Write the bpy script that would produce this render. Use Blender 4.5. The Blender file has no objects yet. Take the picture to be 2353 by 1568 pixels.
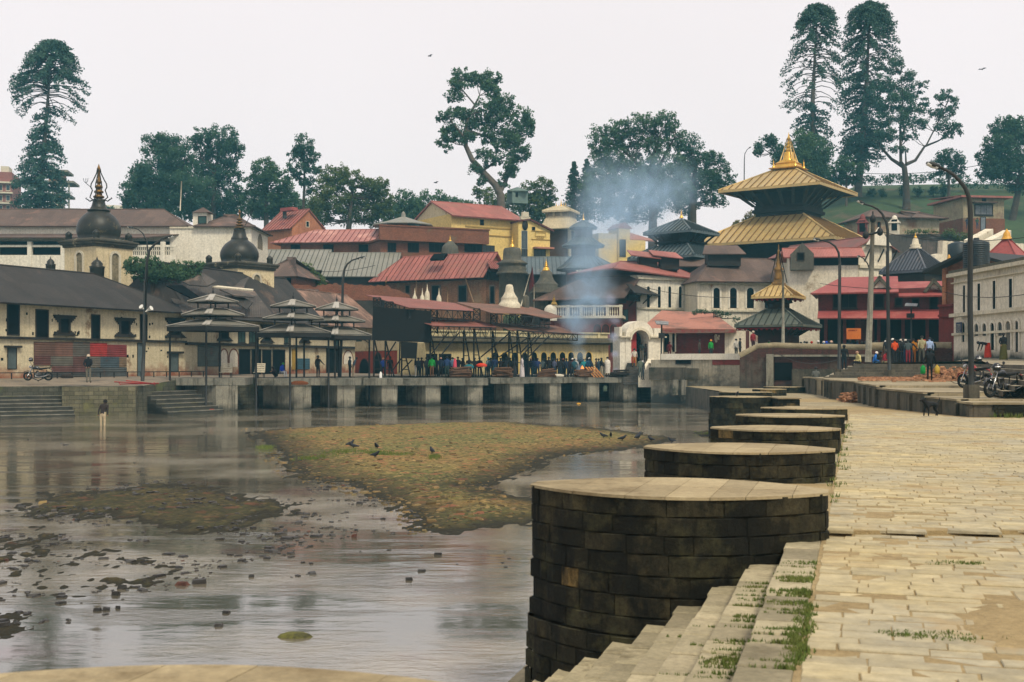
import bpy,math,random
from mathutils import Vector,Matrix
random.seed(7)
R=math.radians
F=2800.0
E=3.5
HY=832.0
sc=bpy.context.scene
C=sc.collection
cam=bpy.data.cameras.new('camera');co=bpy.data.objects.new('camera',cam);C.objects.link(co)
co.location=(0,0,E);co.rotation_euler=(R(90),0,0)
cam.sensor_width=36;cam.lens=F/2353*36;cam.shift_y=(HY-784)/2353
cam.clip_start=0.2;cam.clip_end=3000
cam.dof.use_dof=True;cam.dof.focus_distance=55;cam.dof.aperture_fstop=4.5
sc.camera=co
SUN_EL,SUN_AZ=52,150
w=bpy.data.worlds.new('World');sc.world=w;w.use_nodes=True
nt=w.node_tree;nt.nodes.clear()
out=nt.nodes.new('ShaderNodeOutputWorld');bg=nt.nodes.new('ShaderNodeBackground')
sky=nt.nodes.new('ShaderNodeTexSky');sky.sky_type='NISHITA';sky.sun_disc=False
sky.sun_elevation=R(SUN_EL);sky.sun_rotation=R(SUN_AZ);sky.dust_density=5;sky.air_density=1
mx=nt.nodes.new('ShaderNodeMix');mx.data_type='RGBA';mx.inputs[0].default_value=0.90
tcw=nt.nodes.new('ShaderNodeTexCoord');nzw=nt.nodes.new('ShaderNodeTexNoise');nzw.inputs['Scale'].default_value=2.2
nzw.inputs['Detail'].default_value=4
rpw=nt.nodes.new('ShaderNodeValToRGB')
rpw.color_ramp.elements[0].position=0.3;rpw.color_ramp.elements[0].color=(8.1,7.45,7.35,1)
rpw.color_ramp.elements[1].position=0.75;rpw.color_ramp.elements[1].color=(8.6,7.95,7.9,1)
nt.links.new(tcw.outputs['Generated'],nzw.inputs['Vector']);nt.links.new(nzw.outputs['Fac'],rpw.inputs[0])
nt.links.new(sky.outputs[0],mx.inputs[6]);nt.links.new(rpw.outputs[0],mx.inputs[7])
nt.links.new(mx.outputs[2],bg.inputs[0]);bg.inputs[1].default_value=0.10
nt.links.new(bg.outputs[0],out.inputs[0])
sd=bpy.data.lights.new('sun','SUN');sd.energy=2.4;sd.angle=R(12);sd.color=(1,.90,.72)
so=bpy.data.objects.new('sun',sd);C.objects.link(so)
so.rotation_euler=(R(90-SUN_EL),0,R(-SUN_AZ+180));so.location=(30,-40,60)
sc.view_settings.view_transform='Standard';sc.view_settings.look='None'
sc.view_settings.exposure=0.34;sc.view_settings.gamma=1
sc.cycles.max_bounces=6;sc.cycles.volume_bounces=1;sc.cycles.diffuse_bounces=3;sc.cycles.transparent_max_bounces=16
def P(px,py,Y):return Vector(((px-1176.5)/F*Y,Y,E+(HY-py)/F*Y))
def X(px,Y):return(px-1176.5)/F*Y
def zz(py,Y):return E+(HY-py)/F*Y
def zc(ox,oy,k):return lambda x,y:((ox+x/k)*.61276,(oy+y/k)*.61276)
zA=zc(0,550,2.45);zB=zc(900,550,2.45);zC=zc(1800,550,2.45);zT=zc(2640,550,3.92)
zR=zc(3140,550,3.336);zL=zc(0,1050,2.751);zM=zc(600,1050,2.851);zN=zc(1350,1080,3.267)
zO=zc(1950,1080,3.016);zQ=zc(2600,950,2.852);zS=zc(3100,950,2.412);zF=zc(1900,1400,1.353)
zV=zc(1700,800,3.92);zU=zc(3050,780,2.978);zK=zc(850,950,3.92);zP=zc(3100,1230,5.8825)
zY=zc(3440,1150,3.92);zG=zc(1900,1250,3.922);zH=zc(1400,1250,4.706)
def lin(c):
 if isinstance(c,str):
  c=[int(c[i:i+2],16)/255 for i in(0,2,4)]
  return tuple(x/12.92 if x<=.04045 else((x+.055)/1.055)**2.4 for x in c)
 return tuple(c)
MATS={}
def _nodes(name):
 m=bpy.data.materials.new(name);m.use_nodes=True
 n=m.node_tree;b=n.nodes['Principled BSDF']
 return m,n,b
def N(n,t,**kw):
 o=n.nodes.new(t)
 for k,v in kw.items():
  if k in o.inputs:o.inputs[k].default_value=v
  else:setattr(o,k,v)
 return o
def mixc(n,fac,a,b,blend='MIX'):
 m=n.nodes.new('ShaderNodeMix');m.data_type='RGBA';m.blend_type=blend
 for sock,v in((m.inputs[0],fac),(m.inputs[6],a),(m.inputs[7],b)):
  if hasattr(v,'is_linked')or hasattr(v,'links'):n.links.new(v,sock)
  elif isinstance(v,(int,float)):sock.default_value=v
  else:sock.default_value=(*v[:3],1)
 return m.outputs[2]
def ramp(n,src,p0,p1,c0=(0,0,0),c1=(1,1,1)):
 r=n.nodes.new('ShaderNodeValToRGB');e=r.color_ramp.elements
 e[0].position=p0;e[1].position=p1;e[0].color=(*c0,1);e[1].color=(*c1,1)
 n.links.new(src,r.inputs[0]);return r.outputs[0]
def mat(name,col,col2=None,sc1=.6,rough=.85,stain=None,stain_sc=.5,stain_p=(.52,.66),streak=0,bump=.3,bsc=8,pat=None,metallic=0,spec=.3,attr=0,pcol=None,fine=.12,rise=None):
 """weathered surface: two-tone noise, blotchy stains, vertical run marks, a UV pattern, fine grain and bump"""
 if name in MATS:return MATS[name]
 m,n,b=_nodes(name);MATS[name]=m
 col=lin(col);col2=lin(col2)if col2 else tuple(c*.72 for c in col)
 tc=N(n,'ShaderNodeTexCoord');ob=tc.outputs['Object'];uv=tc.outputs['UV']
 nz=N(n,'ShaderNodeTexNoise',Scale=sc1,Detail=8,Roughness=.65);n.links.new(ob,nz.inputs['Vector'])
 c=mixc(n,ramp(n,nz.outputs['Fac'],.36,.64),col,col2)
 if fine:
  fz=N(n,'ShaderNodeTexNoise',Scale=sc1*14,Detail=6,Roughness=.7);n.links.new(ob,fz.inputs['Vector'])
  c=mixc(n,ramp(n,fz.outputs['Fac'],.3,.7),c,mixc(n,1.0,c,(1-fine*3,)*3,'MULTIPLY'))
 hgt=None
 if pat:
  kind=pat[0]
  if kind=='brick':
   _,bw,bh,mort=pat
   br=N(n,'ShaderNodeTexBrick');br.offset=.5
   br.inputs['Scale'].default_value=1;br.inputs['Brick Width'].default_value=bw;br.inputs['Row Height'].default_value=bh
   br.inputs['Mortar Size'].default_value=mort;br.inputs['Mortar Smooth'].default_value=.3
   br.inputs['Color1'].default_value=(1,1,1,1);br.inputs['Color2'].default_value=(.9,.9,.9,1)if pcol and sum(lin(pcol))>2 else(.55,.55,.55,1)
   br.inputs['Mortar'].default_value=(*(lin(pcol)if pcol else(.45,.42,.4)),1)
   dz=N(n,'ShaderNodeTexNoise',Scale=3,Detail=2);n.links.new(ob,dz.inputs['Vector'])
   va=N(n,'ShaderNodeVectorMath',operation='MULTIPLY_ADD');va.inputs[1].default_value=(.03,.03,0)
   n.links.new(dz.outputs['Color'],va.inputs[0]);n.links.new(uv,va.inputs[2])
   n.links.new(va.outputs[0],br.inputs['Vector'])
   c=mixc(n,.85,c,br.outputs['Color'],'MULTIPLY');hgt=br.outputs['Fac']
  else:
   _,per,dark,axis=pat
   sx=N(n,'ShaderNodeSeparateXYZ');n.links.new(uv,sx.inputs[0])
   mm=N(n,'ShaderNodeMath',operation='MULTIPLY');mm.inputs[1].default_value=2*math.pi/per
   n.links.new(sx.outputs[axis],mm.inputs[0])
   sn=N(n,'ShaderNodeMath',operation='SINE');n.links.new(mm.outputs[0],sn.inputs[0])
   ma=N(n,'ShaderNodeMath',operation='MULTIPLY_ADD');ma.inputs[1].default_value=.5;ma.inputs[2].default_value=.5
   n.links.new(sn.outputs[0],ma.inputs[0]);hgt=ma.outputs[0]
   mp=N(n,'ShaderNodeTexBrick');mp.offset=.5
   mp.inputs['Scale'].default_value=1;mp.inputs['Brick Width'].default_value=.9 if axis==0 else 2.4
   mp.inputs['Row Height'].default_value=2.4 if axis==0 else .9;mp.inputs['Mortar Size'].default_value=.008
   mp.inputs['Color1'].default_value=(1,1,1,1);mp.inputs['Color2'].default_value=(dark,)*3+(1,);mp.inputs['Mortar'].default_value=(.6,.6,.6,1)
   n.links.new(uv,mp.inputs['Vector'])
   c=mixc(n,.9,c,mp.outputs['Color'],'MULTIPLY')
 if attr:
  at=N(n,'ShaderNodeAttribute',attribute_name='tone')
  c=mixc(n,1.0,c,ramp(n,at.outputs['Fac'],0,1,(1-attr,)*3,(1+attr*.4,)*3),'MULTIPLY')
 if stain:
  sz=N(n,'ShaderNodeTexNoise',Scale=stain_sc,Detail=10,Roughness=.7);n.links.new(ob,sz.inputs['Vector'])
  sf=ramp(n,sz.outputs['Fac'],*stain_p)
  c=mixc(n,sf,c,lin(stain))
 if streak:
  mpg=N(n,'ShaderNodeMapping');mpg.inputs['Scale'].default_value=(5,5,.35);n.links.new(ob,mpg.inputs['Vector'])
  kz=N(n,'ShaderNodeTexNoise',Scale=.9,Detail=7,Roughness=.7);n.links.new(mpg.outputs[0],kz.inputs['Vector'])
  c=mixc(n,mixc(n,1.0,ramp(n,kz.outputs['Fac'],.5,.68),(streak,)*3,'MULTIPLY'),c,(.035,.03,.022))
 if rise:
  z0,hh,rc=rise
  sx2=N(n,'ShaderNodeSeparateXYZ');n.links.new(ob,sx2.inputs[0])
  dz2=N(n,'ShaderNodeTexNoise',Scale=1.3,Detail=6);n.links.new(ob,dz2.inputs['Vector'])
  m1=N(n,'ShaderNodeMath',operation='MULTIPLY_ADD');m1.inputs[1].default_value=-hh*2.4;n.links.new(dz2.outputs['Fac'],m1.inputs[0])
  n.links.new(sx2.outputs['Z'],m1.inputs[2])
  rr=ramp(n,N2(n,m1.outputs[0],z0-hh*1.2,hh*1.3),0,1)
  c=mixc(n,rr,lin(rc),c)
 n.links.new(c,b.inputs['Base Color'])
 b.inputs['Roughness'].default_value=rough;b.inputs['Metallic'].default_value=metallic
 b.inputs['Specular IOR Level'].default_value=spec
 if bump:
  bz=N(n,'ShaderNodeTexNoise',Scale=bsc,Detail=6,Roughness=.65);n.links.new(ob,bz.inputs['Vector'])
  bp=N(n,'ShaderNodeBump',Strength=bump,Distance=.04);n.links.new(bz.outputs['Fac'],bp.inputs['Height'])
  last=bp
  if hgt is not None:
   bp2=N(n,'ShaderNodeBump',Strength=.7,Distance=.03 if pat[0]!='brick' else .02)
   bp2.invert=pat[0]=='brick'
   n.links.new(hgt,bp2.inputs['Height']);n.links.new(bp.outputs[0],bp2.inputs['Normal']);last=bp2
  n.links.new(last.outputs[0],b.inputs['Normal'])
 return m
def N2(n,src,lo,span):
 a=N(n,'ShaderNodeMath',operation='SUBTRACT');a.inputs[1].default_value=lo;n.links.new(src,a.inputs[0])
 d=N(n,'ShaderNodeMath',operation='DIVIDE');d.inputs[1].default_value=span;d.use_clamp=True;n.links.new(a.outputs[0],d.inputs[0])
 return d.outputs[0]
class MB:
 def __init__(s):s.v=[];s.f=[];s.mi=[];s.uv={};s.tone={};s.cur=0;s.t=None;s.smooth=set()
 def add(s,vs,fs,uvs=None,smooth=False):
  o=len(s.v);s.v+=[tuple(v)for v in vs]
  for i,f in enumerate(fs):
   k=len(s.f);s.f.append(tuple(o+j for j in f));s.mi.append(s.cur)
   if uvs is not None:s.uv[k]=uvs[i]
   if s.t is not None:s.tone[k]=s.t
   if smooth:s.smooth.add(k)
  return s
 def box(s,a,b):
  x0,y0,z0=a;x1,y1,z1=b
  return s.add([(x0,y0,z0),(x1,y0,z0),(x1,y1,z0),(x0,y1,z0),(x0,y0,z1),(x1,y0,z1),(x1,y1,z1),(x0,y1,z1)],[(0,3,2,1),(4,5,6,7),(0,1,5,4),(1,2,6,5),(2,3,7,6),(3,0,4,7)])
 def hexa(s,p):
  return s.add(p,[(0,3,2,1),(4,5,6,7),(0,1,5,4),(1,2,6,5),(2,3,7,6),(3,0,4,7)])
 def cbox(s,c,sx,sy,sz,rz=0,rx=0,ry=0):
  m=Matrix.Translation(Vector(c))@Matrix.Rotation(rz,4,'Z')@Matrix.Rotation(ry,4,'Y')@Matrix.Rotation(rx,4,'X')
  q=[(-1,-1,-1),(1,-1,-1),(1,1,-1),(-1,1,-1),(-1,-1,1),(1,-1,1),(1,1,1),(-1,1,1)]
  return s.hexa([m@Vector((a*sx/2,b*sy/2,c2*sz/2))for a,b,c2 in q])
 def prism(s,poly,z0,z1):
  n=len(poly);z0=z0 if callable(z0)else(lambda x,y,k=z0:k);z1=z1 if callable(z1)else(lambda x,y,k=z1:k)
  a=sum(poly[i][0]*poly[(i+1)%n][1]-poly[(i+1)%n][0]*poly[i][1]for i in range(n))
  if a<0:poly=poly[::-1]
  vs=[(x,y,z0(x,y))for x,y in poly]+[(x,y,z1(x,y))for x,y in poly]
  return s.add(vs,[tuple(range(n))[::-1],tuple(range(n,2*n))]+[(i,(i+1)%n,n+(i+1)%n,n+i)for i in range(n)])
 def slab(s,pts,th):
  pts=[Vector(p)for p in pts];nrm=Vector((0,0,0))
  for i in range(len(pts)):
   a,b=pts[i],pts[(i+1)%len(pts)];nrm+=a.cross(b)
  nrm.normalize()
  if nrm.z<0:pts=pts[::-1];nrm=-nrm
  n=len(pts);lo=[p-nrm*th for p in pts]
  return s.add(pts+lo,[tuple(range(n)),tuple(range(n,2*n))[::-1]]+[(i,n+i,n+(i+1)%n,(i+1)%n)for i in range(n)])
 def tube(s,pts,rad,n=8,cap=True,smooth=True,sq=(1,1)):
  pts=[Vector(p)for p in pts];rad=rad if isinstance(rad,(list,tuple))else[rad]*len(pts)
  rings=[];up=Vector((0,0,1));prev=None
  for i,p in enumerate(pts):
   d=(pts[min(i+1,len(pts)-1)]-pts[max(i-1,0)]).normalized()
   if prev is None:
    a=d.cross(up)if abs(d.z)<.95 else d.cross(Vector((0,1,0)))
   else:a=prev-d*prev.dot(d)
   a.normalize();prev=a;b=d.cross(a)
   rings.append([p+(a*math.cos(t)*sq[0]+b*math.sin(t)*sq[1])*rad[i]for t in[2*math.pi*k/n for k in range(n)]])
  vs=[v for r in rings for v in r];fs=[]
  for i in range(len(rings)-1):
   for k in range(n):fs.append((i*n+k,(i+1)*n+k,(i+1)*n+(k+1)%n,i*n+(k+1)%n)[::-1])
  if cap:fs.append(tuple(range(n)));fs.append(tuple(range((len(rings)-1)*n,len(rings)*n))[::-1])
  o=len(s.f);s.add(vs,fs)
  if smooth:
   for k in range(o,o+(len(rings)-1)*n):s.smooth.add(k)
  return s
 def lathe(s,prof,c,n=20,smooth=True,rot=0,sx=1,sy=1):
  cx,cy,cz=c;vs=[];fs=[];uvs=[]
  for r,z in prof:
   for k in range(n):
    t=rot+2*math.pi*k/n;vs.append((cx+r*sx*math.cos(t),cy+r*sy*math.sin(t),cz+z))
  m=len(prof);arc=0
  for i in range(m-1):
   d=math.hypot(prof[i+1][0]-prof[i][0],prof[i+1][1]-prof[i][1]);rr=max(prof[0][0],prof[i][0])
   for k in range(n):
    fs.append((i*n+k,i*n+(k+1)%n,(i+1)*n+(k+1)%n,(i+1)*n+k))
    u0,u1=rr*2*math.pi*k/n,rr*2*math.pi*(k+1)/n
    uvs.append([(u0,arc),(u1,arc),(u1,arc+d),(u0,arc+d)])
   arc+=d
  o=len(s.f);s.add(vs,fs,uvs)
  if smooth:
   for k in range(o,o+len(fs)):s.smooth.add(k)
  s.add([vs[k]for k in range(n)],[tuple(range(n))[::-1]]);s.add([vs[(m-1)*n+k]for k in range(n)],[tuple(range(n))])
  return s
 def square(s,prof,c,rot=0):
  return s.lathe([(r*math.sqrt(2),z)for r,z in prof],c,4,False,rot+math.pi/4)
 def build(s,name,mats,parent=None,loc=None,modify=None):
  me=bpy.data.meshes.new(name)
  loc=Vector(loc)if loc is not None else Vector((0,0,0))
  vs=[(x-loc.x,y-loc.y,z-loc.z)for x,y,z in s.v]if loc.length else s.v
  me.from_pydata(vs,[],s.f)
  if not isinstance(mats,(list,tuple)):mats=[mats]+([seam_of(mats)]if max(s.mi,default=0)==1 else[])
  for m in mats:me.materials.append(m)
  me.polygons.foreach_set('material_index',s.mi)
  sm=[k in s.smooth for k in range(len(s.f))];me.polygons.foreach_set('use_smooth',sm)
  ul=me.uv_layers.new(name='UVMap');data=[0.0]*(2*len(me.loops))
  for p in me.polygons:
   cu=s.uv.get(p.index)
   if cu is not None and len(cu)==p.loop_total:
    for j in range(p.loop_total):data[2*(p.loop_start+j)],data[2*(p.loop_start+j)+1]=cu[j]
   else:
    nn=p.normal
    if abs(nn.z)>.999:u=Vector((1,0,0));v=Vector((0,1,0))
    else:u=Vector((0,0,1)).cross(nn).normalized();v=nn.cross(u)
    for j in range(p.loop_total):
     q=s.v[me.loops[p.loop_start+j].vertex_index]
     data[2*(p.loop_start+j)]=u.x*q[0]+u.y*q[1]+u.z*q[2];data[2*(p.loop_start+j)+1]=v.x*q[0]+v.y*q[1]+v.z*q[2]
  ul.data.foreach_set('uv',data)
  if s.tone:
   at=me.attributes.new('tone','FLOAT','FACE')
   at.data.foreach_set('value',[s.tone.get(k,.5)for k in range(len(s.f))])
  me.update()
  o=bpy.data.objects.new(name,me);C.objects.link(o)
  if parent is not None:o.parent=parent
  else:o.location=loc
  if parent is not None and loc.length:o.location=loc
  return o
def thing(name,label,cat,loc=(0,0,0),group=None,rz=0):
 o=bpy.data.objects.new(name,None);C.objects.link(o);o.location=loc;o.rotation_euler=(0,0,rz)
 o.empty_display_size=.3
 o['label']=label;o['category']=cat
 if group:o['group']=group
 return o
def tag(o,label,cat,group=None,kind=None):
 o['label']=label;o['category']=cat
 if group:o['group']=group
 if kind:o['kind']=kind
 return o
def part(name,mb,m,root,label=None):
 """world-space mesh parented to a thing that may sit at an offset"""
 o=mb.build(name,m)
 o.parent=root
 p=root;off=Vector((0,0,0))
 while p is not None:off+=p.location;p=p.parent
 o.location=-off
 if label:o['label']=label
 return o
def clone(root,loc,rz=0,label=None,scale=1):
 def cp(o,par):
  c=o.copy();C.objects.link(c);c.parent=par
  for ch in o.children:cp(ch,c)
  return c
 r=cp(root,None);r.location=loc;r.rotation_euler=(0,0,rz);r.scale=(scale,)*3
 if label:r['label']=label
 return r
def fin(o,kind='structure'):
 o['kind']=kind;return o
def sstep(a,b,x):
 t=max(0,min(1,(x-a)/(b-a)));return t*t*(3-2*t)
def bankY(x):
 pts=[(-60,45),(-32,74),(-21.5,86),(-14,91),(8,108),(14,106),(17,92),(60,92)]
 for(x0,y0),(x1,y1)in zip(pts,pts[1:]):
  if x<=x1:return y0+(y1-y0)*max(0,(x-x0))/(x1-x0)
 return 92
def ground(x,y):
 b=bankY(x)
 if y<b:return E-2.4
 g=E-1.3
 u=1176.5+x/y*F
 far=110 if x<12 else 112
 g+=7.5*sstep(148,176,y)
 g+=5*sstep(176,205,y)
 h=sstep(1560,1980,u)
 wall=6.3*sstep(168,178,y)+20*sstep(184,262,y)
 g+=h*wall
 g+=(1-h)*3*sstep(190,260,y)
 return g
def below(Y):return 1.65+.40*sstep(22,62,Y)
def walk(Y):return E-below(Y)
from mathutils import noise as mn
M_pave=mat('paving_stone',(.53,.44,.24),(.41,.37,.26),.55,.9,stain=(.33,.235,.11),stain_sc=.8,stain_p=(.54,.70),bump=.35,bsc=14,attr=.2,fine=.13)
M_sand=mat('dry_sand',(.42,.32,.16),(.31,.23,.11),1.3,.95,stain=(.17,.12,.06),stain_sc=3,stain_p=(.55,.72),bump=.6,bsc=30)
M_step=mat('ghat_step_stone',(.45,.39,.25),(.33,.29,.18),1.6,.9,stain=(.09,.075,.04),stain_sc=1.5,stain_p=(.56,.75),bump=.5,bsc=16,attr=.32)
M_top=mat('pier_top_stone',(.44,.36,.21),(.34,.27,.15),1.2,.9,stain=(.12,.085,.04),stain_sc=1.1,stain_p=(.55,.7),bump=.4,bsc=14,attr=.3)
def stone_dark():
 m,n,b=_nodes('soot_dark_masonry')
 tc=N(n,'ShaderNodeTexCoord');ob=tc.outputs['Object']
 at=N(n,'ShaderNodeAttribute',attribute_name='tone')
 r=n.nodes.new('ShaderNodeValToRGB');e=r.color_ramp.elements
 for p,c in((.0,(.012,.012,.008)),(.45,(.030,.028,.018)),(.75,(.075,.064,.034))):
  k=e.new(p);k.color=(*c,1)
 e[0].color=(.016,.015,.011,1);e[-1].position=1;e[-1].color=(.30,.20,.075,1)
 n.links.new(at.outputs['Fac'],r.inputs[0])
 z=N(n,'ShaderNodeTexNoise',Scale=2.2,Detail=9,Roughness=.7);n.links.new(ob,z.inputs['Vector'])
 c=mixc(n,ramp(n,z.outputs['Fac'],.5,.72),r.outputs[0],(.10,.085,.045))
 mp=N(n,'ShaderNodeMapping');mp.inputs['Scale'].default_value=(2.6,2.6,1.1);n.links.new(ob,mp.inputs['Vector'])
 z2=N(n,'ShaderNodeTexNoise',Scale=1.0,Detail=8,Roughness=.7);n.links.new(mp.outputs[0],z2.inputs['Vector'])
 c=mixc(n,ramp(n,z2.outputs['Fac'],.44,.62),c,(.011,.012,.010))
 z3=N(n,'ShaderNodeTexNoise',Scale=26,Detail=8,Roughness=.8);n.links.new(ob,z3.inputs['Vector'])
 c=mixc(n,ramp(n,z3.outputs['Fac'],.35,.7,(.45,.45,.45),(1.9,1.8,1.6)),(0,0,0),c)if False else mixc(n,1.0,c,ramp(n,z3.outputs['Fac'],.35,.68,(.4,.4,.4),(1.0,1.0,.95)),'MULTIPLY')
 z4=N(n,'ShaderNodeTexNoise',Scale=1.3,Detail=10,Roughness=.75);n.links.new(ob,z4.inputs['Vector'])
 c=mixc(n,ramp(n,z4.outputs['Fac'],.52,.70),c,(.065,.062,.028))
 n.links.new(c,b.inputs['Base Color']);b.inputs['Roughness'].default_value=.93;b.inputs['Specular IOR Level'].default_value=.18
 bp=N(n,'ShaderNodeBump',Strength=.7,Distance=.03);n.links.new(z3.outputs['Fac'],bp.inputs['Height']);n.links.new(bp.outputs[0],b.inputs['Normal'])
 return m
M_dark=stone_dark()
M_grass=mat('grass_blades',(.075,.125,.02),(.13,.15,.035),3,.8,bump=0,fine=0)
EX=lambda y:-.35+.285*y
T2=Vector((.274,.962));N2d=Vector((-.962,.274))
O2=Vector((EX(0),0))
def ab(a,b):
 p=O2+T2*a-N2d*b;return p.x,p.y
rnd=random.Random(3)
mb=MB();a=3.6
while a<46:
 h=rnd.uniform(.15,.215)
 bmax=7.2 if a>22 else 5.2
 b=.02+rnd.uniform(-.0,.02)-0.0;off=rnd.uniform(0,.5)
 while b<bmax:
  wd=rnd.uniform(.20,.52)
  if b<.1:wd=rnd.uniform(.15,.4)
  x,y=ab(a+h/2,b+wd/2)
  ok=x<.50*y+1.6 and not(y>37.5 and x>14.2)and y<44
  if ok:
   z=walk(y)+rnd.uniform(-.007,.007)+(.05 if y>11.6 else 0)
   g=.005;q=[ab(a+g,b+g),ab(a+g,b+wd-g),ab(a+h-g,b+wd-g),ab(a+h-g,b+g)]
   j=[(px+rnd.uniform(-.006,.006),py+rnd.uniform(-.006,.006))for px,py in q]
   cx,cy=sum(p[0]for p in j)/4,sum(p[1]for p in j)/4
   ins=[(cx+(px-cx)*.975,cy+(py-cy)*.94)for px,py in j]
   tx,ty=rnd.uniform(-.008,.008),rnd.uniform(-.008,.008)
   mb.t=rnd.random()
   zt=[z+(px-cx)*tx+(py-cy)*ty for px,py in ins]
   vs=[(px,py,z-.03)for px,py in j]+[(px,py,zt[i]-.006)for i,(px,py)in enumerate(j)]+[(px,py,zt[i])for i,(px,py)in enumerate(ins)]
   mb.add(vs,[(8,9,10,11)]+[(i,(i+1)%4,4+(i+1)%4,4+i)for i in range(4)]+[(4+i,4+(i+1)%4,8+(i+1)%4,8+i)for i in range(4)])
  b+=wd
 a+=h
mb.t=None
fin(mb.build('paving_slabs',M_pave))
le=[(EX(y),y)for y in(2.5,6,11.6,11.601,14,18,24,30,37)]+[(12.2,56),(13.6,70),(14.2,80),(14.4,101)]
le=[(ab(0,0)[0]-.8,-2.6)]+le
mb=MB()
ri=[(max(.5*y+6,8),y)for x,y in le]
nseg=len(le)
for(l0,r0),(l1,r1)in zip(zip(le,ri),zip(le[1:],ri[1:])):
 K=6
 for k in range(K):
  p=lambda L,Rr,t:(L[0]+(Rr[0]-L[0])*t,L[1])
  q=[p(l0,r0,k/K),p(l0,r0,(k+1)/K),p(l1,r1,(k+1)/K),p(l1,r1,k/K)]
  mb.add([(x,y,walk(y)-.006+(.05 if y>11.6 else 0))for x,y in q],[(0,1,2,3)])
mb.cur=1
for A,B in zip(le,le[1:]):
 mb.add([(A[0],A[1],-1),(B[0],B[1],-1),(B[0],B[1],walk(B[1])-.018),(A[0],A[1],walk(A[1])-.018)],[(0,1,2,3)[::-1]])
fin(mb.build('walkway',[M_sand,mat('stained_concrete',(.13,.115,.085),(.07,.065,.05),.8,.95,streak=1.0,stain=(.03,.035,.025),stain_sc=.8,bump=.4)]))
M_pave2=mat('far_paving',(.46,.39,.24),(.36,.30,.18),.8,.9,stain=(.2,.15,.08),stain_sc=.5,pat=('brick',.8,.35,.012),pcol=(.35,.3,.22),bump=.3)
mb=MB()
for y0,y1 in((43,52),(52,62),(62,78),(78,99)):
 def lx(y):
  for(x0,a0),(x1,a1)in zip(le,le[1:]):
   if a0<=y<=a1:return x0+(x1-x0)*(y-a0)/(a1-a0)
  return 14.4
 mb.add([(lx(y0)+.1,y0,walk(y0)+.05),(24,y0,walk(y0)+.05),(24,y1,walk(y1)+.05),(lx(y1)+.1,y1,walk(y1)+.05)],[(0,1,2,3)])
fin(mb.build('far_paving',M_pave2))
def drift(pts,h,res=.12,seed=0):
 W=[P(px,py,F*1.64/(py-HY))for px,py in pts];W=[(p.x,p.y)for p in W]
 x0,x1=min(p[0]for p in W),max(p[0]for p in W);y0,y1=min(p[1]for p in W),max(p[1]for p in W)
 nx,ny=int((x1-x0+.6)/res),int((y1-y0+.6)/res)
 def sdist(x,y):return polyd(W,x,y)
 m=MB();idx={}
 for j in range(ny+1):
  for i in range(nx+1):
   x,y=x0-.3+i*res,y0-.3+j*res
   d=sdist(x,y)+.25*mn.noise((x*1.5,y*1.5,seed))+.1*mn.noise((x*5,y*5,seed))
   idx[i,j]=len(m.v);m.v.append((x,y,walk(y)+(.05 if y>11.6 else 0)-.012+max(-.01,min(h,d*.06))+.004*mn.noise((x*9,y*9,3))))
 for j in range(ny):
  for i in range(nx):
   k=len(m.f);m.f.append((idx[i,j],idx[i+1,j],idx[i+1,j+1],idx[i,j+1]));m.mi.append(0);m.smooth.add(k)
 return m
def polyd(W,x,y):
 ins=False;d=1e9;n=len(W)
 for i in range(n):
  ax,ay=W[i];bx,by=W[(i+1)%n]
  if(ay>y)!=(by>y)and x<(bx-ax)*(y-ay)/(by-ay)+ax:ins=not ins
  ex,ey=bx-ax,by-ay;t=max(0,min(1,((x-ax)*ex+(y-ay)*ey)/(ex*ex+ey*ey+1e-12)))
  d=min(d,math.hypot(x-ax-t*ex,y-ay-t*ey))
 return d if ins else-d
for i,(pts,h)in enumerate((([(2150,1395),(2260,1360),(2480,1340),(2500,1520),(2330,1500),(2190,1465),(2120,1430)],.035),([(1960,1239),(2100,1238),(2480,1236),(2480,1250),(2200,1254),(2020,1250)],.02),([(1850,1180),(1940,1120),(1960,1180),(1930,1226),(1900,1228)],.02))):
 fin(drift(pts,h,seed=i*7).build('sand',M_sand))
mb=MB()
for k in range(11):
 z=walk(5)+.0-.18*k;b1=-.30*k+.0;b0=b1-.30-(.02 if k else 0)
 a=2.6+rnd.uniform(0,.2)
 while a<36:
  L=rnd.uniform(.26,.62)
  mb.t=rnd.random()
  g=.010;e=rnd.uniform(-.015,.015);dz=rnd.uniform(-.008,.008)
  q=[ab(a+g,b0+e),ab(a+g,b1),ab(a+L-g,b1),ab(a+L-g,b0+e)]
  cx,cy=sum(p[0]for p in q)/4,sum(p[1]for p in q)/4
  ins=[(cx+(px-cx)*.95,cy+(py-cy)*.95)for px,py in q]
  vs=[(px,py,z-.2)for px,py in q]+[(px,py,z+dz-.012)for px,py in q]+[(px,py,z+dz)for px,py in ins]
  mb.add(vs,[(8,9,10,11)]+[(i,(i+1)%4,4+(i+1)%4,4+i)for i in range(4)]+[(4+i,4+(i+1)%4,8+(i+1)%4,8+i)for i in range(4)])
  a+=L
mb.t=None
fin(mb.build('river_steps',M_step))
mb=MB()
for k in range(11):
 z=walk(5)-.18*k-.03;q=[ab(2.6,-.30*k-.29),ab(2.6,.02),ab(37.5,.02),ab(37.5,-.30*k-.29)]
 mb.prism(q,z-.19,z)
fin(mb.build('river_step_core',M_sand))
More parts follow.
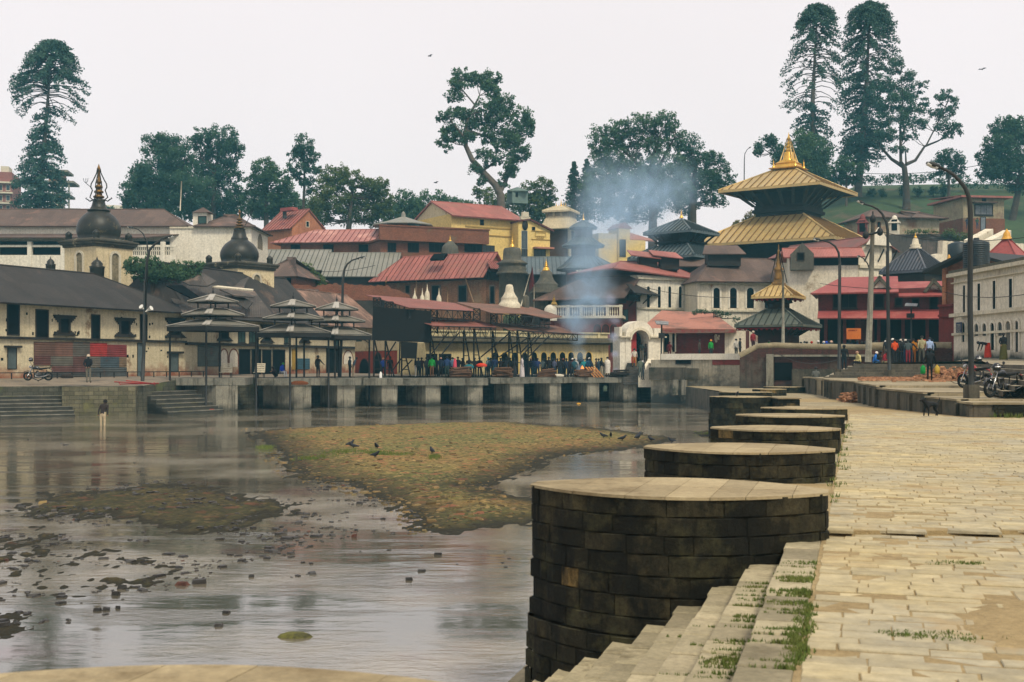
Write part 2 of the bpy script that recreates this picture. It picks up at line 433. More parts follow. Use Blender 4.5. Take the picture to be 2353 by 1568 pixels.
def tuft(m,x,y,z,n,r,h,rr):
 for _ in range(n):
  t=rr.uniform(0,6.28);d=r*math.sqrt(rr.random());bx,by=x+d*math.cos(t),y+d*math.sin(t)
  hh=h*rr.uniform(.5,1.2);lx,ly=rr.uniform(-.5,.5)*hh,rr.uniform(-.5,.5)*hh;w_=.006+hh*.06
  a_=rr.uniform(0,3.14);cx,cy=math.cos(a_)*w_,math.sin(a_)*w_
  m.add([(bx-cx,by-cy,z-.01),(bx+cx,by+cy,z-.01),(bx+lx,by+ly,z+hh)],[(0,1,2)])
mb=MB();gr=random.Random(5)
for k in range(0,4):
 for _ in range(26 if k<2 else 10):
  a0=gr.uniform(6.7,10.4)-(0 if k<2 else .5);b1=-.30*k
  for s in range(16):
   u=gr.random()**.6;x,y=ab(a0+gr.uniform(-.012,.012),b1-.30+.30*u)
   tuft(mb,x,y,walk(5)-.18*k,5,.02,.016+.018*u,gr)
for _ in range(110):
 x,y=ab(gr.uniform(6.9,8.6),gr.gauss(.0,.03));tuft(mb,x,y,walk(5),9,.04,.03,gr)
for _ in range(45):
 x,y=ab(gr.uniform(14,34),gr.gauss(.05,.08));tuft(mb,x,y,walk(y)+.05,8,.06,.06,gr)
for px,py,sp in((2195,1291,.12),(2215,1292,.15),(2150,1455,.12),(2185,1462,.14),(2065,1452,.1),(2110,1456,.1),(2330,965,.5),(2345,968,.6)):
 Y=F*1.64/(py-HY)if py>1000 else 38.2
 p=P(px,py,Y)
 for _ in range(18):tuft(mb,p.x+gr.gauss(0,sp),p.y+gr.gauss(0,sp*.3),walk(Y)+(.05 if Y>11.6 else 0),6,.04,.018 if py>1000 else .16,gr)
tag(mb.build('grass',M_grass),'grass tufts in the joints of the river steps and paving','grass',kind='stuff')
def lens(cx,cy,hl,hw,we=.16,n=14):
 pts=[]
 for i in range(n+1):
  s=-1+2*i/n;wv=we+(hw-we)*(1-abs(s)**2.1);pts.append((s,wv))
 out=[]
 for s,wv in pts:out.append((cx-N2d.x*s*hl-T2.x*wv,cy-N2d.y*s*hl-T2.y*wv))
 for s,wv in reversed(pts):out.append((cx-N2d.x*s*hl+T2.x*wv,cy-N2d.y*s*hl+T2.y*wv))
 return out
def masonry(m,poly,z0,z1,ch,bw,rr,bright=.03,jit=.006,flare=None,joint=.0035,bias=1.0):
 n=len(poly);L=[0]
 for i in range(n):L.append(L[-1]+math.dist(poly[i],poly[(i+1)%n]))
 tot=L[-1]
 def at(s):
  s%=tot
  for i in range(n):
   if s<=L[i+1]+1e-9:
    t=(s-L[i])/max(1e-9,L[i+1]-L[i]);A,B=poly[i],poly[(i+1)%n]
    d=Vector((B[0]-A[0],B[1]-A[1])).normalized()
    return A[0]+(B[0]-A[0])*t,A[1]+(B[1]-A[1])*t,d.y,-d.x
  return(*poly[0],0,0)
 z=z1
 while z>z0:
  h=ch*rr.uniform(.9,1.1);zb=z-h;s=rr.uniform(0,bw)
  end=s+tot
  fl=flare[1]if flare and zb<flare[0]else 0
  while s<end-.05:
   wv=bw*rr.uniform(.65,1.5);e=min(s+wv,end)
   if end-e<bw*.4:e=end
   o=rr.uniform(-jit,jit)+fl
   m.t=1.0 if rr.random()<bright else rr.random()**1.6*.72*bias
   K=max(2,int((e-s)/.16));cols=[s+joint]+[s+(e-s)*k/K for k in range(1,K)]+[e-joint]
   vs=[];
   for ci,c in enumerate(cols):
    x,y,nx,ny=at(c);edge=ci in(0,len(cols)-1)
    r1=(rr.uniform(-.003,.003)+o)
    for ri_,(zz_,rec)in enumerate(((zb+joint*.6,1),(zb+joint*.6+.012,0),(z-joint*.6-.012,0),(z-joint*.6,1))):
     d=o-.022 if(rec or edge)else r1
     vs.append((x+nx*d,y+ny*d,zz_))
   fs=[]
   for ci in range(len(cols)-1):
    for r_ in range(3):fs.append((ci*4+r_,(ci+1)*4+r_,(ci+1)*4+r_+1,ci*4+r_+1))
   m.add(vs,fs);s=e
  z=zb
 m.t=None
 m.cur=0;c0=len(m.f)
 cx=sum(p[0]for p in poly)/n;cy=sum(p[1]for p in poly)/n
 m.t=.1;m.prism([(cx+(x-cx)*.975,cy+(y-cy)*.96)for x,y in poly],z0,z1-.03);m.t=None
def pier(cx,cy,hl,hw,zt,label,seed,ch=.185,bw=.36):
 rr=random.Random(seed);poly=lens(cx,cy,hl,hw)
 r=thing('bathing_pier',label,'stone pier',(cx,cy,0),'lens shaped stone piers along the near ghat')
 m=MB();masonry(m,poly,-.5,zt-.0,ch,bw,rr,flare=(.95,.05))
 part('masonry_body',m,M_dark,r)
 m=MB();
 ins=lens(cx,cy,hl-.0,hw+.005)
 k=0;s=-1.0
 while s<.999:
  e=min(1,s+rr.uniform(.18,.42));
  if 1-e<.12:e=1
  def wv(q):return .16+(hw+.006-.16)*(1-abs(q)**2.1)
  for side0,side1 in((-1,rr.uniform(-.2,.2)),(None,1)):
   if side0 is None:side0=last
   last=side1;g=.003
   qs=[s+g/hl+(e-s-2*g/hl)*i/4 for i in range(5)]
   front=[(cx-N2d.x*q*hl+T2.x*(wv(q)*side0+g),cy-N2d.y*q*hl+T2.y*(wv(q)*side0+g))for q in qs]
   back=[(cx-N2d.x*q*hl+T2.x*(wv(q)*side1-g),cy-N2d.y*q*hl+T2.y*(wv(q)*side1-g))for q in reversed(qs)]
   m.t=.2+.6*rr.random();dz=rr.uniform(-.001,.001)
   m.prism(front+back,zt-.028,zt+dz)
  s=e
 m.t=None
 part('top_slab',m,M_top,r)
 return r
PT=lambda y:walk(y)+.44
pc=lambda y,hl,q=0:(EX(y)+N2d.x*(hl-q),y+N2d.y*(hl-q))
cx,cy=-.97,3.93
pier(cx,cy,1.6,.90,PT(4),'pale stone pier top blurred at the bottom edge, closest to the viewer',1)
for i,(y,hl,hw,lab)in enumerate(((11.45,1.43,.93,'largest dark stone pier, standing beside the grassy river steps'),(16.9,1.33,1.0,'second largest dark pier, right behind the largest one'),(22.1,1.17,.95,'third stone pier back from the river steps, with weeds at its right corner'),(28.1,1.24,.95,'fourth stone pier back, thin dark side under a pale top'),(34.3,1.20,.9,'fifth stone pier back, last of the row touching the paved edge'))):
 c=pc(y,hl,.02 if i else .06)
 pier(c[0],c[1],hl,hw,PT(y),lab,10+i)
for i,(y,x0,x1,hw,dz,lab)in enumerate(((56,X(1634,56),X(1771,56),1.3,0,'far stone pier with a tall face down to the water and a bird on it'),(65.5,X(1655,65.5),X(1771,65.5),1.2,0,'low far pier just behind the pier with the tall water face'),(72.5,X(1731,72.5),X(1805,72.5),1.1,0,'small pale far pier between two flatter ones'),(79,X(1757,79),X(1849,79),1.1,0,'farthest and flattest pier near the dark river wall'))):
 hl=(x1-x0)/2/.962;pier((x0+x1)/2,y,hl,hw,PT(y),lab,30+i,.26,.8)
p0=P(1789,925,54);m=MB()
masonry(m,[(X(1789,54),54),(X(1839,54),54),(X(1839,54),55.6),(X(1789,54),55.6)],walk(54)-.05,walk(54)+.36,.2,.5,random.Random(4),bias=1.3)
r=thing('stone_block','low square stone block standing alone on the far walkway','stone block',(X(1814,54),55,walk(54)))
part('masonry_body',m,M_dark,r);m=MB();m.box((X(1787,54),53.95,walk(54)+.36),(X(1841,54),55.7,walk(54)+.41));part('top_slab',m,M_top,r)
r=thing('stone_block','dark rough stone block lying on the lower river steps','stone block',(X(1402,9.9),9.9,.6))
zb0=walk(5)-.18*6+.0
m=MB();m.hexa([(X(1350,9.9),9.9,zb0-.2),(X(1432,9.9),9.8,zb0-.2),(X(1455,10.3),10.3,zb0-.2),(X(1368,10.4),10.45,zb0-.2),(X(1350,9.9),9.9,zb0+.16),(X(1430,9.9),9.8,zb0+.15),(X(1450,10.3),10.35,zb0+.17),(X(1370,10.4),10.45,zb0+.16)])
m.t=.5;part('rough_block',m,mat('rough_grey_block',(.07,.06,.045),(.035,.03,.025),3,bump=.8,bsc=20),r)
M_plat=mat('platform_concrete',(.46,.39,.25),(.36,.30,.19),.7,.9,stain=(.17,.14,.08),stain_sc=.5,pat=('brick',1.4,.6,.01),pcol=(.3,.26,.2),bump=.3)
M_wallc=mat('stained_concrete',(.13,.115,.085),(.07,.065,.05),.8,.95,streak=1.0,stain=(.03,.035,.025),stain_sc=.8,bump=.4)
PL=[(14.6,38.7),(14.9,44),(15.5,51.7),(17.2,61),(17.3,66),(18.4,72),(18.9,79)]
def plx(y):
 for(x0,a0),(x1,a1)in zip(PL,PL[1:]):
  if a0<=y<=a1:return x0+(x1-x0)*(y-a0)/(a1-a0)
 return PL[-1][0]
TER=[(38.7,40.1,1.29),(40.1,44,1.23),(44,51.7,1.10),(51.7,61,1.0),(61,79,.97)]
def platz(y):
 for a0,a1,d in TER:
  if y<a1:return E-d
 return E-.97
mb=MB()
for y0,y1,d in TER:
 mb.prism([(plx(y0)+.1,y0),(46,y0),(46,y1),(plx(y1)+.1,y1)],0,E-d)
fin(mb.build('platform',M_plat))
r=thing('retaining_wall','stained concrete retaining wall with posts beside the paved walkway','wall',(PL[0][0],PL[0][1],0))
mb=MB();mp=MB();mc=MB()
for(x0,y0),(x1,y1)in zip(PL,PL[1:]):
 d=Vector((x1-x0,y1-y0)).normalized();nx,ny=-d.y,d.x
 for tz in TER:
  a0,a1=max(y0,tz[0]),min(y1,tz[1])
  if a1-a0<.05:continue
  q0=(plx(a0),a0);q1=(plx(a1-.001),a1);z=E-tz[2]
  mb.prism([q0,q1,(q1[0]+.22,q1[1]),(q0[0]+.22,q0[1])],0,z-.06)
  mc.prism([(q0[0]+nx*.05,q0[1]),(q1[0]+nx*.05,q1[1]),(q1[0]+.35,q1[1]),(q0[0]+.35,q0[1])],z-.058,z+.006)
  Ls=math.dist(q0,q1);kk=max(1,int(Ls/1.9))
  for k in range(kk+1):
   t=k/kk;px_,py_=q0[0]+(q1[0]-q0[0])*t,q0[1]+(q1[1]-q0[1])*t
   mp.cbox((px_-.04,py_,z/2-.06+.3),.16,.26,z-.75,math.atan2(d.y,d.x)-math.pi/2)
mb.box((14.6,38.55,0),(46,38.75,E-1.35));mc.box((14.55,38.48,E-1.35),(46,39.1,E-1.285))
part('panel',mb,M_wallc,r);part('post',mp,M_wallc,r);part('coping',mc,M_plat,r)
mb=MB();masonry(mb,[(15.2,38.5),(44,38.5),(44,38.7),(15.2,38.7)],walk(39)-.1,E-1.36,.17,.42,random.Random(9),.0,joint=.012)
part('stone_facing',mb,M_dark,r)
def plaza(x,y):
 return E-.12+.42*sstep(2150,2250,1176.5+x/y*F)*sstep(55,88,y)
UP=[(X(1961,90),90),(X(1961,75.5),75.5),(X(2254,71),71),(X(2285,57),57),(X(2353,48),48),(X(2440,40),40)]
def offs(poly,d):
 out=[]
 for i in range(len(poly)):
  a=Vector(poly[max(i-1,0)]);b=Vector(poly[i]);c=Vector(poly[min(i+1,len(poly)-1)])
  d1=(b-a).normalized()if i else(c-b).normalized();d2=(c-b).normalized()if i<len(poly)-1 else d1
  n1=Vector((-d1.y,d1.x));n2=Vector((-d2.y,d2.x));nn=(n1+n2).normalized();k=1/max(.5,nn.dot(n1))
  out.append((b.x-nn.x*d*k,b.y-nn.y*d*k))
 return out
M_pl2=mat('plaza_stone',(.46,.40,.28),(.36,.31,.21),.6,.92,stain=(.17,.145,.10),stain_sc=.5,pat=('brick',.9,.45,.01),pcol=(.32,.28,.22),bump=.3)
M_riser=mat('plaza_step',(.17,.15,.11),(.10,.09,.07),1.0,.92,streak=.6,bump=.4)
mb=MB()
for k in range(5):
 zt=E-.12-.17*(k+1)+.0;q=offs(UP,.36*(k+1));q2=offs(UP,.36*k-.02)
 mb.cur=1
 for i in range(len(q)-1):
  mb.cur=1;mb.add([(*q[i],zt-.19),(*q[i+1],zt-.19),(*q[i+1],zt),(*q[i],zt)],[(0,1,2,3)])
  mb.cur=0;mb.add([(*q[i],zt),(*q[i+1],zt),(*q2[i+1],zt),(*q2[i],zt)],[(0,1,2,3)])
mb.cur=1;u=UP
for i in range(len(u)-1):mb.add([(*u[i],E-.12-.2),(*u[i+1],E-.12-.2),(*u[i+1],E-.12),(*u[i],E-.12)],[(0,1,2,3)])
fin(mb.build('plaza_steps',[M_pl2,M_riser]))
mb=MB();mb.cur=0
ys=[40,44,48,52,57,62,67,71,75.5,80,85,90,93.7,103,112]
def upx(y):
 pts=sorted(UP,key=lambda p:p[1])
 for(x0,a0),(x1,a1)in zip(pts,pts[1:]):
  if a0<=y<=a1:return x0+(x1-x0)*(y-a0)/(a1-a0)
 return X(1961,90)if y>90 else pts[0][0]
def row(y):
 x0=upx(y)if y<=90 else X(1500,y)
 return[x0+(60-x0)*t for t in[i/26 for i in range(27)]]
for y0,y1 in zip(ys,ys[1:]):
 if y0>=90:r0=[X(1745 if y0>93 else 1961,y0)+(60-X(1745 if y0>93 else 1961,y0))*i/26 for i in range(27)]
 else:r0=row(y0)
 r1=row(y1)if y0<90 else[X(1745 if y0>93 else 1961,y1)+(60-X(1745 if y0>93 else 1961,y1))*i/26 for i in range(27)]
 for i in range(26):
  mb.add([(r0[i],y0,plaza(r0[i],y0)),(r0[i+1],y0,plaza(r0[i+1],y0)),(r1[i+1],y1,plaza(r1[i+1],y1)),(r1[i],y1,plaza(r1[i],y1))],[(0,1,2,3)])
mb.add([(X(1490,104.6),104.6,E-.12),(X(1745,100),100,E-.12),(X(1745,112),112,E-.12),(X(1490,112),112,E-.12)],[(0,1,2,3)])
fin(mb.build('plaza',M_pl2))
def w0(px,py):Y=F*E/(py-HY);return X(px,Y),Y
BAR1=[w0(*p)for p in[(545,992),(640,983),(900,975),(1180,972),(1330,985),(1440,998),(1530,1008),(1500,1018),(1430,1028),(1330,1038),(1245,1052),(1225,1075),(1150,1098),(1080,1117),(1120,1130),(1200,1145),(1330,1160),(1330,1200),(1150,1205),(1020,1222),(935,1220),(950,1195),(900,1172),(850,1150),(780,1118),(700,1108),(640,1098),(618,1070),(600,1040),(562,1012)]]
BAR2=[w0(*p)for p in[(10,1165),(100,1135),(220,1118),(330,1102),(430,1108),(560,1128),(700,1150),(735,1165),(700,1185),(640,1200),(600,1222),(470,1232),(330,1215),(150,1200),(30,1188)]]
BAR3=[w0(*p)for p in[(-300,1425),(20,1420),(80,1440),(60,1455),(-10,1470),(-300,1470)]]
BAR4=[w0(*p)for p in[(1595,996),(1650,985),(1700,985),(1700,1000),(1620,1004)]]
BAR5=[w0(*p)for p in[(-400,1215),(60,1212),(200,1250),(330,1290),(430,1330),(330,1345),(150,1370),(-400,1395)]]
def bedz(x,y):
 s=max(1.0,y/22)
 n1=mn.noise((x*.5/s,y*.35/s,.3));n2=mn.noise((x*2.2,y*1.1,1.7));n3=mn.noise((x*6,y*3.5,2.7))
 w_=.5*n1*s+.35*n2+.1*n3
 h=-.30
 for B,top,sl,rg in((BAR1,.15,.055,1.5),(BAR2,.045,.05,2.6),(BAR3,.03,.05,.6),(BAR4,.12,.08,.6)):
  d=polyd(B,x,y)+w_*rg
  h=max(h,min(top,d*sl))
 d=polyd(BAR5,x,y)
 if d>-1:h=max(h,-.014+.05*n2+.045*n3+min(0,d*.1))
 return h+.022*n3+.012*mn.noise((x*15,y*9,5))
rows=[];py=1640.0
while py>898:
 rows.append(F*E/(py-HY));py-=max(1.2,3.4-(1000-py)*.02 if py<1000 else 3.4)
cols=list(range(-260,1760,8))
mb=MB();
for Y in rows:
 for px in cols:
  x=X(px,Y);mb.v.append((x,Y,bedz(x,Y)))
nc=len(cols)
for j in range(len(rows)-1):
 for i in range(nc-1):
  k=len(mb.f);mb.f.append((j*nc+i,j*nc+i+1,(j+1)*nc+i+1,(j+1)*nc+i));mb.mi.append(0);mb.smooth.add(k)
def bedmat():
 m,n,b=_nodes('gravel_bar')
 tc=N(n,'ShaderNodeTexCoord');ob=tc.outputs['Object']
 z1=N(n,'ShaderNodeTexNoise',Scale=.16,Detail=9,Roughness=.65);n.links.new(ob,z1.inputs['Vector'])
 z2=N(n,'ShaderNodeTexNoise',Scale=1.5,Detail=8,Roughness=.7);n.links.new(ob,z2.inputs['Vector'])
 vo=N(n,'ShaderNodeTexVoronoi',Scale=9.0);n.links.new(ob,vo.inputs['Vector'])
 v2=N(n,'ShaderNodeTexVoronoi',Scale=3.2);n.links.new(ob,v2.inputs['Vector'])
 c=mixc(n,ramp(n,z1.outputs['Fac'],.42,.60),(.125,.125,.038),(.19,.125,.042))
 c=mixc(n,ramp(n,z2.outputs['Fac'],.52,.72),c,(.075,.085,.025))
 sp=N(n,'ShaderNodeSeparateXYZ');n.links.new(vo.outputs['Color'],sp.inputs[0])
 c=mixc(n,ramp(n,sp.outputs[0],.72,.98),c,(.36,.25,.10))
 c=mixc(n,ramp(n,sp.outputs[1],.65,.95),c,(.05,.045,.022))
 s2=N(n,'ShaderNodeSeparateXYZ');n.links.new(v2.outputs['Color'],s2.inputs[0])
 c=mixc(n,ramp(n,s2.outputs[2],.90,.97),c,(.30,.12,.06))
 sx=N(n,'ShaderNodeSeparateXYZ');n.links.new(ob,sx.inputs[0])
 hz=N(n,'ShaderNodeMath',operation='MULTIPLY_ADD');hz.inputs[1].default_value=-.07;n.links.new(z2.outputs['Fac'],hz.inputs[0]);n.links.new(sx.outputs['Z'],hz.inputs[2])
 wet=N2(n,hz.outputs[0],-.02,.135)
 c=mixc(n,wet,(.022,.021,.013),c)
 n.links.new(c,b.inputs['Base Color']);b.inputs['Roughness'].default_value=.9;b.inputs['Specular IOR Level'].default_value=.15
 bp=N(n,'ShaderNodeBump',Strength=.9,Distance=.05);n.links.new(vo.outputs['Distance'],bp.inputs['Height'])
 b2=N(n,'ShaderNodeBump',Strength=.8,Distance=.12);n.links.new(z2.outputs['Fac'],b2.inputs['Height']);n.links.new(bp.outputs[0],b2.inputs['Normal'])
 n.links.new(b2.outputs[0],b.inputs['Normal'])
 return m
M_bed=bedmat()
fin(mb.build('riverbed',M_bed))
mb=MB()
for px,py,sx in((715,1050,26),(785,1040,20),(865,1043,24),(905,1046,34),(1000,1053,6),(610,1025,10),(1650,992,24)):
 for _ in range(60):Y=F*(E-.12)/(py+gr.gauss(0,2.2)-HY);x=X(px+gr.gauss(0,sx),Y);tuft(mb,x,Y,max(.05,bedz(x,Y)),8,.12,.09,gr)
tag(mb.build('grass',M_grass),'bright green weed patches growing on the gravel bar','grass',kind='stuff')
def watermat():
 m,n,b=_nodes('river_water')
 tc=N(n,'ShaderNodeTexCoord');ob=tc.outputs['Object']
 def nz(scale,sx,sy,det=4,rot=0):
  mp=N(n,'ShaderNodeMapping');mp.inputs['Scale'].default_value=(sx,sy,1);mp.inputs['Rotation'].default_value=(0,0,rot);n.links.new(ob,mp.inputs['Vector'])
  z=N(n,'ShaderNodeTexNoise',Scale=scale,Detail=det,Roughness=.6);n.links.new(mp.outputs[0],z.inputs['Vector']);return z.outputs['Fac']
 patch=ramp(n,nz(.10,1,1.3,5),.46,.60)
 patch2=ramp(n,nz(.5,.5,2.2,6),.50,.66)
 base=mixc(n,patch,(.075,.067,.046),(.24,.21,.155))
 base=mixc(n,ramp(n,nz(.25,1,1,6),.58,.70),base,(.10,.05,.045))
 n.links.new(base,b.inputs['Base Color'])
 b.inputs['Roughness'].default_value=.035;b.inputs['IOR'].default_value=2.6;b.inputs['Specular IOR Level'].default_value=.8
 amp=N(n,'ShaderNodeMath',operation='MULTIPLY_ADD');amp.inputs[1].default_value=.30;amp.inputs[2].default_value=.035
 mxx=N(n,'ShaderNodeMath',operation='MAXIMUM');n.links.new(patch,mxx.inputs[0]);n.links.new(patch2,mxx.inputs[1])
 n.links.new(mxx.outputs[0],amp.inputs[0])
 bp=N(n,'ShaderNodeBump',Distance=.05);n.links.new(amp.outputs[0],bp.inputs['Strength']);n.links.new(nz(3.2,.8,1.8,5,.2),bp.inputs['Height'])
 b2=N(n,'ShaderNodeBump',Distance=.10,Strength=.10);n.links.new(nz(.7,.5,1.4,3,-.15),b2.inputs['Height']);n.links.new(bp.outputs[0],b2.inputs['Normal'])
 n.links.new(b2.outputs[0],b.inputs['Normal'])
 return m
mb=MB();mb.add([(-160,-12,0),(40,-12,0),(40,140,0),(-160,140,0)],[(0,1,2,3)])
fin(mb.build('river_water',watermat()))
mb=MB();gx=[-150+5*i for i in range(85)];gy=[-30,0,40,60,70,76,82,88,94,100,106,110,114,118,124,130,136,142,150,158,164,168,172,176,180,184,190,196,204,212,222,232,244,256,270,300,360,460,620,900,1400,2200]
for y in gy:
 for i,x in enumerate(gx):
  s=max(1,y/230);xx=x*s*1.3
  gz=ground(xx,y)
  if y<bankY(xx)+10 or y<70:gz=-.9
  elif xx<60 and y<112:gz=E-2.2
  if 8<xx<60 and y<108:gz=-.9
  if y>150:gz+=1.2*mn.noise((xx*.02,y*.02,0))
  if y>300:gz-=(y-300)*.03
  mb.v.append((xx,y,gz))
nx_=len(gx)
for j in range(len(gy)-1):
 for i in range(nx_-1):
  k=len(mb.f);mb.f.append((j*nx_+i,j*nx_+i+1,(j+1)*nx_+i+1,(j+1)*nx_+i));mb.mi.append(0);mb.smooth.add(k)
M_lawn=mat('hill_grass',(.05,.085,.028),(.026,.052,.020),.16,.95,stain=(.085,.07,.04),stain_sc=.10,stain_p=(.54,.64),bump=.9,bsc=1.5)
fin(mb.build('hillside',M_lawn))
def th(x,y):
 g=ground(x,y)
 if x<60 and y<112:g=E-2.2
 return g
M_terr=mat('bank_paving',(.26,.21,.15),(.18,.15,.11),.7,.92,stain=(.06,.055,.045),stain_sc=.5,bump=.3)
M_bankw=mat('bank_masonry',(.13,.125,.09),(.07,.072,.055),.7,.95,pat=('brick',.62,.26,.014),pcol=(.25,.25,.22),streak=.8,stain=(.10,.11,.045),stain_sc=.35,stain_p=(.55,.66),bump=.5)
M_conc=mat('ghat_concrete',(.31,.29,.225),(.20,.19,.15),.8,.93,streak=.85,stain=(.055,.06,.045),stain_sc=.5,bump=.3,rise=(0,.5,(.02,.022,.018)))
BP=[(-60,50),(X(-60,77),77),(X(0,78.5),78.5),(X(330,81.5),81.5),(X(400,85.5),85.5),(X(440,91),91),(X(550,92.5),92.5),(X(735,98),98),(X(1380,113),113),(X(1480,114),114)]
def tz(x,y,edge):
 u=1176.5+x/y*F
 lo=1.585-.40*sstep(360,420,u)
 return E-lo+(.42*sstep(0,9,edge)if u<400 else 0)
mb=MB()
for i in range(len(BP)-1):
 (x0,y0),(x1,y1)=BP[i],BP[i+1]
 prev=None
 for d in(0,3,6,9,14,26,60):
  c=[(x0,y0+d,tz(x0,y0,d)),(x1,y1+d,tz(x1,y1,d))]
  if prev:mb.add([prev[0],prev[1],c[1],c[0]],[(0,1,2,3)])
  prev=c
 mb.cur=1;mb.add([(x0,y0,-.6),(x1,y1,-.6),(x1,y1,tz(x1,y1,0)),(x0,y0,tz(x0,y0,0))],[(0,1,2,3)]);mb.cur=0
fin(mb.build('far_bank_terrace',[M_terr,M_bankw]))
class W:
 """vertical wall plane through two image columns at given depths"""
 def __init__(s,pa,Ya,pb,Yb):
  s.A=Vector((X(pa,Ya),Ya));B=Vector((X(pb,Yb),Yb));s.L=(B-s.A).length;s.d=(B-s.A)/s.L
  s.n=Vector((s.d.y,-s.d.x))
 def s_(s,px):
  u=(px-1176.5)/F;dx,dy=s.d
  return(s.A.y*u-s.A.x)/(dx-u*dy)
 def Y(s,px):return s.A.y+s.d.y*s.s_(px)
 def z(s,px,py):return zz(py,s.Y(px))
 def p(s,t,z,o=0):q=s.A+s.d*t+s.n*o;return Vector((q.x,q.y,z))
 def P(s,px,py,o=0):return s.p(s.s_(px),s.z(px,py),o)
 def box(s,mb,t0,t1,z0,z1,o0,o1):
  f=s.p;return mb.hexa([f(t0,z0,o1),f(t1,z0,o1),f(t1,z0,o0),f(t0,z0,o0),f(t0,z1,o1),f(t1,z1,o1),f(t1,z1,o0),f(t0,z1,o0)])
 def pb(s,mb,x0,x1,y0,y1,o0,o1):
  m=(x0+x1)/2;return s.box(mb,s.s_(x0),s.s_(x1),s.z(m,y1),s.z(m,y0),o0,o1)
 def poly(s,mb,pts,o0,o1):
  a=sum(pts[i][0]*pts[(i+1)%len(pts)][1]-pts[(i+1)%len(pts)][0]*pts[i][1]for i in range(len(pts)))
  if a<0:pts=pts[::-1]
  n=len(pts);vs=[s.p(t,z,o1)for t,z in pts]+[s.p(t,z,o0)for t,z in pts]
  return mb.add(vs,[tuple(range(n)),tuple(range(n,2*n))[::-1]]+[(i,n+i,n+(i+1)%n,(i+1)%n)for i in range(n)])
def arch(t0,t1,z0,z1,spring=.5,n=8,pointed=False):
 r=(t1-t0)/2;c=(t0+t1)/2;zs=z1-r*(1.25 if pointed else 1)
 zs=max(zs,z0+(z1-z0)*.3);pts=[(t0,z0),(t0,zs)]
 for i in range(1,n):
  a=math.pi*(1-i/n)
  if pointed:
   f=math.sin(a)**.8;pts.append((c+r*math.cos(a),zs+(z1-zs)*f))
  else:pts.append((c+r*math.cos(a),zs+(z1-zs)*math.sin(a)))
 return pts+[(t1,zs),(t1,z0)]
def gz(x,y):return th(x,y)if y>112 or x>60 else E-1.5
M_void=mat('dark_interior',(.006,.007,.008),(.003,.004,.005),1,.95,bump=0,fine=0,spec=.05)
M_void2=mat('dim_glass',(.02,.03,.035),(.01,.015,.018),1,.35,bump=0,fine=0,spec=.5)
M_wood=mat('dark_timber',(.028,.022,.017),(.016,.013,.011),2,.85,bump=.3)
M_iron=mat('black_iron',(.010,.012,.014),(.018,.016,.014),3,.6,bump=.1)
M_white=mat('weathered_whitewash',(.80,.73,.58),(.68,.61,.46),.35,.92,streak=.3,stain=(.22,.16,.09),stain_sc=.35,stain_p=(.60,.70),bump=.3)
M_cream=mat('limewash_cream',(.72,.61,.38),(.62,.51,.31),.4,.92,streak=.3,stain=(.20,.12,.06),stain_sc=.5,stain_p=(.57,.66),bump=.35)
M_white2=mat('clean_whitewash',(.82,.77,.64),(.74,.68,.54),.3,.92,streak=.22,bump=.2)
M_yellow=mat('yellow_plaster',(.80,.60,.21),(.72,.53,.19),.25,.9,streak=.15,bump=.15)
M_brick=mat('red_brick',(.34,.14,.08),(.25,.10,.06),.5,.92,pat=('brick',.23,.075,.012),pcol=(.5,.45,.4),stain=(.16,.12,.07),stain_sc=.5,stain_p=(.55,.68),bump=.3)
M_brick2=mat('pale_brick',(.46,.24,.13),(.36,.18,.10),.5,.92,pat=('brick',.23,.075,.012),pcol=(.55,.5,.4),stain=(.28,.20,.12),stain_sc=.5,stain_p=(.5,.65),streak=.4,bump=.3)
M_orange=mat('salmon_plaster',(.55,.24,.12),(.36,.145,.075),.4,.92,streak=.3,bump=.2)
M_redp=mat('red_painted_brick',(.19,.035,.028),(.14,.026,.024),.5,.85,pat=('brick',.23,.075,.012),pcol=(.55,.4,.4),streak=.5,bump=.25)
M_redpl=mat('red_plaster',(.22,.035,.03),(.16,.028,.025),.4,.85,streak=.5,bump=.2)
M_roofd=mat('dark_sheet_roof',(.050,.042,.036),(.034,.030,.028),.35,.75,pat=('rib',.15,.62,0),stain=(.13,.08,.055),stain_sc=.22,stain_p=(.58,.70),bump=.15)
M_roofb=mat('brown_sheet_roof',(.16,.105,.08),(.12,.08,.065),.3,.75,pat=('rib',.15,.7,0),stain=(.22,.12,.085),stain_sc=.25,stain_p=(.57,.68),bump=.15)
M_roofr=mat('red_sheet_roof',(.44,.15,.12),(.38,.125,.10),.3,.6,pat=('rib',.15,.7,0),stain=(.26,.12,.085),stain_sc=.3,stain_p=(.5,.68),bump=.1)
M_roofr2=mat('bright_red_roof',(.34,.075,.065),(.28,.06,.055),.3,.6,stain=(.33,.11,.09),stain_sc=.4,bump=.1)
M_roofp=mat('faded_pink_roof',(.44,.19,.13),(.36,.15,.10),.4,.7,stain=(.16,.09,.065),stain_sc=.4,streak=.0,bump=.15)
M_roofg=mat('grey_seam_roof',(.26,.25,.205),(.20,.20,.17),.4,.5,stain=(.19,.18,.13),stain_sc=.4,bump=.1)
M_roofv=mat('verdigris_roof',(.10,.115,.09),(.065,.08,.07),.5,.6,stain=(.16,.15,.10),stain_sc=.5,bump=.15)
M_roofbl=mat('blue_grey_roof',(.10,.135,.145),(.075,.10,.115),.5,.5,stain=(.14,.15,.13),stain_sc=.5,bump=.12)
def goldmat(name,a,b_,met=.65,rough=.45):
 m=mat(name,a,b_,.35,rough,metallic=met,stain=tuple(x*.5 for x in a),stain_sc=.3,stain_p=(.52,.75),bump=.12,spec=.5);return m
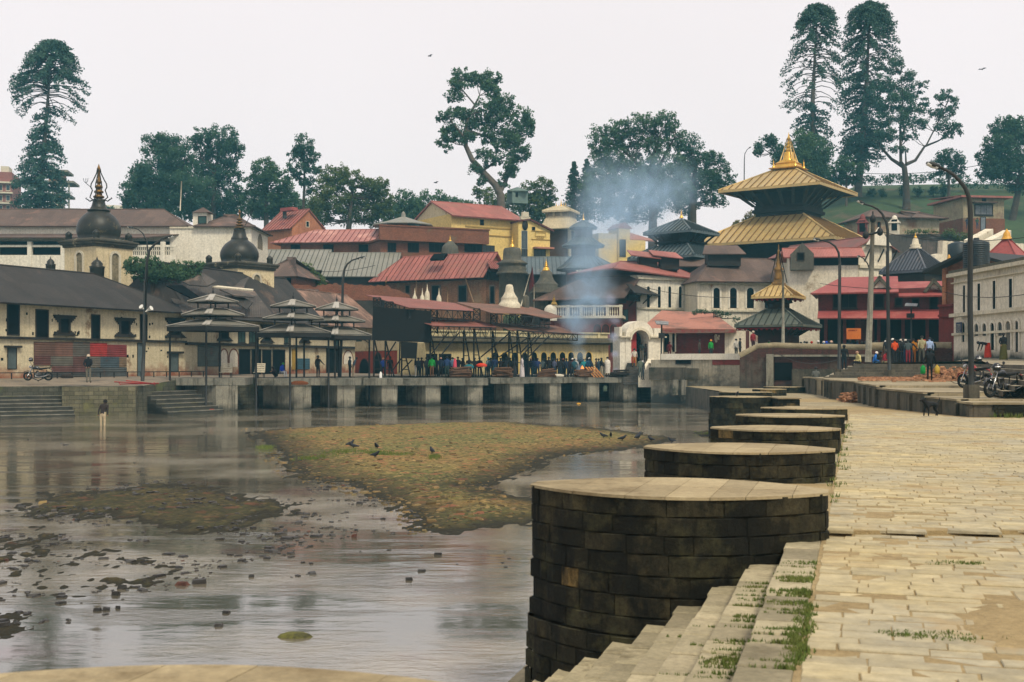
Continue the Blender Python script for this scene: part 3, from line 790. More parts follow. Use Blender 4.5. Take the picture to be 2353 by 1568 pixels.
M_gold=goldmat('gilt_roof',(.66,.46,.17),(.48,.36,.16),.4,.5)
M_gold2=goldmat('bright_gilt',(.85,.50,.08),(.72,.42,.07),.7,.32)
M_pillar=mat('white_trim',(.72,.66,.50),(.60,.54,.40),.6,.9,streak=.35,bump=.2)
M_stone=mat('grey_temple_stone',(.12,.115,.09),(.065,.065,.055),.8,.93,streak=.6,stain=(.16,.14,.09),stain_sc=.8,bump=.6,bsc=6)
M_blackdome=mat('sooty_dome',(.012,.012,.010),(.028,.026,.017),.8,.42,streak=.4,stain=(.12,.10,.05),stain_sc=1.1,stain_p=(.60,.72),bump=.4)
M_pole=mat('painted_pole',(.018,.022,.022),(.03,.03,.027),1.2,.55,bump=.1)
M_lampw=mat('lamp_glass',(.6,.6,.55),(.5,.5,.45),1,.4,bump=0,fine=0)
SEAMC={'gilt_roof':(.22,.13,.04),'grey_seam_roof':(.06,.06,.05),'blue_grey_roof':(.035,.05,.055),'slate_blue_roof':(.04,.045,.06),'verdigris_roof':(.03,.035,.03)}  # dark seam tones: dirt plus the battens' shadow put into the colour
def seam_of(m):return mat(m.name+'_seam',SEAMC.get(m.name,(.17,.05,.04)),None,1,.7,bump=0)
def seams(mb,a0,a1,b0,b1,n,th_=.05,h=.07,skip=()):
 """raised seams between an eave edge a0-a1 and a ridge edge b0-b1 (both 3-D), kept parallel to the slope line"""
 a0,a1,b0,b1=map(Vector,(a0,a1,b0,b1));e=(a1-a0);L=e.length;e.normalize()
 up=((b0+b1)/2-(a0+a1)/2);up-=e*up.dot(e);H=up.length;up.normalize()
 nrm=e.cross(up);nrm=nrm if nrm.z>0 else-nrm
 r0=(b0-a0).dot(e);r1=(b1-a0).dot(e)
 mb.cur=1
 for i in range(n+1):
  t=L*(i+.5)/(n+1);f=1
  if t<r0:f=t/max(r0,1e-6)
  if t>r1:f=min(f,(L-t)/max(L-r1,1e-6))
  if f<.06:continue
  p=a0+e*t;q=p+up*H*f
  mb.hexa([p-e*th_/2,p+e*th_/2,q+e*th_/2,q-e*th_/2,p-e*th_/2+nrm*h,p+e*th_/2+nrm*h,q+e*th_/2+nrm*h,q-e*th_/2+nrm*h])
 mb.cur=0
def roofW(w,t0,t1,o0,o1,ze,zr,hl=0,hr=0,th_=.10,ns=0,lift=0,ridge=None,nsh=0,cap=True,zel=None):
 """pitched roof over a wall frame; returns mesh builder. o0 = front eave offset, o1 = back (negative)"""
 mb=MB();om=(o0+o1)/2 if ridge is None else ridge
 f=w.p;zl=ze if zel is None else zel
 A,B,Cc,D=f(t0,zl,o0),f(t1,ze,o0),f(t1,ze,o1),f(t0,zl,o1);Ra,Rb=f(t0+hl,zr,om),f(t1-hr,zr,om)
 mb.slab([A,B,Rb,Ra],th_);mb.slab([Cc,D,Ra,Rb],th_)
 if hl>0:mb.slab([D,A,Ra],th_)
 if hr>0:mb.slab([B,Cc,Rb],th_)
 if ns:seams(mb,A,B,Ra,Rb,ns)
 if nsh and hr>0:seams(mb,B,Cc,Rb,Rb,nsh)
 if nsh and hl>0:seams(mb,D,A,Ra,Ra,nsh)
 if cap:
  mb.tube([Ra,Rb],.09,6)
  if hl>0:mb.tube([A,Ra],.07,6)
  if hr>0:mb.tube([B,Rb],.07,6)
 return mb,(A,B,Cc,D,Ra,Rb)
def gables(w,mb,t0,t1,o0,o1,ze,zr,left=True,right=True,thk=.25):
 for t,on in((t0,left),(t1,right)):
  if not on:continue
  a=t-(0 if t==t0 else thk);b=a+thk
  f=w.p;om=(o0+o1)/2
  mb.add([f(a,ze,o0),f(b,ze,o0),f(b,ze,o1),f(a,ze,o1),f(a,zr,om),f(b,zr,om)],[(0,4,3),(1,2,5),(0,1,5,4),(2,3,4,5),(0,3,2,1)])
def window(root,w,x0,x1,y0,y1,frame=M_wood,pane=M_void,fr=.08,proud=.05,sill=True,kind='window',arched=False,pointed=False,label=None,bars=0,t=None,wide=0):
 """a framed opening: dark pane set on the wall, frame standing proud, optional sill"""
 if t is None:m_=(x0+x1)/2;t0,t1,z0,z1=w.s_(x0),w.s_(x1),w.z(m_,y1),w.z(m_,y0)
 else:t0,t1,z0,z1=t
 mb=MB();mp=MB()
 if arched or pointed:
  o=arch(t0-fr,t1+fr,z0,z1+fr,n=8,pointed=pointed);i=arch(t0,t1,z0,z1,n=8,pointed=pointed)
  for k in range(len(o)-1):
   a,b,c,d=o[k],o[k+1],i[k+1],i[k];f=w.p
   mb.hexa([f(a[0],a[1],.01),f(b[0],b[1],.01),f(c[0],c[1],.01),f(d[0],d[1],.01),f(a[0],a[1],proud),f(b[0],b[1],proud),f(c[0],c[1],proud),f(d[0],d[1],proud)])
  w.poly(mp,i,-.04,.012)
 else:
  w.box(mb,t0-fr,t0,z0-fr,z1+fr,0,proud);w.box(mb,t1,t1+fr,z0-fr,z1+fr,0,proud)
  w.box(mb,t0,t1,z1,z1+fr,0,proud-.002);w.box(mb,t0,t1,z0-fr,z0,0,proud-.002)
  w.box(mp,t0,t1,z0,z1,-.04,.012)
 for k in range(bars):
  tt=t0+(t1-t0)*(k+1)/(bars+1);w.box(mb,tt-.02,tt+.02,z0,z1,.013,proud-.01)
 if sill:w.box(mb,t0-fr-.06-wide,t1+fr+.06+wide,z0-fr-.09,z0-fr-.002,0,proud+.09)
 if wide:w.box(mb,t0-fr-.06-wide,t1+fr+.06+wide,z1+fr+.002,z1+fr+.12,0,proud+.09)
 if wide:
  for sg,te in((-1,t0-fr),(1,t1+fr)):
   for q in range(3):
    w.box(mb,min(te,te+sg*wide*(.33*(q+1))),max(te,te+sg*wide*(.33*(q+1))),z1+fr-.14*(2-q)-.14,z1+fr-.14*(2-q)+.0,0,proud)
    w.box(mb,min(te,te+sg*wide*(.33*(q+1))),max(te,te+sg*wide*(.33*(q+1))),z0-fr+.10*(2-q)-.0,z0-fr+.10*(2-q)+.10,0,proud-.004)
 fo=part(kind,mb,frame,root)
 if label:fo['label']=label
 mp_=mp.build('pane' if kind=='window' else 'door_panel',pane);mp_.parent=fo
 p=fo;off=Vector((0,0,0))
 while p is not None:off+=p.location;p=p.parent
 mp_.location=-off
 return fo
def bld(name,label,cat,w,x0,x1,group=None):
 a=w.p(w.s_((x0+x1)/2),0);return thing(name,label,cat,(a.x,a.y,gz(a.x,a.y)),group)
def frustum(mb,c,rot,he,ht,ze,zt,th_=.14,ns=9,sh=.06):
 """square pagoda roof: half eave he, half top ht"""
 cx,cy=c;q=lambda r,z,k:Vector((cx+r*math.sqrt(2)*math.cos(rot+math.pi/4+k*math.pi/2),cy+r*math.sqrt(2)*math.sin(rot+math.pi/4+k*math.pi/2),z))
 for k in range(4):
  a0,a1,b0,b1=q(he,ze,k),q(he,ze,k+1),q(ht,zt,k),q(ht,zt,k+1)
  if ht<.02:mb.slab([a0,a1,b0],th_)
  else:mb.slab([a0,a1,b1,b0],th_)
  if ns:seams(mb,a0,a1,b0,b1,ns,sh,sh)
  mb.tube([a0+Vector((0,0,.02)),b0+Vector((0,0,.03))],sh*1.3,6)
  mb.cbox(((a0+a1)/2)-Vector((0,0,th_*.8)),(a1-a0).length,.08,th_*1.2,math.atan2((a1-a0).y,(a1-a0).x))
 return mb
def finial(mb,c,h,r,parts=3):
 prof=[(r,0),(r*1.15,h*.04),(r*.9,h*.10),(r*.75,h*.26),(r*.35,h*.34)]
 z=.34
 for k in range(parts):
  rr=r*(.55-.12*k);prof+=[(rr,h*(z+.03)),(rr*1.05,h*(z+.08)),(rr*.4,h*(z+.12))];z+=.14
 prof+=[(r*.14,h*(z+.02)),(.01,h)]
 return mb.lathe(prof,c,14)
w1=W(0,86,430,105)
r=bld('riverside_house','long whitewashed house under a big dark sheet roof, patched below with corrugated panels','house',w1,0,430)
z_ledge=E+1.72;z_eave=E+4.18
mb=MB();w1.box(mb,-8,w1.s_(425),gz(-36,90)-1.2,z_eave+.1,-9,0);mb.cur=1;hr_=random.Random(12)
for k in range(44):t_=hr_.uniform(0,w1.s_(425));q_=hr_.choice((E+.2,E+.9,E+2.05,E+3.0,E+3.4))+hr_.uniform(-.15,.15);w1.box(mb,t_,t_+hr_.uniform(.1,.24),q_,q_+hr_.uniform(.12,.3),-.1,.006)
M_house=mat('left_house_wall',(.78,.69,.47),(.66,.57,.37),.5,.93,pat=('brick',.25,.08,.006),pcol=(.8,.78,.7),streak=.3,stain=(.21,.13,.07),stain_sc=.45,stain_p=(.57,.66),bump=.4,rise=(E-1.2,.8,(.24,.085,.045)))
part('wall',mb,[M_house,M_void],r)
mb=MB();w1.box(mb,-8,w1.s_(425),z_ledge-.09,z_ledge+.09,0,.22);part('ledge',mb,M_wood,r)
zr1=zz(610,92)
mb,pts=roofW(w1,-9,w1.s_(440),1.0,-10,z_eave,zr1,0,7.0,.14)
part('roof',mb,M_roofd,r)
for q in(zL(80,235)+zL(190,560),zL(375,300)+zL(490,590),zL(948,352)+zL(1022,605),zL(1450,350)+zL(1510,620)):
 window(r,w1,q[0],q[2],q[1]+4,q[3],kind='door',fr=.10,sill=False)
for q in(zL(618,400)+zL(705,545),zL(1240,425)+zL(1325,560),zL(1755,425)+zL(1850,570)):
 window(r,w1,q[0],q[2],q[1],q[3],fr=.14,proud=.12,wide=.5)
for q in(zL(80,705)+zL(165,915),zL(1760,765)+zL(1835,940)):
 window(r,w1,q[0],q[2],q[1],q[3],kind='door',fr=.05,sill=False,pane=mat('grey_door',(.10,.13,.13),(.07,.09,.09),2,.8),label='small door under a wooden lintel')
 mb=MB();w1.pb(mb,q[0]-9,q[2]+9,q[1]-6,q[1]-1,0,.25);part('lintel',mb,M_wood,r)
window(r,w1,*zL(1415,660),*zL(1475,1010)[:0],0,0,0)if False else None
q=zL(1418,655)+zL(1468,1000);window(r,w1,q[0],q[2],q[1],q[3],kind='door',fr=.04,sill=False,pane=mat('blue_grey_door',(.11,.15,.16),(.08,.11,.12),2,.8),label='tall blue grey door beside the lamp post')
cor=lambda nm,c:mat('corrugated_'+nm,c,tuple(x*.6 for x in c),1.2,.7,pat=('rib',.17,.85,1),bump=.15,stain=(.12,.06,.035),stain_sc=1.2,stain_p=(.58,.7))
PAN=[(345,640,560,785,'rust',(.16,.085,.06)),(560,640,745,790,'old_red',(.20,.10,.07)),(745,640,920,790,'grey',(.13,.12,.10)),(920,650,1098,790,'scarlet',(.42,.035,.03)),(1098,670,1300,795,'crimson',(.24,.04,.04)),(345,785,515,880,'maroon',(.14,.055,.045)),(515,785,745,890,'green_grey',(.15,.14,.11)),(745,788,880,905,'brown',(.13,.06,.05)),(880,795,1030,900,'pale_grey',(.17,.15,.12)),(1030,795,1222,905,'steel_blue',(.07,.10,.12)),(1222,795,1300,895,'tan',(.22,.15,.09)),(530,890,740,950,'plum',(.17,.08,.07)),(740,905,880,960,'dull_red',(.16,.07,.065)),(880,905,1300,1015,'slate',(.09,.10,.10)),(345,950,880,1015,'charcoal',(.07,.07,.065))]
for x0,y0,x1,y1,nm,c in PAN:
 a,b=zL(x0,y0),zL(x1,y1);mb=MB();w1.pb(mb,a[0],b[0],a[1],b[1],.03,.07+.02*random.random())
 part('corrugated_panel',mb,cor(nm,c),r,nm.replace('_',' ')+' corrugated sheet panel on the lower wall')
w2=W(425,105,862,142)
r=bld('riverside_house','cream plaster house behind the three canopies, with arches and green shutters','house',w2,430,860)
zl2=w2.z(640,795);ze2=w2.z(640,742)
mb=MB();w2.box(mb,0,w2.L+.5,E-2.2,ze2+.1,-7,0);part('wall',mb,M_house,r)
mb=MB();w2.box(mb,0,w2.L+.5,zl2-.12,zl2+.12,0,.3);part('ledge',mb,M_wood,r)
mb,_=roofW(w2,-.5,w2.s_(735),1.0,-9,ze2,ze2+5.0,2,0,.14);part('roof',mb,M_roofd,r)
mb,_=roofW(w2,w2.s_(735)+.05,w2.L+1,1.1,-9,ze2,zz(672,138),0,0,.14);part('roof',mb,mat('rust_streaked_roof',(.17,.105,.075),(.13,.085,.065),.3,.8,pat=('rib',.15,.8,0),stain=(.30,.18,.13),stain_sc=.35,stain_p=(.5,.62)),r,'wide streaked brown sheet roof')
for a,b,pane in((zM(630,555),zM(740,630),M_void),(zM(1090,580),zM(1190,650),M_void),(zM(1500,600),zM(1590,655),M_void)):
 window(r,w2,a[0]+4,b[0]-4,a[1]-16,b[1],fr=.12,proud=.1,wide=.5)
M_shut=mat('green_shutter',(.035,.085,.075),(.02,.05,.045),2,.7)
for a,b in((zM(838,560),zM(905,665)),(zM(955,560),zM(1015,665)),(zM(1330,590),zM(1368,670)),(zM(1860,610),zM(1900,700)),(zM(2100,615),zM(2150,720))):
 window(r,w2,a[0],b[0],a[1]-14,b[1],fr=.08,pane=M_shut,bars=1)
for a,b in((zM(645,745),zM(720,930)),(zM(740,745),zM(830,930))):
 window(r,w2,a[0],b[0],a[1],b[1],arched=True,pane=M_white2,frame=M_brick,fr=.12,sill=False,kind='blind_arch')
for a,b in((zM(845,750),zM(960,1020)),(zM(980,750),zM(1075,1020)),(zM(1095,755),zM(1185,1020)),(zM(1205,755),zM(1330,1020)),(zM(1780,740),zM(1860,1020)),(zM(1880,740),zM(1930,1020))):
 window(r,w2,a[0],b[0],a[1],b[1],kind='doorway',fr=.10,sill=False)
a,b=zM(1410,740),zM(1462,960);mb=MB();w2.pb(mb,a[0],b[0],a[1],b[1],.02,.08);part('yellow_panel',mb,mat('ochre_panel',(.42,.27,.04),None,1,.8),r)
a,b=zM(1460,840),zM(1595,955);mb=MB();w2.pb(mb,a[0],b[0],a[1],b[1],.02,.08);part('corrugated_panel',mb,cor('teal_blue',(.05,.13,.18)),r,'teal blue corrugated panel under a small window')
a,b=zM(400,700),zM(645,925);mb=MB();w2.pb(mb,a[0],b[0],a[1],b[1],.02,.08);part('corrugated_panel',mb,cor('faded_green',(.12,.14,.12)),r,'faded green corrugated panel left of the arches')
a,b=zM(1960,760),zM(2060,900);window(r,w2,a[0],b[0],a[1],b[1],arched=True,pane=M_white2,frame=M_brick,fr=.12,sill=False,kind='blind_arch')
a,b=zN(-60,775),zN(500,1085);w3=W(a[0],128,b[0]+2,118)
r=bld('wall_building','low building painted orange red behind the steel roofs','building',w3,a[0],b[0])
mb=MB();w3.pb(mb,a[0],b[0],a[1],b[1]+30,-4,0);part('wall',mb,mat('orange_red_plaster',(.36,.055,.022),(.28,.04,.02),.6,.85,streak=.6,stain=(.12,.03,.02),stain_sc=.6),r)
mb=MB();w3.pb(mb,a[0],b[0],zN(0,650)[1],a[1]-1,-4,.0);part('upper_wall',mb,M_cream,r)
for aa,bb in((zN(185,800),zN(265,1050)),(zN(0,875),zN(110,1060)),(zN(590,870),zN(690,1060))):
 if bb[0]<b[0]:window(r,w3,aa[0],bb[0],aa[1],bb[1],kind='doorway',fr=.10,sill=False,arched=True,frame=M_wood)
w4=W(1040,113,1398,124)
r=bld('arcade_building','low pale yellow building with a row of dark arches and a balustraded parapet','building',w4,1040,1398)
zc4=w4.z(1300,786)
mb=MB();w4.box(mb,-3,w4.L,E-2.2,zc4-.25,-5,0);part('wall',mb,mat('pale_yellow_plaster',(.74,.62,.33),(.62,.51,.26),.5,.9,streak=.3,stain=(.15,.12,.07),stain_sc=.4,stain_p=(.6,.7),bump=.2,rise=(E-1.4,.5,(.10,.09,.05))),r)
mb=MB();w4.box(mb,-3,w4.L+.5,zc4-.25,zc4-.08,-.2,.35);w4.box(mb,-3,w4.L+.9,zc4-.08,zc4+.22,-5,.8);w4.box(mb,-3,w4.L+.6,zc4+.22,zc4+.4,-4,.5);part('cornice',mb,mat('dirty_cornice',(.16,.145,.10),(.10,.09,.065),1,.9,streak=.6),r)
mb=MB();zt4=w4.z(1390,766);w4.box(mb,-3,w4.L-.1,zc4+.4,zt4-.1,-.3,0);w4.box(mb,-3,w4.L+.1,zt4-.1,zt4+.05,-.4,.12)
t=-3
while t<w4.L:w4.box(mb,t,t+.35,zc4+.42,zt4-.12,0,.1);t+=3.4
part('parapet',mb,mat('parapet_yellow',(.66,.58,.34),(.5,.43,.24),.7,.9,streak=.6,bump=.2),r)
for cx_ in(50,158,268,373,478,575,676,775):
 a=zO(cx_-33,728);b=zO(cx_+33,1000);window(r,w4,a[0],b[0],a[1],b[1]+2,kind='archway',fr=.14,sill=False,pointed=True,frame=M_yellow)
for cx_ in(1650,1770,1895,2020,2135,2260):
 a=zN(cx_-42,790);b=zN(cx_+42,1060);window(r,w4,a[0],b[0],a[1],b[1],kind='archway',fr=.14,sill=False,pointed=True,frame=M_yellow)if cx_<1900 else None
for a,b in((zN(820,820),zN(935,1050)),(zN(975,820),zN(1105,1050))):
 window(r,w4,a[0],b[0],a[1],b[1],kind='doorway',fr=.10,sill=False)
a=zN(700,545)
w5=W(1030,111,1135,114.5)
PLAT=[(zM(120,0)[0],zM(912,0)[0],86.0,869.5,886,[(zM(125,0)[0],zM(590,0)[0],1),(zM(600,0)[0],zM(830,0)[0],0)]),(zM(1030,0)[0],zM(1710,0)[0],89.5,870,886,[(zM(1100,0)[0],zM(1425,0)[0],1),(zM(1432,0)[0],zM(1617,0)[0],0)]),(zM(1712,0)[0],zM(2150,0)[0],92.0,870,886,[(zM(1716,0)[0],zM(1890,0)[0],1),(zM(1895,0)[0],zM(2085,0)[0],0)]),(zM(2175,0)[0],zN(525,0)[0],94.5,870,886,[(zM(2200,0)[0],zN(262,0)[0],1),(zN(266,0)[0],zN(458,0)[0],0)]),(zN(527,0)[0],zN(1055,0)[0],97,870,886,[(zN(560,0)[0],zN(802,0)[0],1),(zN(806,0)[0],zN(985,0)[0],0)]),(zN(1060,0)[0],zN(1572,0)[0],99.5,870,886,[(zN(1090,0)[0],zN(1315,0)[0],1),(zN(1320,0)[0],zN(1503,0)[0],0)]),(zN(1600,0)[0],zN(2070,0)[0],101.5,868.5,882,[(zN(1640,0)[0],zN(1830,0)[0],1),(zN(1835,0)[0],zN(2006,0)[0],0)]),(zG(330,0)[0],zG(885,0)[0],103.5,868,881,[(zG(400,0)[0],zG(630,0)[0],1),(zG(634,0)[0],zG(800,0)[0],0)]),(zG(890,0)[0],zG(1990,0)[0],106,867.5,880,[(zG(960,0)[0],zG(1180,0)[0],1),(zG(1190,0)[0],zG(1360,0)[0],0),(zG(1500,0)[0],zG(1700,0)[0],1),(zG(1720,0)[0],zG(1910,0)[0],0)])]
for i,(x0,x1,Y,yt,yb,sp)in enumerate(PLAT):
 zt,zb=zz(yt,Y),zz(yb,Y)
 w=W(x0,Y,x1,Y+.4*(x1-x0)/F*Y*.25)
 r=thing('pyre_platform',('cremation platform, number %s from the left, '%['one','two','three','four','five','six','seven','eight','nine'][i])+['under the leftmost canopy','under the middle canopy','under the right canopy','left of the black screens','below the black screen','with stacked logs on its deck','with the man in white on it','left of the burning pyre','longest, carrying the smoking pyre'][i],'platform',(X((x0+x1)/2,Y),Y,zt),'cremation platforms on the far bank')
 mb=MB();w.box(mb,0,w.L,zb,zt,-(8 if i>5 else 5),0)
 part('deck',mb,mat('stained_deck_edge',(.23,.22,.175),(.14,.14,.115),.8,.93,streak=1.0,stain=(.05,.05,.04),stain_sc=.6,stain_p=(.5,.64),bump=.3),r)
 for(a,b,_),(b2,c2,_)in zip(sp[::2],sp[1::2]):
  mb=MB();mb.prism([(X(a,Y+2.6),Y+2.6),(X(b2,Y+.35),Y+.35),(X(c2,Y+.5),Y+.5),(X(c2,Y+5),Y+5),(X(a,Y+6),Y+6)],-.5,zb)
  part('pier_body',mb,M_conc,r)
def stair(name,label,path,n,rise,tread,ztop,m=M_bankw,loc=None):
 r=thing(name,label,'steps',(path[0][0],path[0][1],0))
 mb=MB();mt_=MB()
 for k in range(n):
  q=[Vector(p)for p in path];d=(q[-1]-q[0]).normalized();nn=Vector((d.y,-d.x))
  f=[p+nn*tread*(k+1)*1.0 for p in q]
  poly=[(p.x,p.y)for p in q]+[(p.x,p.y)for p in reversed(f)]
  mb.t=.4;mb.prism(poly,ztop-rise*(k+1)-rise-.5,ztop-rise*(k+1)-.05);mt_.prism([(x-nn.x*.0+nn.x*.03,y+nn.y*.03)for x,y in poly],ztop-rise*(k+1)-.048,ztop-rise*(k+1)+.01)
 part('step_flight',mb,mat('dark_riser',(.07,.068,.055),(.04,.04,.033),1.1,.9,bump=.4),r);part('step_edges',mt_,m,r);return r
M_stepd=mat('wet_stone_steps',(.27,.25,.20),(.13,.13,.105),1.1,.85,stain=(.10,.10,.05),stain_sc=.6,pat=('brick',.9,.3,.012),pcol=(.3,.3,.3),bump=.5)
stair('ghat_steps','dark stone steps descending into the water at the far left',[(X(-60,77),77.2),(X(156,80),80.0)],7,.23,.42,E-1.95,M_stepd)
stair('ghat_steps','dark mossy steps between the stone wall and the first cremation platform',[(X(322,82.3),82.3),(X(440,86.5),86.5)],6,.26,.5,E-1.75,M_stepd)
stair('ghat_steps','steps into the dark water just right of the long smoking platform',[(X(1470,109),109),(X(1660,117),117)],8,.27,.55,E-1.15,M_stepd)
r=thing('stone_wall','mossy yellow brown block wall beside the man standing in the river','wall',(X(230,78.6),78.6,0))
mb=MB();mb.prism([(X(150,79),78.4),(X(321,80.3),79.4),(X(321,84),84),(X(150,84),84)],-.4,E-1.62);part('masonry_body',mb,mat('mossy_block_wall',(.20,.18,.11),(.10,.095,.06),.7,.93,pat=('brick',.6,.27,.014),pcol=(.2,.2,.17),streak=.5,stain=(.12,.115,.05),stain_sc=.7,stain_p=(.54,.68),bump=.6),r)
wf=W(-10,83.5,470,97)
r=thing('railing','low black iron railing in front of the left house','fence',(X(0,83.5),83.5,E-1.2))
mb=MB();zb_,zt_=wf.z(0,870),wf.z(0,857)
zf=lambda t:wf.z(0,870)+0*t
wf.box(mb,0,wf.L,zt_-.04,zt_+.02,-.03,.03);part('rail',mb,M_iron,r)
t=0
while t<wf.L:
 mb=MB();wf.box(mb,t-.03,t+.03,zb_-.2,zt_,-.03,.03);part('post',mb,M_iron,r);t+=1.15
def pxof(v):return 1176.5+v[0]/v[1]*F
def WP(A,B):return W(pxof(A),A[1],pxof(B),B[1])
def corner(pc,Yc,pl,pr,th):
 """box whose near corner is seen at column pc: returns corner, left end, right end, back"""
 t=R(th);c=Vector((X(pc,Yc),Yc));dl=Vector((-math.cos(t),math.sin(t)));dr=Vector((math.sin(t),math.cos(t)))
 def reach(d,px):
  u=(px-1176.5)/F;return(c.x-u*c.y)/(u*d.y-d.x)
 L,G=reach(dl,pl),reach(dr,pr)
 return c,c+dl*L,c+dr*G,L,G
def house(name,label,cat,pc,Yc,pl,pr,th,ye,yr,axis,mwall,mroof,over=.5,hl=0,hr=0,ns=0,nsh=0,yb=None,group=None,th_=.12,zb=None,gl=True,grt=True,gmat=None):
 """corner-on house; eave row ye read at the near corner, ridge row yr read above the ridge end nearest the viewer"""
 c,l,rgt,L,G=corner(pc,Yc,pl,pr,th);og=over*.3
 wl,wr=WP(l,c),WP(c,rgt)
 w,D=(wl,G)if axis=='L' else(wr,L)
 ze=zz(ye,Yc);m=(w.p(w.L if axis=='L' else 0,0,-D/2));zr=zz(yr,m.y);kr=over/(D/2);ze=(ze+kr*zr)/(1+kr)
 base=(gz(c.x,c.y)-.6)if zb is None else zb
 r=thing(name,label,cat,(c.x,c.y,base+.6 if zb is None else zb),group)
 mb=MB();b=l+rgt-c;mb.prism([(l.x,l.y),(c.x,c.y),(rgt.x,rgt.y),(b.x,b.y)],base,ze)
 part('wall',mb,mwall,r)
 if(hl==0 and gl)or(hr==0 and grt):
  mb=MB();gables(w,mb,0,w.L,0,-D,ze,zr-.05,hl==0 and gl,hr==0 and grt);part('gable',mb,gmat or mwall,r)
 s=(zr-ze)/(D/2)*over
 mb,pts=roofW(w,-(og if hl==0 else over),w.L+(og if hr==0 else over),over,-D-over,ze-s+.06,zr+.06,hl+over*(hl>0),hr+over*(hr>0),th_,ns,nsh=nsh)
 rf=part('roof',mb,mroof,r)
 return r,wl,wr,w,ze,zr,rf,D
def wframe(name,label,cat,pa,Ya,pb,Yb,ytop,depth,m,group=None,base=None,at=None):
 w=W(pa,Ya,pb,Yb);zt=w.z(at or(pa+pb)/2,ytop);a=w.p(w.L/2,0)
 g=min(gz(*w.p(0,0).xy),gz(*w.p(w.L,0).xy))if base is None else base
 r=thing(name,label,cat,(a.x,a.y,g),group);mb=MB();w.box(mb,0,w.L,g-.6,zt,-depth,0);part('wall',mb,m,r)
 return r,w,zt,g
r,w,zt,g=wframe('barrack','long white barrack with rusty brown roof and veranda behind the left dome','building',-60,150,zA(1690,0)[0],150,zA(0,735)[1],10,M_white2,at=300)
mb,_=roofW(w,-2,w.L+.7,.7,-10.7,zt,zz(zA(0,577)[1],155),0,4.6,.15);part('roof',mb,M_roofb,r)
mb=MB();zv=zz(zA(0,835)[1],146);za_=zt-.9;f=w.p
mb.slab([f(-2,zv,4.2),f(w.L-4,zv,4.2),f(w.L,za_,.02),f(-2,za_,.02)],.12);part('veranda_roof',mb,M_roofb,r)
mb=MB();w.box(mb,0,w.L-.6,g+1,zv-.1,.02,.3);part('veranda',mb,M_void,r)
mb=MB();zba,zbb=zz(zA(0,908)[1],147),zz(zA(0,1000)[1],147)
for t in range(0,int(w.L),4):w.box(mb,t,t+.5,zbb-2,zba+.4,3.1,3.6)
w.box(mb,0,w.L,zba-.25,zba,3.2,3.5);w.box(mb,0,w.L,zbb-2.5,zbb,3.2,3.5)
t=w.L*.6
while t<w.L-.3:w.box(mb,t,t+.10,zbb,zba-.25,3.3,3.4);t+=.24
w.box(mb,w.L*.6,w.L,(zba+zbb)/2-.15,(zba+zbb)/2,3.3,3.4)
part('balustrade',mb,M_white2,r)
r,w,zt,g=wframe('barrack','plain white block with hipped brown roof joined to the long barrack','building',zA(1560,0)[0],149.5,zB(105,0)[0],149.5,zA(0,735)[1],10,M_white2,at=500)
mb,_=roofW(w,3.0,w.L+.6,.6,-10.6,zt,zz(zA(0,632)[1],155),4,5.2,.15);part('roof',mb,M_roofb,r)
mb=MB();w.box(mb,0,w.L+.15,zt-.25,zt-.05,-10.1,.15);part('cornice',mb,M_pillar,r)
ws=WP(w.p(w.L,0).xy,w.p(w.L,0,-10).xy)
a,b=zB(158,800),zB(207,945);window(r,ws,a[0],b[0],a[1],b[1],arched=True,frame=M_white2,pane=mat('lattice_screen',(.30,.24,.15),(.12,.10,.07),6,.9),sill=False,label='arched lattice window')
a,b=zA(1795,610),zA(1920,735)
wd=W(a[0],151,b[0],151);r2=r
mb=MB();wd.pb(mb,a[0],b[0],a[1],b[1]+2,-2,1.2);part('dormer',mb,M_white2,r)
mb=MB();q=P((a[0]+b[0])/2,zA(0,610)[1],150);mb.square([(1.15,0),(.05,.75)],(q.x,150.6,q.z),0);part('dormer_roof',mb,M_roofb,r)
window(r,W(a[0],149.75,b[0],149.75),zA(1825,0)[0],zA(1893,0)[0],zA(0,645)[1],zA(0,705)[1],pane=M_shut,sill=False)
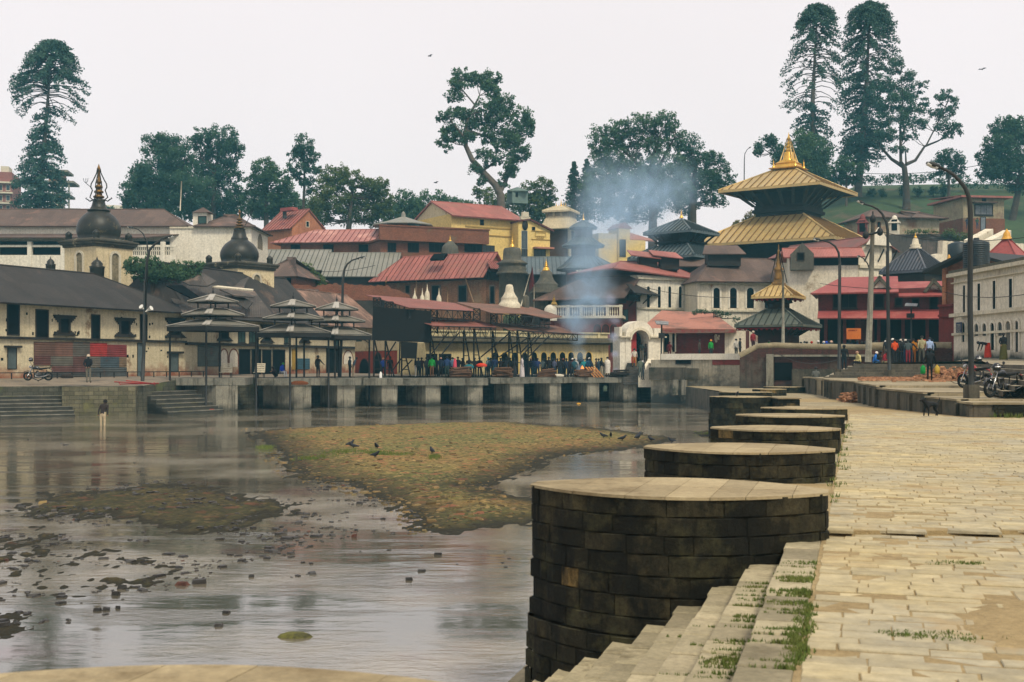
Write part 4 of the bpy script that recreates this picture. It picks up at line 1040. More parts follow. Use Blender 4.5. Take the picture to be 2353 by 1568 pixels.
def domeshrine(label,cx,Y,k,rot,ydome,ybase,ytop,rdome,side,yc,yblk,tall):
 s=Y/F;c=(X(cx,Y),Y+side/2);r=thing('dome_shrine',label,'shrine',(c[0],c[1],gz(*c)))
 z=lambda py:zz(py,c[1]-side*.3)
 zb,zc_=z(yblk),z(yc)
 mb=MB();mb.square([(side/2,zb-2-gz(*c)*0-0),(side/2,zc_)],(c[0],c[1],0),rot);part('body',mb,M_cream,r)
 mb=MB();h=z(yc)-0;e=side/2
 mb.square([(e,h-.35),(e+.12,h-.32),(e+.14,h-.12),(e+.3,h-.08),(e+.34,h+.12),(e+.42,h+.16),(e+.42,h+.3),(e+.1,h+.36),(rdome,h+.5)],(c[0],c[1],0),rot)
 part('cornice',mb,mat('dirty_shrine_cornice',(.10,.09,.065),(.045,.042,.035),1,.9,streak=.6,stain=(.40,.33,.2),stain_sc=.8,stain_p=(.58,.66)),r)
 zd0,zd1=z(ybase),z(ydome);H=zd1-zd0
 pr=[(rdome*.93,0),(rdome*.96,.12*H),(rdome*1.0,.25*H),(rdome*.99,.42*H),(rdome*.90,.62*H),(rdome*.74,.80*H),(rdome*.56,.92*H),(rdome*.44,H)]
 mb=MB();mb.lathe([(rdome*1.0,zc_+.4-zd0)]+pr,(c[0],c[1],zd0),28);part('dome',mb,M_blackdome,r)
 mb=MB();B=zd1;hh=z(ytop[0])-B
 if tall:
  mb.lathe([(rdome*.52,0),(rdome*.54,.05*hh),(rdome*.42,.12*hh),(rdome*.33,.4*hh),(rdome*.27,.8*hh),(rdome*.30,.95*hh),(rdome*.28,hh)],(c[0],c[1],B),16)
 else:mb.lathe([(rdome*.45,0),(rdome*.45,.15*hh),(rdome*.38,.3*hh),(rdome*.30,.9*hh),(rdome*.32,hh)],(c[0],c[1],B),12)
 part('bell',mb,M_blackdome,r)
 mb=MB();zt_=z(ytop[1]);b0=z(ytop[0]);hz=zt_-b0
 pr=[]
 for q in range(4):
  zq=hz*(.02+.14*q);rr=rdome*(.25-.035*q);pr+=[(rr*.5,zq),(rr,zq+hz*.03),(rr,zq+hz*.07),(rr*.45,zq+hz*.11)]
 pr+=[(rdome*.04,hz*.66),(rdome*.05,hz*.8),(rdome*.09,hz*.86),(rdome*.06,hz*.9),(.01,hz)]
 mb.lathe(pr,(c[0],c[1],b0),12);part('finial',mb,mat('tarnished_gilt',(.25,.13,.03),(.07,.045,.02),2.5,.45,metallic=.5),r)
 if tall:
  mb=MB()
  for a_ in range(4):
   t=rot+a_*math.pi/2+.5;pts=[]
   for u,rad in((0,.30),(.06,.42),(.16,.36),(.26,.30),(.34,.38),(.44,.36),(.54,.26),(.64,.18),(.74,.10),(.86,.06)):
    pts.append((c[0]+math.cos(t)*rdome*rad,c[1]+math.sin(t)*rdome*rad,b0+hz*u))
   mb.tube(pts,[.055]*len(pts),6)
   hk=[(c[0]+math.cos(t)*rdome*q,c[1]+math.sin(t)*rdome*q,b0+hz*v)for q,v in((.25,.0),(.42,-.05),(.52,.0),(.62,.03),(.58,.06))];mb.tube(hk,[.06,.06,.06,.05,.03],6)
  part('serpent_crown',mb,M_blackdome,r)
  mb=MB();tx,tz0=c[0]-rdome*.6,b0+hz*.46
  mb.tube([(c[0]-rdome*.3,c[1],tz0-.5),(tx,c[1],tz0)],.03,5)
  for dx in(-.18,0,.16):mb.tube([(tx,c[1],tz0),(tx+dx,c[1],tz0+.15),(tx+dx*1.3,c[1],tz0+.45)],.025,5)
  part('trident',mb,M_iron,r)
 else:
  mb=MB();tx=c[0]+rdome*.28;mb.tube([(tx,c[1]-.2,b0+hz*.1),(tx+rdome*.35,c[1]-.2,b0+hz*.75)],.035,5)
  for dx in(-.12,0,.14):mb.tube([(tx+rdome*.35,c[1]-.2,b0+hz*.72),(tx+rdome*.38+dx,c[1]-.2,b0+hz*.95)],.03,5)
  part('trident',mb,M_iron,r)
 for q in range(4):
  t=rot+math.pi/4+q*math.pi/2;rr=side*.62;mb=MB()
  mb.lathe([(.28,0),(.33,.2),(.30,.5),(.36,.62),(.25,.8),(.05,.95)],(c[0]+rr*math.cos(t),c[1]+rr*math.sin(t),zc_+.28),10);part('corner_urn',mb,M_blackdome,r)
 for ang in(rot-math.pi/2,rot):
  nrm=Vector((math.cos(ang),math.sin(ang)));d=Vector((-nrm.y,nrm.x));m0=Vector(c)+nrm*(side/2);A=m0-d*side/2;Bp=m0+d*side/2
  wq=WP(A,Bp);hh=zc_-zb
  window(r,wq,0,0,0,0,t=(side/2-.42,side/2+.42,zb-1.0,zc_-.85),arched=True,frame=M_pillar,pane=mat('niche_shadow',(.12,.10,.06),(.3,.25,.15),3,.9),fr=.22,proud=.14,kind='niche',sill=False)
 return r
a=zA
domeshrine('large dome shrine with ornate dark crown rising over the left house roof',a(835,0)[0],112,0,-R(31),a(0,578)[1],a(0,835)[1],(a(0,470)[1],a(0,138)[1]),2.02,4.3,a(0,895)[1],a(0,1150)[1],True)
domeshrine('smaller dome shrine with plain bell top and a trident, right of the large one',a(2150,0)[0],122,0,-R(35),a(0,845)[1],a(0,1050)[1],(a(0,745)[1],a(0,560)[1]),1.95,4.9,a(0,1100)[1],a(0,1250)[1],False)
def miniurn(label,px,Y,yt,yb,rad):
 p=P(px,yb,Y);h=zz(yt,Y)-p.z
 r=thing('stone_finial',label,'finial',(p.x,p.y,p.z))
 mb=MB();mb.lathe([(rad*.9,-1.5),(rad,0),(rad*1.1,h*.15),(rad*.75,h*.22),(rad*.8,h*.4),(rad*.5,h*.62),(rad*.15,h*.75),(.02,h)],(p.x,p.y,p.z),12);part('finial_body',mb,M_blackdome,r)
miniurn('small dark finial poking above the house roof left of the large dome',zA(465,0)[0],108,zA(0,1010)[1],zA(0,1095)[1],.42)
miniurn('small stone finial in front of the large dome shrine body',zA(892,0)[0],104,zA(0,1010)[1],zA(0,1120)[1],.62)
r,wl,wr,w,ze,zr,rf,D=house('brick_house','salmon gabled house with seamed pink roof under the trees','house',zB(480,0)[0],182,zB(230,0)[0],zB(770,0)[0],38,zB(0,760)[1],zB(0,578)[1],'L',M_orange,M_roofr,.8,ns=8)
mb=MB();q=P(zB(410,0)[0],zB(0,600)[1],183);mb.tube([(q.x,q.y,q.z-1),(q.x,q.y,q.z)],.3,8);part('vent_pipe',mb,M_iron,r)
q=P(zB(450,0)[0],zB(0,585)[1],184.5);mb=MB();mb.cbox((q.x,q.y,q.z+.1),2.6,1.2,.5,-R(38));part('ridge_cap',mb,M_roofr2,r)
a,b=zB(608,690),zB(632,738);window(r,wr,a[0],b[0],a[1],b[1],frame=M_pillar,sill=False)
r,w,zt,g=wframe('brick_house','long low brick range under a pale seamed pink roof','house',zB(375,0)[0],173,zB(1310,0)[0],171,zB(0,885)[1],7,M_brick,at=700)
mb,_=roofW(w,-1.2,w.L+.3,1.0,-8,zt,zz(zB(0,770)[1],176),5,0,.14,ns=20);part('roof',mb,mat('pale_pink_roof',(.42,.17,.14),(.34,.13,.11),.3,.5,stain=(.5,.25,.2),stain_sc=.3),r)
for x0,x1 in((470,550),(770,855),(1095,1185)):window(r,w,zB(x0,0)[0],zB(x1,0)[0],zB(0,905)[1],zB(0,965)[1],sill=False)
r,w,zt,g=wframe('brick_block','flat roofed brick block carrying an octagonal kiosk','building',zB(1290,0)[0],166,zB(2230,0)[0],172,zB(0,880)[1],9,M_brick,at=zB(1700,0)[0])
mb=MB();w.box(mb,-.4,w.L+.6,zt,zt+.25,-9.4,.9);w.box(mb,-.4,w.L+.6,zt+.25,zt+1.9,.5,.9);w.box(mb,-.45,w.L+.7,zt+1.9,zt+2.1,.4,1.0);part('parapet',mb,M_brick,r)
for x0,x1 in((1360,1430),(1545,1640),(1740,1880),(2065,2220)):window(r,w,zB(x0,0)[0],zB(x1,0)[0],zB(0,890)[1],zB(0,968)[1],sill=False,bars=2)
q=P(zB(1490,0)[0],500,171);zk0=zz(zB(0,870)[1],167);zk1=zz(zB(0,712)[1],170);zk2=zz(zB(0,632)[1],171)
mb=MB();mb.lathe([(3.6,zk0-.5),(3.6,zk1)],(q.x,q.y+2,0),8,False,.39);part('kiosk_wall',mb,M_brick,r)
mb=MB();mb.lathe([(4.5,zk1),(4.5,zk1+.12),(2.4,zk1+(zk2-zk1)*.5),(.35,zk2),(.3,zk2+.5),(.05,zk2+.8)],(q.x,q.y+2,0),8,False,.39);part('kiosk_roof',mb,M_roofg,r)
wk=W(zB(1300,0)[0],169.4,zB(1690,0)[0],169.4)
for x0,x1 in((1358,1440),(1545,1650)):window(r,wk,zB(x0,0)[0],zB(x1,0)[0],zB(0,715)[1],zB(0,790)[1],sill=False,bars=1,pane=M_shut)
thy=58
r,wl,wr,w,ze,zr,rf,D=house('yellow_building','long yellow building with a red roof and cream gable end','building',zB(1942,0)[0],178,zB(1600,0)[0],1197,thy,zB(0,640)[1],zB(0,505)[1],'R',M_yellow,M_roofr,.9,th_=.2,gmat=M_cream)
mb=MB()
for y in(zB(0,800)[1],zV(0,275)[1]):pass
for(x0,y0),(x1,y1)in((zV(0,295),zV(955,372)),(zV(175,190),zV(955,250))):
 t0,t1=wr.s_(x0),wr.s_(x1);z0=wr.z(x0,y0);wr.box(mb,t0,t1,z0-.09,z0+.09,0,.1)
part('string_course',mb,mat('yellow_trim',(.45,.30,.08),None,1,.9),r)
a,b=zV(398,105),zV(442,170);window(r,wr,a[0],b[0],a[1],b[1],sill=False,frame=M_wood)
a,b=zV(430,480),zV(600,575);window(r,wr,a[0],b[0],a[1],b[1],frame=M_wood,bars=2,pane=M_void2)
c0=wr.p(wr.L-1.2,0,2.0);
w=W(zV(955,0)[0],181,zV(1420,0)[0],183);g=gz(*w.p(0,0).xy)
r=thing('yellow_building','yellow gabled stair block with tall barred window and a faded name panel','building',(*w.p(w.L/2,0).xy,g))
za,zb2,zp=w.z(zV(1420,0)[0],zV(0,240)[1]),w.z(zV(1000,0)[0],zV(0,120)[1]),w.z(zV(1110,0)[0],zV(0,90)[1])
mb=MB();tp=w.s_(zV(1120,0)[0]);w.poly(mb,[(0,g-.5),(w.L,g-.5),(w.L,za),(tp,zp),(0,zb2)],-9,0);part('wall',mb,M_yellow,r)
mb=MB();f=w.p;mb.slab([f(tp,zp+.1,.4),f(w.L+.6,za-.15,.4),f(w.L+.6,za-.15,-9),f(tp,zp+.1,-9)],.25);mb.slab([f(-.2,zb2+.1,.3),f(tp,zp+.1,.3),f(tp,zp+.1,-9),f(-.2,zb2+.1,-9)],.25);part('roof',mb,mat('dark_red_trim',(.12,.035,.03),None,1,.8),r)
mb=MB();a,b=zV(985,55),zV(1125,95);w.pb(mb,a[0],b[0],a[1],b[1],-.3,.2);mb.cur=0;t0,t1=w.s_(zV(1005,0)[0]),w.s_(zV(1105,0)[0]);zq=w.z(1150,zV(0,55)[1]);w.poly(mb,[(t0,zq),(t1,zq),((t0+t1)/2+.5,zq+.9),((t0+t1)/2-.5,zq+.9)],-.3,.2);part('crest',mb,M_pillar,r)
a,b=zV(1008,265),zV(1082,520);window(r,w,a[0],b[0],a[1],b[1],frame=mat('pale_window_bars',(.3,.36,.38),None,1,.6),pane=M_void2,bars=3,sill=False,label='tall barred stair window')
a,b=zV(1008,530),zV(1082,650);window(r,w,a[0],b[0],a[1],b[1],frame=M_wood,pane=M_void2,bars=1,sill=False)
a,b=zV(1190,540),zV(1350,640);window(r,w,a[0],b[0],a[1],b[1],frame=M_wood,pane=M_void2,bars=2,sill=False)
mb=MB();a,b=zV(1168,505),zV(1445,530);w.pb(mb,a[0],b[0],a[1],b[1],0,1.0);part('canopy',mb,M_roofp,r)
a,b=zV(1162,208),zV(1195,250);window(r,w,a[0],b[0],a[1],b[1],frame=M_wood,sill=False)
mb=MB();q=w.P(*zV(1052,178),.05);mb.lathe([(.02,-.01),(.62,-.01),(.62,.08),(.02,.08)],(0,0,0),14);M4=Matrix.Translation(q)@Matrix.Rotation(math.atan2(w.d.y,w.d.x),4,'Z')@Matrix.Rotation(R(90),4,'X')@Matrix.Diagonal((.75,1.25,1,1));mb.v=[tuple(M4@Vector(v))for v in mb.v];part('oval_vent',mb,M_wood,r)
mb=MB();trim=mat('yellow_trim',(.45,.30,.08),None,1,.9)
for y in(265,388):a,b=zV(1145,y-4),zV(1420,y+5);w.pb(mb,a[0],b[0],a[1],b[1],0,.1)
part('string_course',mb,trim,r)
mb=MB();x0,y0=zV(1200,285);x1,y1=zV(1355,350)
for q in((x0,x1,y0,y0+1),(x0,x1,y1-1,y1),(x0,x0+1,y0,y1),(x1-1,x1,y0,y1)):w.pb(mb,q[0],q[1],q[2],q[3],0,.06)
rr=random.Random(2);xx=x0+3
w.pb(mb,x0+3,x1-3,y0+8,y0+9.2,0,.07)
while xx<x1-5:
 w.pb(mb,xx+2.2,xx+3.2,y0+9,y0+17,0,.07);w.pb(mb,xx,xx+2.4,y0+12+rr.random()*2,y0+13.4+rr.random()*2,0,.07);w.pb(mb,xx,xx+.9,y0+12,y0+15+rr.random()*2,0,.07);xx+=4.4
part('name_panel',mb,trim,r)
w=W(zC(1090,0)[0],188,zC(1520,0)[0],191);g=gz(*w.p(0,0).xy);r=thing('yellow_building','pale yellow block half hidden by the blue pyre smoke','building',(*w.p(w.L/2,0).xy,g))
mb=MB();w.box(mb,0,w.L,g-.5,w.z(1400,zC(0,850)[1]),-8,0);t0,t1=w.s_(zC(1260,0)[0]),w.s_(zC(1365,0)[0]);w.box(mb,t0,t1,g-.5,w.z(1400,zC(0,750)[1]),-3,.5);part('wall',mb,M_yellow,r)
mb=MB();w.box(mb,0,t0,w.z(1350,zC(0,850)[1])-.02,w.z(1350,zC(0,790)[1]),-6,-.02);part('upper_wall',mb,M_cream,r)
mb=MB();w.poly(mb,[(t0-.4,w.z(1400,zC(0,750)[1])),(t1+.4,w.z(1400,zC(0,750)[1])),((t0+t1)/2+.2,w.z(1400,zC(0,695)[1])),((t0+t1)/2-.2,w.z(1400,zC(0,695)[1]))],-3,.6);part('crest',mb,M_roofp,r)
a,b=zC(1285,858),zC(1335,1010);wq=W(zC(1090,0)[0],187.4,zC(1520,0)[0],190.4);window(r,wq,a[0],b[0],a[1],b[1],frame=M_wood,pane=M_void2,bars=3,sill=False)
w2_=W(zC(1370,0)[0],194,zC(1600,0)[0],196);mb=MB();f=w2_.p;z0,z1=w2_.z(1450,zC(0,860)[1]),w2_.z(1450,zC(0,765)[1]);mb.slab([f(-1,z1,-3),f(w2_.L*.3,z1,-3),f(w2_.L,z0,1),f(-1,z0,1)],.2);part('roof',mb,M_roofp,r)
Yp=192;q=P(zC(745,0)[0],0,Yp);cx_,cy_=q.x,Yp;zq=lambda y:zz(zC(0,y)[1],Yp);u_=Yp/F*.25
r=thing('cream_pavilion','cream two tiered pavilion with gold crest between the yellow blocks','pavilion',(cx_,cy_,gz(cx_,cy_)))
MC=mat('cream_metal',(.62,.53,.34),(.52,.44,.28),.4,.6,streak=.3,bump=.05)
rot=-R(20);e=lambda w_:w_*Yp/F*.25/2
mb=MB();frustum(mb,(cx_,cy_),rot,e(275),e(90),zq(600),zq(552),.2,0);part('upper_roof',mb,MC,r)
mb=MB();mb.square([(e(205),zq(655)),(e(205),zq(600))],(cx_,cy_,0),rot);part('lattice_storey',mb,mat('lattice_grey',(.20,.19,.16),(.5,.45,.33),9,.8),r)
mb=MB()
for k in range(4):
 for s in(-1,-.34,.34,1):
  t=rot+k*math.pi/2;nx,ny=math.cos(t),math.sin(t);hh=e(207)
  mb.cbox((cx_+nx*hh-ny*s*hh,cy_+ny*hh+nx*s*hh,(zq(655)+zq(600))/2),.3,.3,zq(600)-zq(655),t)
part('corner_post',mb,MC,r)
mb=MB();mb.square([(e(325),zq(772)),(e(325),zq(764)),(e(262),zq(710)),(e(212),zq(652))],(cx_,cy_,0),rot);part('lower_roof',mb,MC,r)
for k in range(4):
 t=rot+math.pi/4+k*math.pi/2;rr_=e(255)*1.3;mb=MB();x_,y_=cx_+rr_*math.cos(t),cy_+rr_*math.sin(t);mb.tube([(x_,y_,gz(x_,y_)-.5),(x_,y_,zq(770))],.28,10);part('column',mb,M_pillar,r)
mb=MB();mb.square([(e(190),gz(cx_,cy_)),(e(190),zq(775))],(cx_,cy_,0),rot);part('core',mb,mat('dim_brown',(.10,.06,.045),None,1,.9),r)
for dx,h_ in((0,75),(-42,45),(42,45),(-20,38),(22,38)):
 mb=MB();finial(mb,(cx_+dx*u_,cy_-.1,zq(556)),(h_)*u_,e(22 if dx==0 else 13));part('crest_finial',mb,M_gold2,r)
Yp=154;cx_,cy_=X(zC(950,0)[0],Yp),Yp;zq=lambda y:zz(zC(0,y)[1],Yp);e=lambda w_:w_*Yp/F*.25/2
r=thing('pagoda','three tiered blue grey pagoda with gold tip standing in the smoke','pagoda',(cx_,cy_,gz(cx_,cy_)))
M_drum=mat('pagoda_drum',(.06,.075,.085),(.10,.05,.04),.8,.8)
for nm,we,ye,wt,yt in(('top_roof',262,752,20,682),('middle_roof',400,918,150,838),('lower_roof',510,1132,215,1012)):
 mb=MB();mb.lathe([(e(we)*.97,zq(ye)-.12),(e(we),zq(ye)),(e(we)*.72,zq(ye)+(zq(yt)-zq(ye))*.36),(e(wt),zq(yt))],(cx_,cy_,0),12,False,.26)
 for k in range(24):
  t=.26+k*math.pi/12;mb.tube([(cx_+math.cos(t)*e(we)*.99,cy_+math.sin(t)*e(we)*.99,zq(ye)+.06),(cx_+math.cos(t)*e(we)*.72,cy_+math.sin(t)*e(we)*.72,zq(ye)+(zq(yt)-zq(ye))*.36+.08),(cx_+math.cos(t)*e(wt),cy_+math.sin(t)*e(wt),zq(yt)+.06)],.06,4)
 part(nm,mb,M_roofbl,r)
for nm,wt,y0,y1 in(('upper_drum',170,845,752),('middle_drum',225,1015,915),('lower_drum',330,1300,1130)):
 mb=MB();mb.lathe([(e(wt)*.95,zq(y0)),(e(wt),zq(y0)+.3),(e(wt),zq(y1)-.1),(e(wt)*1.25,zq(y1))],(cx_,cy_,0),12,False,.26);part(nm,mb,M_drum,r)
mb=MB();finial(mb,(cx_,cy_,zq(690)),zq(605)-zq(690),e(34));part('finial',mb,M_gold2,r)
def simple(name,label,pa,Ya,pb,Yb,ye,yr,depth,mw,mr,hl=0,hr=0,ns=0,nsh=0,over=.6,at=None,cat='house',yrY=None):
 r,w,zt,g=wframe(name,label,cat,pa,Ya,pb,Yb,ye,depth,mw,at=at)
 mb,_=roofW(w,-over,w.L+over,over+.2,-depth-over,zt-.1,zz(yr,(Ya+Yb)/2+depth/2),hl,hr,.13,ns,nsh=nsh);part('roof',mb,mr,r)
 if hl==0 or hr==0:mb=MB();gables(w,mb,0,w.L,0,-depth,zt,zz(yr,(Ya+Yb)/2+depth/2)-.2,hl==0,hr==0);part('gable',mb,mw,r)
 return r,w,zt
M_plank=mat('dark_plaster',(.07,.06,.05),(.04,.036,.032),.8,.9,streak=.5)
simple('grey_roof_house','house under the left grey seamed roof, beside the smaller dome',zB(95,0)[0],160,zB(740,0)[0],160,zB(0,1130)[1],zB(0,950)[1],12,M_plank,M_roofg,ns=15)
simple('grey_roof_house','house under the right grey seamed roof, behind the bush',zB(790,0)[0],158,zB(1400,0)[0],158,zB(0,1190)[1],zB(0,978)[1],12,M_plank,M_roofg,ns=15)
simple('grey_roof_house','long dark house with blue grey seamed roof running behind the stone towers',zV(1000,0)[0],160,zC(1345,0)[0],160,zC(0,1170)[1],zC(0,1015)[1],10,M_plank,M_roofbl,ns=26,hr=4)
r,wl,wr,w,ze,zr,rf,D=house('brick_house','two storey brick house with a big red seamed roof and a hole in it','house',zV(480,0)[0],150,zB(1330,0)[0],zV(730,0)[0],30,zV(0,960)[1],zV(0,582)[1],'L',M_brick2,M_roofr,1.5,ns=22,hl=1.5)
mb=MB();f=wr.p;zs=ze+.95;zo=ze-.30
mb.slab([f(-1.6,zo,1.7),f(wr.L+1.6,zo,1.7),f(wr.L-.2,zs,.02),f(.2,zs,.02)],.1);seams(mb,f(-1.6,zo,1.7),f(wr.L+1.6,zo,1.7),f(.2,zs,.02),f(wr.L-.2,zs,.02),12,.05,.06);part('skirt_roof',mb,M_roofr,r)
mb=MB();wl.box(mb,0,wl.L,ze-1.5,ze-.5,.02,.35);wr.box(mb,0,wr.L,ze-1.5,ze-.5,.02,.35);part('eaves_band',mb,M_wood,r)
for a,b in((zB(1525,1280),zB(1555,1345)),(zB(1765,1280),zB(1835,1410)),(zB(2010,1280),zB(2080,1425)),(zB(2300,1285),zB(2335,1440))):
 window(r,wl,a[0],b[0],a[1],b[1],kind='door',sill=False,fr=.14,frame=mat('grey_timber',(.16,.13,.10),None,2,.9))
a,b=zV(540,1070),zV(590,1320);window(r,wr,a[0],b[0],a[1],b[1],kind='door',sill=False,fr=.12,frame=mat('grey_timber',(.16,.13,.10),None,2,.9))
a,b=zV(555,710),zV(585,815);window(r,wr,a[0],b[0],a[1],b[1],sill=False,frame=M_pillar)
mb=MB();Ax=P(*zB(1828,1018),153.0);mb.cbox((Ax.x,Ax.y-.2,Ax.z),2.0,1.2,.3,-R(30),R(38));part('roof_hole',mb,M_void,r)
for k,(a,b)in enumerate(((zB(1340,1250),zB(1352,1195)),(zB(1612,1360),zB(1622,1235)),(zB(2145,1430),zB(2065,1195)),(zB(1907,1440),zB(1907,1290)))):
 mb=MB();mb.tube([P(*a,147),P(*b,146.8)],.06,6);part('bamboo_prop',mb,mat('bamboo',(.33,.20,.10),None,3,.8),r)
r,w,zt=simple('hip_roof_house','small brick house with dark hipped roof and a shattered corner',zK(470,0)[0],146,zK(1010,0)[0],145,zK(0,335)[1],zK(0,68)[1],9,M_brick,M_roofb,3.5,3.5,at=zK(800,0)[0])
a,b=zK(815,360),zK(950,550);window(r,w,a[0],b[0],a[1],b[1],kind='collapsed_opening',fr=.02,sill=False,frame=M_brick)
def ruinwall(label,pts,Y,ybot,m,thk=.5,cuts=0,seed=1):
 w=W(pts[0][0],Y,pts[-1][0],Y+1);rr=random.Random(seed);top=[]
 for(x0,y0),(x1,y1)in zip(pts,pts[1:]):
  n=max(2,int(abs(x1-x0)/5))
  for k in range(n):t=k/n;top.append((w.s_(x0+(x1-x0)*t),w.z(x0+(x1-x0)*t,y0+(y1-y0)*t)+rr.uniform(-.14,.14)))
 top.append((w.s_(pts[-1][0]),w.z(*pts[-1])))
 q=w.p(w.L/2,0);r=thing('ruined_wall',label,'wall',(q.x,q.y,w.z(pts[0][0],ybot)));mb=MB()
 zb=w.z(pts[0][0],ybot)
 for(t0,z0),(t1,z1)in zip(top,top[1:]):
  w.poly(mb,[(t0,zb),(t1,zb),(t1,z1),(t0,z0)],-thk,0)
 part('masonry',mb,m,r);return r,w
r,w=ruinwall('long broken brick wall with a ragged crest above the brown roof',[zK(970,460),zK(1180,470),zK(1300,490),zK(1450,455),zK(1750,450),zK(2150,470),zK(2352,480),zB(1560,1370)],143.5,690,M_brick,.6)
r,w,zt=simple('brick_house','narrow red brick house with three small arched windows above the canopies',zK(985,0)[0],137,zK(1310,0)[0],137,zK(0,565)[1],zK(0,540)[1],4,M_brick,M_roofb,over=.05)
for a,b in((zK(1008,635),zK(1040,710)),(zK(1100,600),zK(1155,740)),(zK(1218,640),zK(1258,750))):window(r,w,a[0],b[0],a[1],b[1],arched=True,frame=M_wood,pane=M_void2,sill=False,fr=.07)
r,w,zt=simple('cream_ruin','ruined cream house with stained wall, between collapsed roofs and brick house',zK(640,0)[0],137,zK(985,0)[0],136.5,zK(0,560)[1],zK(0,540)[1],3,M_cream,M_brick,over=.02)
M_sag=mat('sagging_grey_sheet',(.105,.09,.078),(.07,.06,.053),.5,.8,pat=('rib',.15,.6,0),stain=(.16,.12,.095),stain_sc=.4)
def slabroof(label,quad,Y,m=M_sag,thk=.12):
 pts=[P(x,y,Y+dy)for(x,y),dy in quad];c=sum(pts,Vector())/len(pts)
 r=thing('collapsed_roof',label,'roof',(c.x,c.y,c.z));mb=MB();mb.slab(pts,thk);part('roof_sheet',mb,m,r)
 return r
slabroof('widest sagging dark roof right of the left house',[(zM(-10,20),6),(zM(590,60),7),(zM(1010,120),6),(zM(1230,400),0),(zM(380,390),-1),(zM(220,340),0)],103)
slabroof('steep torn brown roof flap under the hip roof',[(zK(330,330),4),(zK(620,340),4),(zK(560,620),0),(zK(400,560),0)],132,M_roofb)
slabroof('small tented grey roof fragment left of the torn flap',[(zK(200,400),3),(zK(330,345),3),(zK(240,520),0),(zK(80,510),0)],116)
slabroof('lifted roof sheet with a white underside near the tented fragment',[(zM(560,70),3),(zM(620,60),3.5),(zM(1000,98),3),(zM(990,110),2)],102.4,M_pillar)
slabroof('twisted ribbed sheet sliding off the widest sagging roof',[(zM(690,165),2),(zM(850,165),2.4),(zM(990,235),1),(zM(930,315),0)],101.6,mat('ribbed_sheet',(.085,.078,.07),(.05,.045,.04),.8,.7,pat=('rib',.3,.6,0)))
slabroof('curled roof sheet over a dark gap',[(zM(640,100),2),(zM(830,110),2.3),(zM(1010,170),2),(zM(1000,185),1),(zM(800,165),1)],101.8)
slabroof('dark fallen gable beside the left house ridge',[(zM(70,60),1),(zM(240,55),1.5),(zM(430,185),.5),(zM(350,200),0)],102.2,M_void)
slabroof('low roof peak in front of the smaller dome',[(zA(1660,1230),2),(zA(1830,1140),3),(zA(1990,1235),2),(zA(1900,1280),0),(zA(1740,1270),0)],104)
def tower(label,px,Y,tiers,ztop,m=M_stone,fin_=None,name='stone_tower',n=16,cat='shrine'):
 q=P(px,0,Y);r=thing(name,label,cat,(q.x,Y,gz(q.x,Y)))
 mb=MB();mb.lathe([(w_*Y/F/2,zz(y,Y))for w_,y in tiers],(q.x,Y,0),n,n>8,.2);part('tower_body',mb,m,r)
 if fin_:mb=MB();finial(mb,(q.x,Y,zz(fin_[0],Y)),zz(fin_[1],Y)-zz(fin_[0],Y),fin_[2]*Y/F/2);part('finial',mb,M_gold2,r)
 return r
k=.61276/3.92
tower('grey stone tower with rounded top and stepped cornices by the red roofed house',zV(865,0)[0],146,[(w_*k,zV(0,y)[1])for w_,y in((400,1350),(400,905),(470,900),(470,880),(410,850),(440,820),(400,800),(410,760),(470,745),(330,700),(280,680),(272,600),(262,540),(225,515),(60,505))],0,fin_=(zV(0,505)[1],zV(0,325)[1],80*k))
tower('grey bell shaped stone stupa with gold rings beside the dark red flag',zV(1365,0)[0],139,[(w_*k,zV(0,y)[1])for w_,y in((440,1420),(440,1190),(480,1185),(480,1165),(380,1140),(400,1095),(330,1085),(360,1050),(335,1040),(240,990),(190,930),(170,870),(120,850),(60,845))],0,fin_=(zV(0,850)[1],zV(0,668)[1],110*k))
tower('weathered white stupa with tiered base right of the brick house',zV(825,0)[0],109,[(w_*k,zV(0,y)[1])for w_,y in((330,1400),(330,1345),(300,1325),(260,1300),(250,1260),(255,1255),(180,1205),(130,1150),(115,1090),(90,1055),(20,1045))],0,M_pillar,name='stupa')
tower('small round brown shrine at the foot of the flagpole',zV(1065,0)[0],110,[(w_*k,zV(0,y)[1])for w_,y in((105,1400),(100,1240),(80,1220),(10,1200))],0,M_stone,name='small_shrine')
tower('small stone dome with gold tip seen above the red seamed roof',zB(1930,0)[0],164,[(w_*k*1.6,zB(0,y)[1])for w_,y in((170,1000),(160,960),(150,925),(90,890),(40,870))],0,fin_=(zB(0,880)[1],zB(0,812)[1],60*k),name='stupa')
for x,lab in((1605,'leftmost small white votive stupa below the brick house'),(1675,'second small white votive stupa below the brick house'),(1720,'tallest small white votive stupa below the brick house'),(1828,'rightmost small white votive stupa below the brick house')):
 h=40 if x==1720 else 0
 tower(lab,zB(x,0)[0],108,[(w_*.25,zB(0,y-h)[1])for w_,y in((46,1480),(46,1395),(38,1385),(34,1375),(16,1362),(12,1345),(5,1320),(3,1300))],0,M_pillar,name='stupa',n=12)
r=thing('flag','dark red triangular flag on a leaning pole beside the bell stupa','flag',P(*zV(1000,1340),137))
mb=MB();mb.tube([P(*zV(990,1380),137),P(*zV(1130,880),137)],.06,6);part('pole',mb,M_pillar,r)
mb=MB();q=[P(*zV(1163,780),137),P(*zV(1195,1060),137.3),P(*zV(1150,1110),136.8),P(*zV(1108,1165),137),P(*zV(1125,980),137.2),P(*zV(1135,900),137)];mb.slab(q,.04);part('cloth',mb,mat('maroon_cloth',(.11,.012,.016),(.06,.008,.01),3,.8,bump=.5,bsc=3),r)
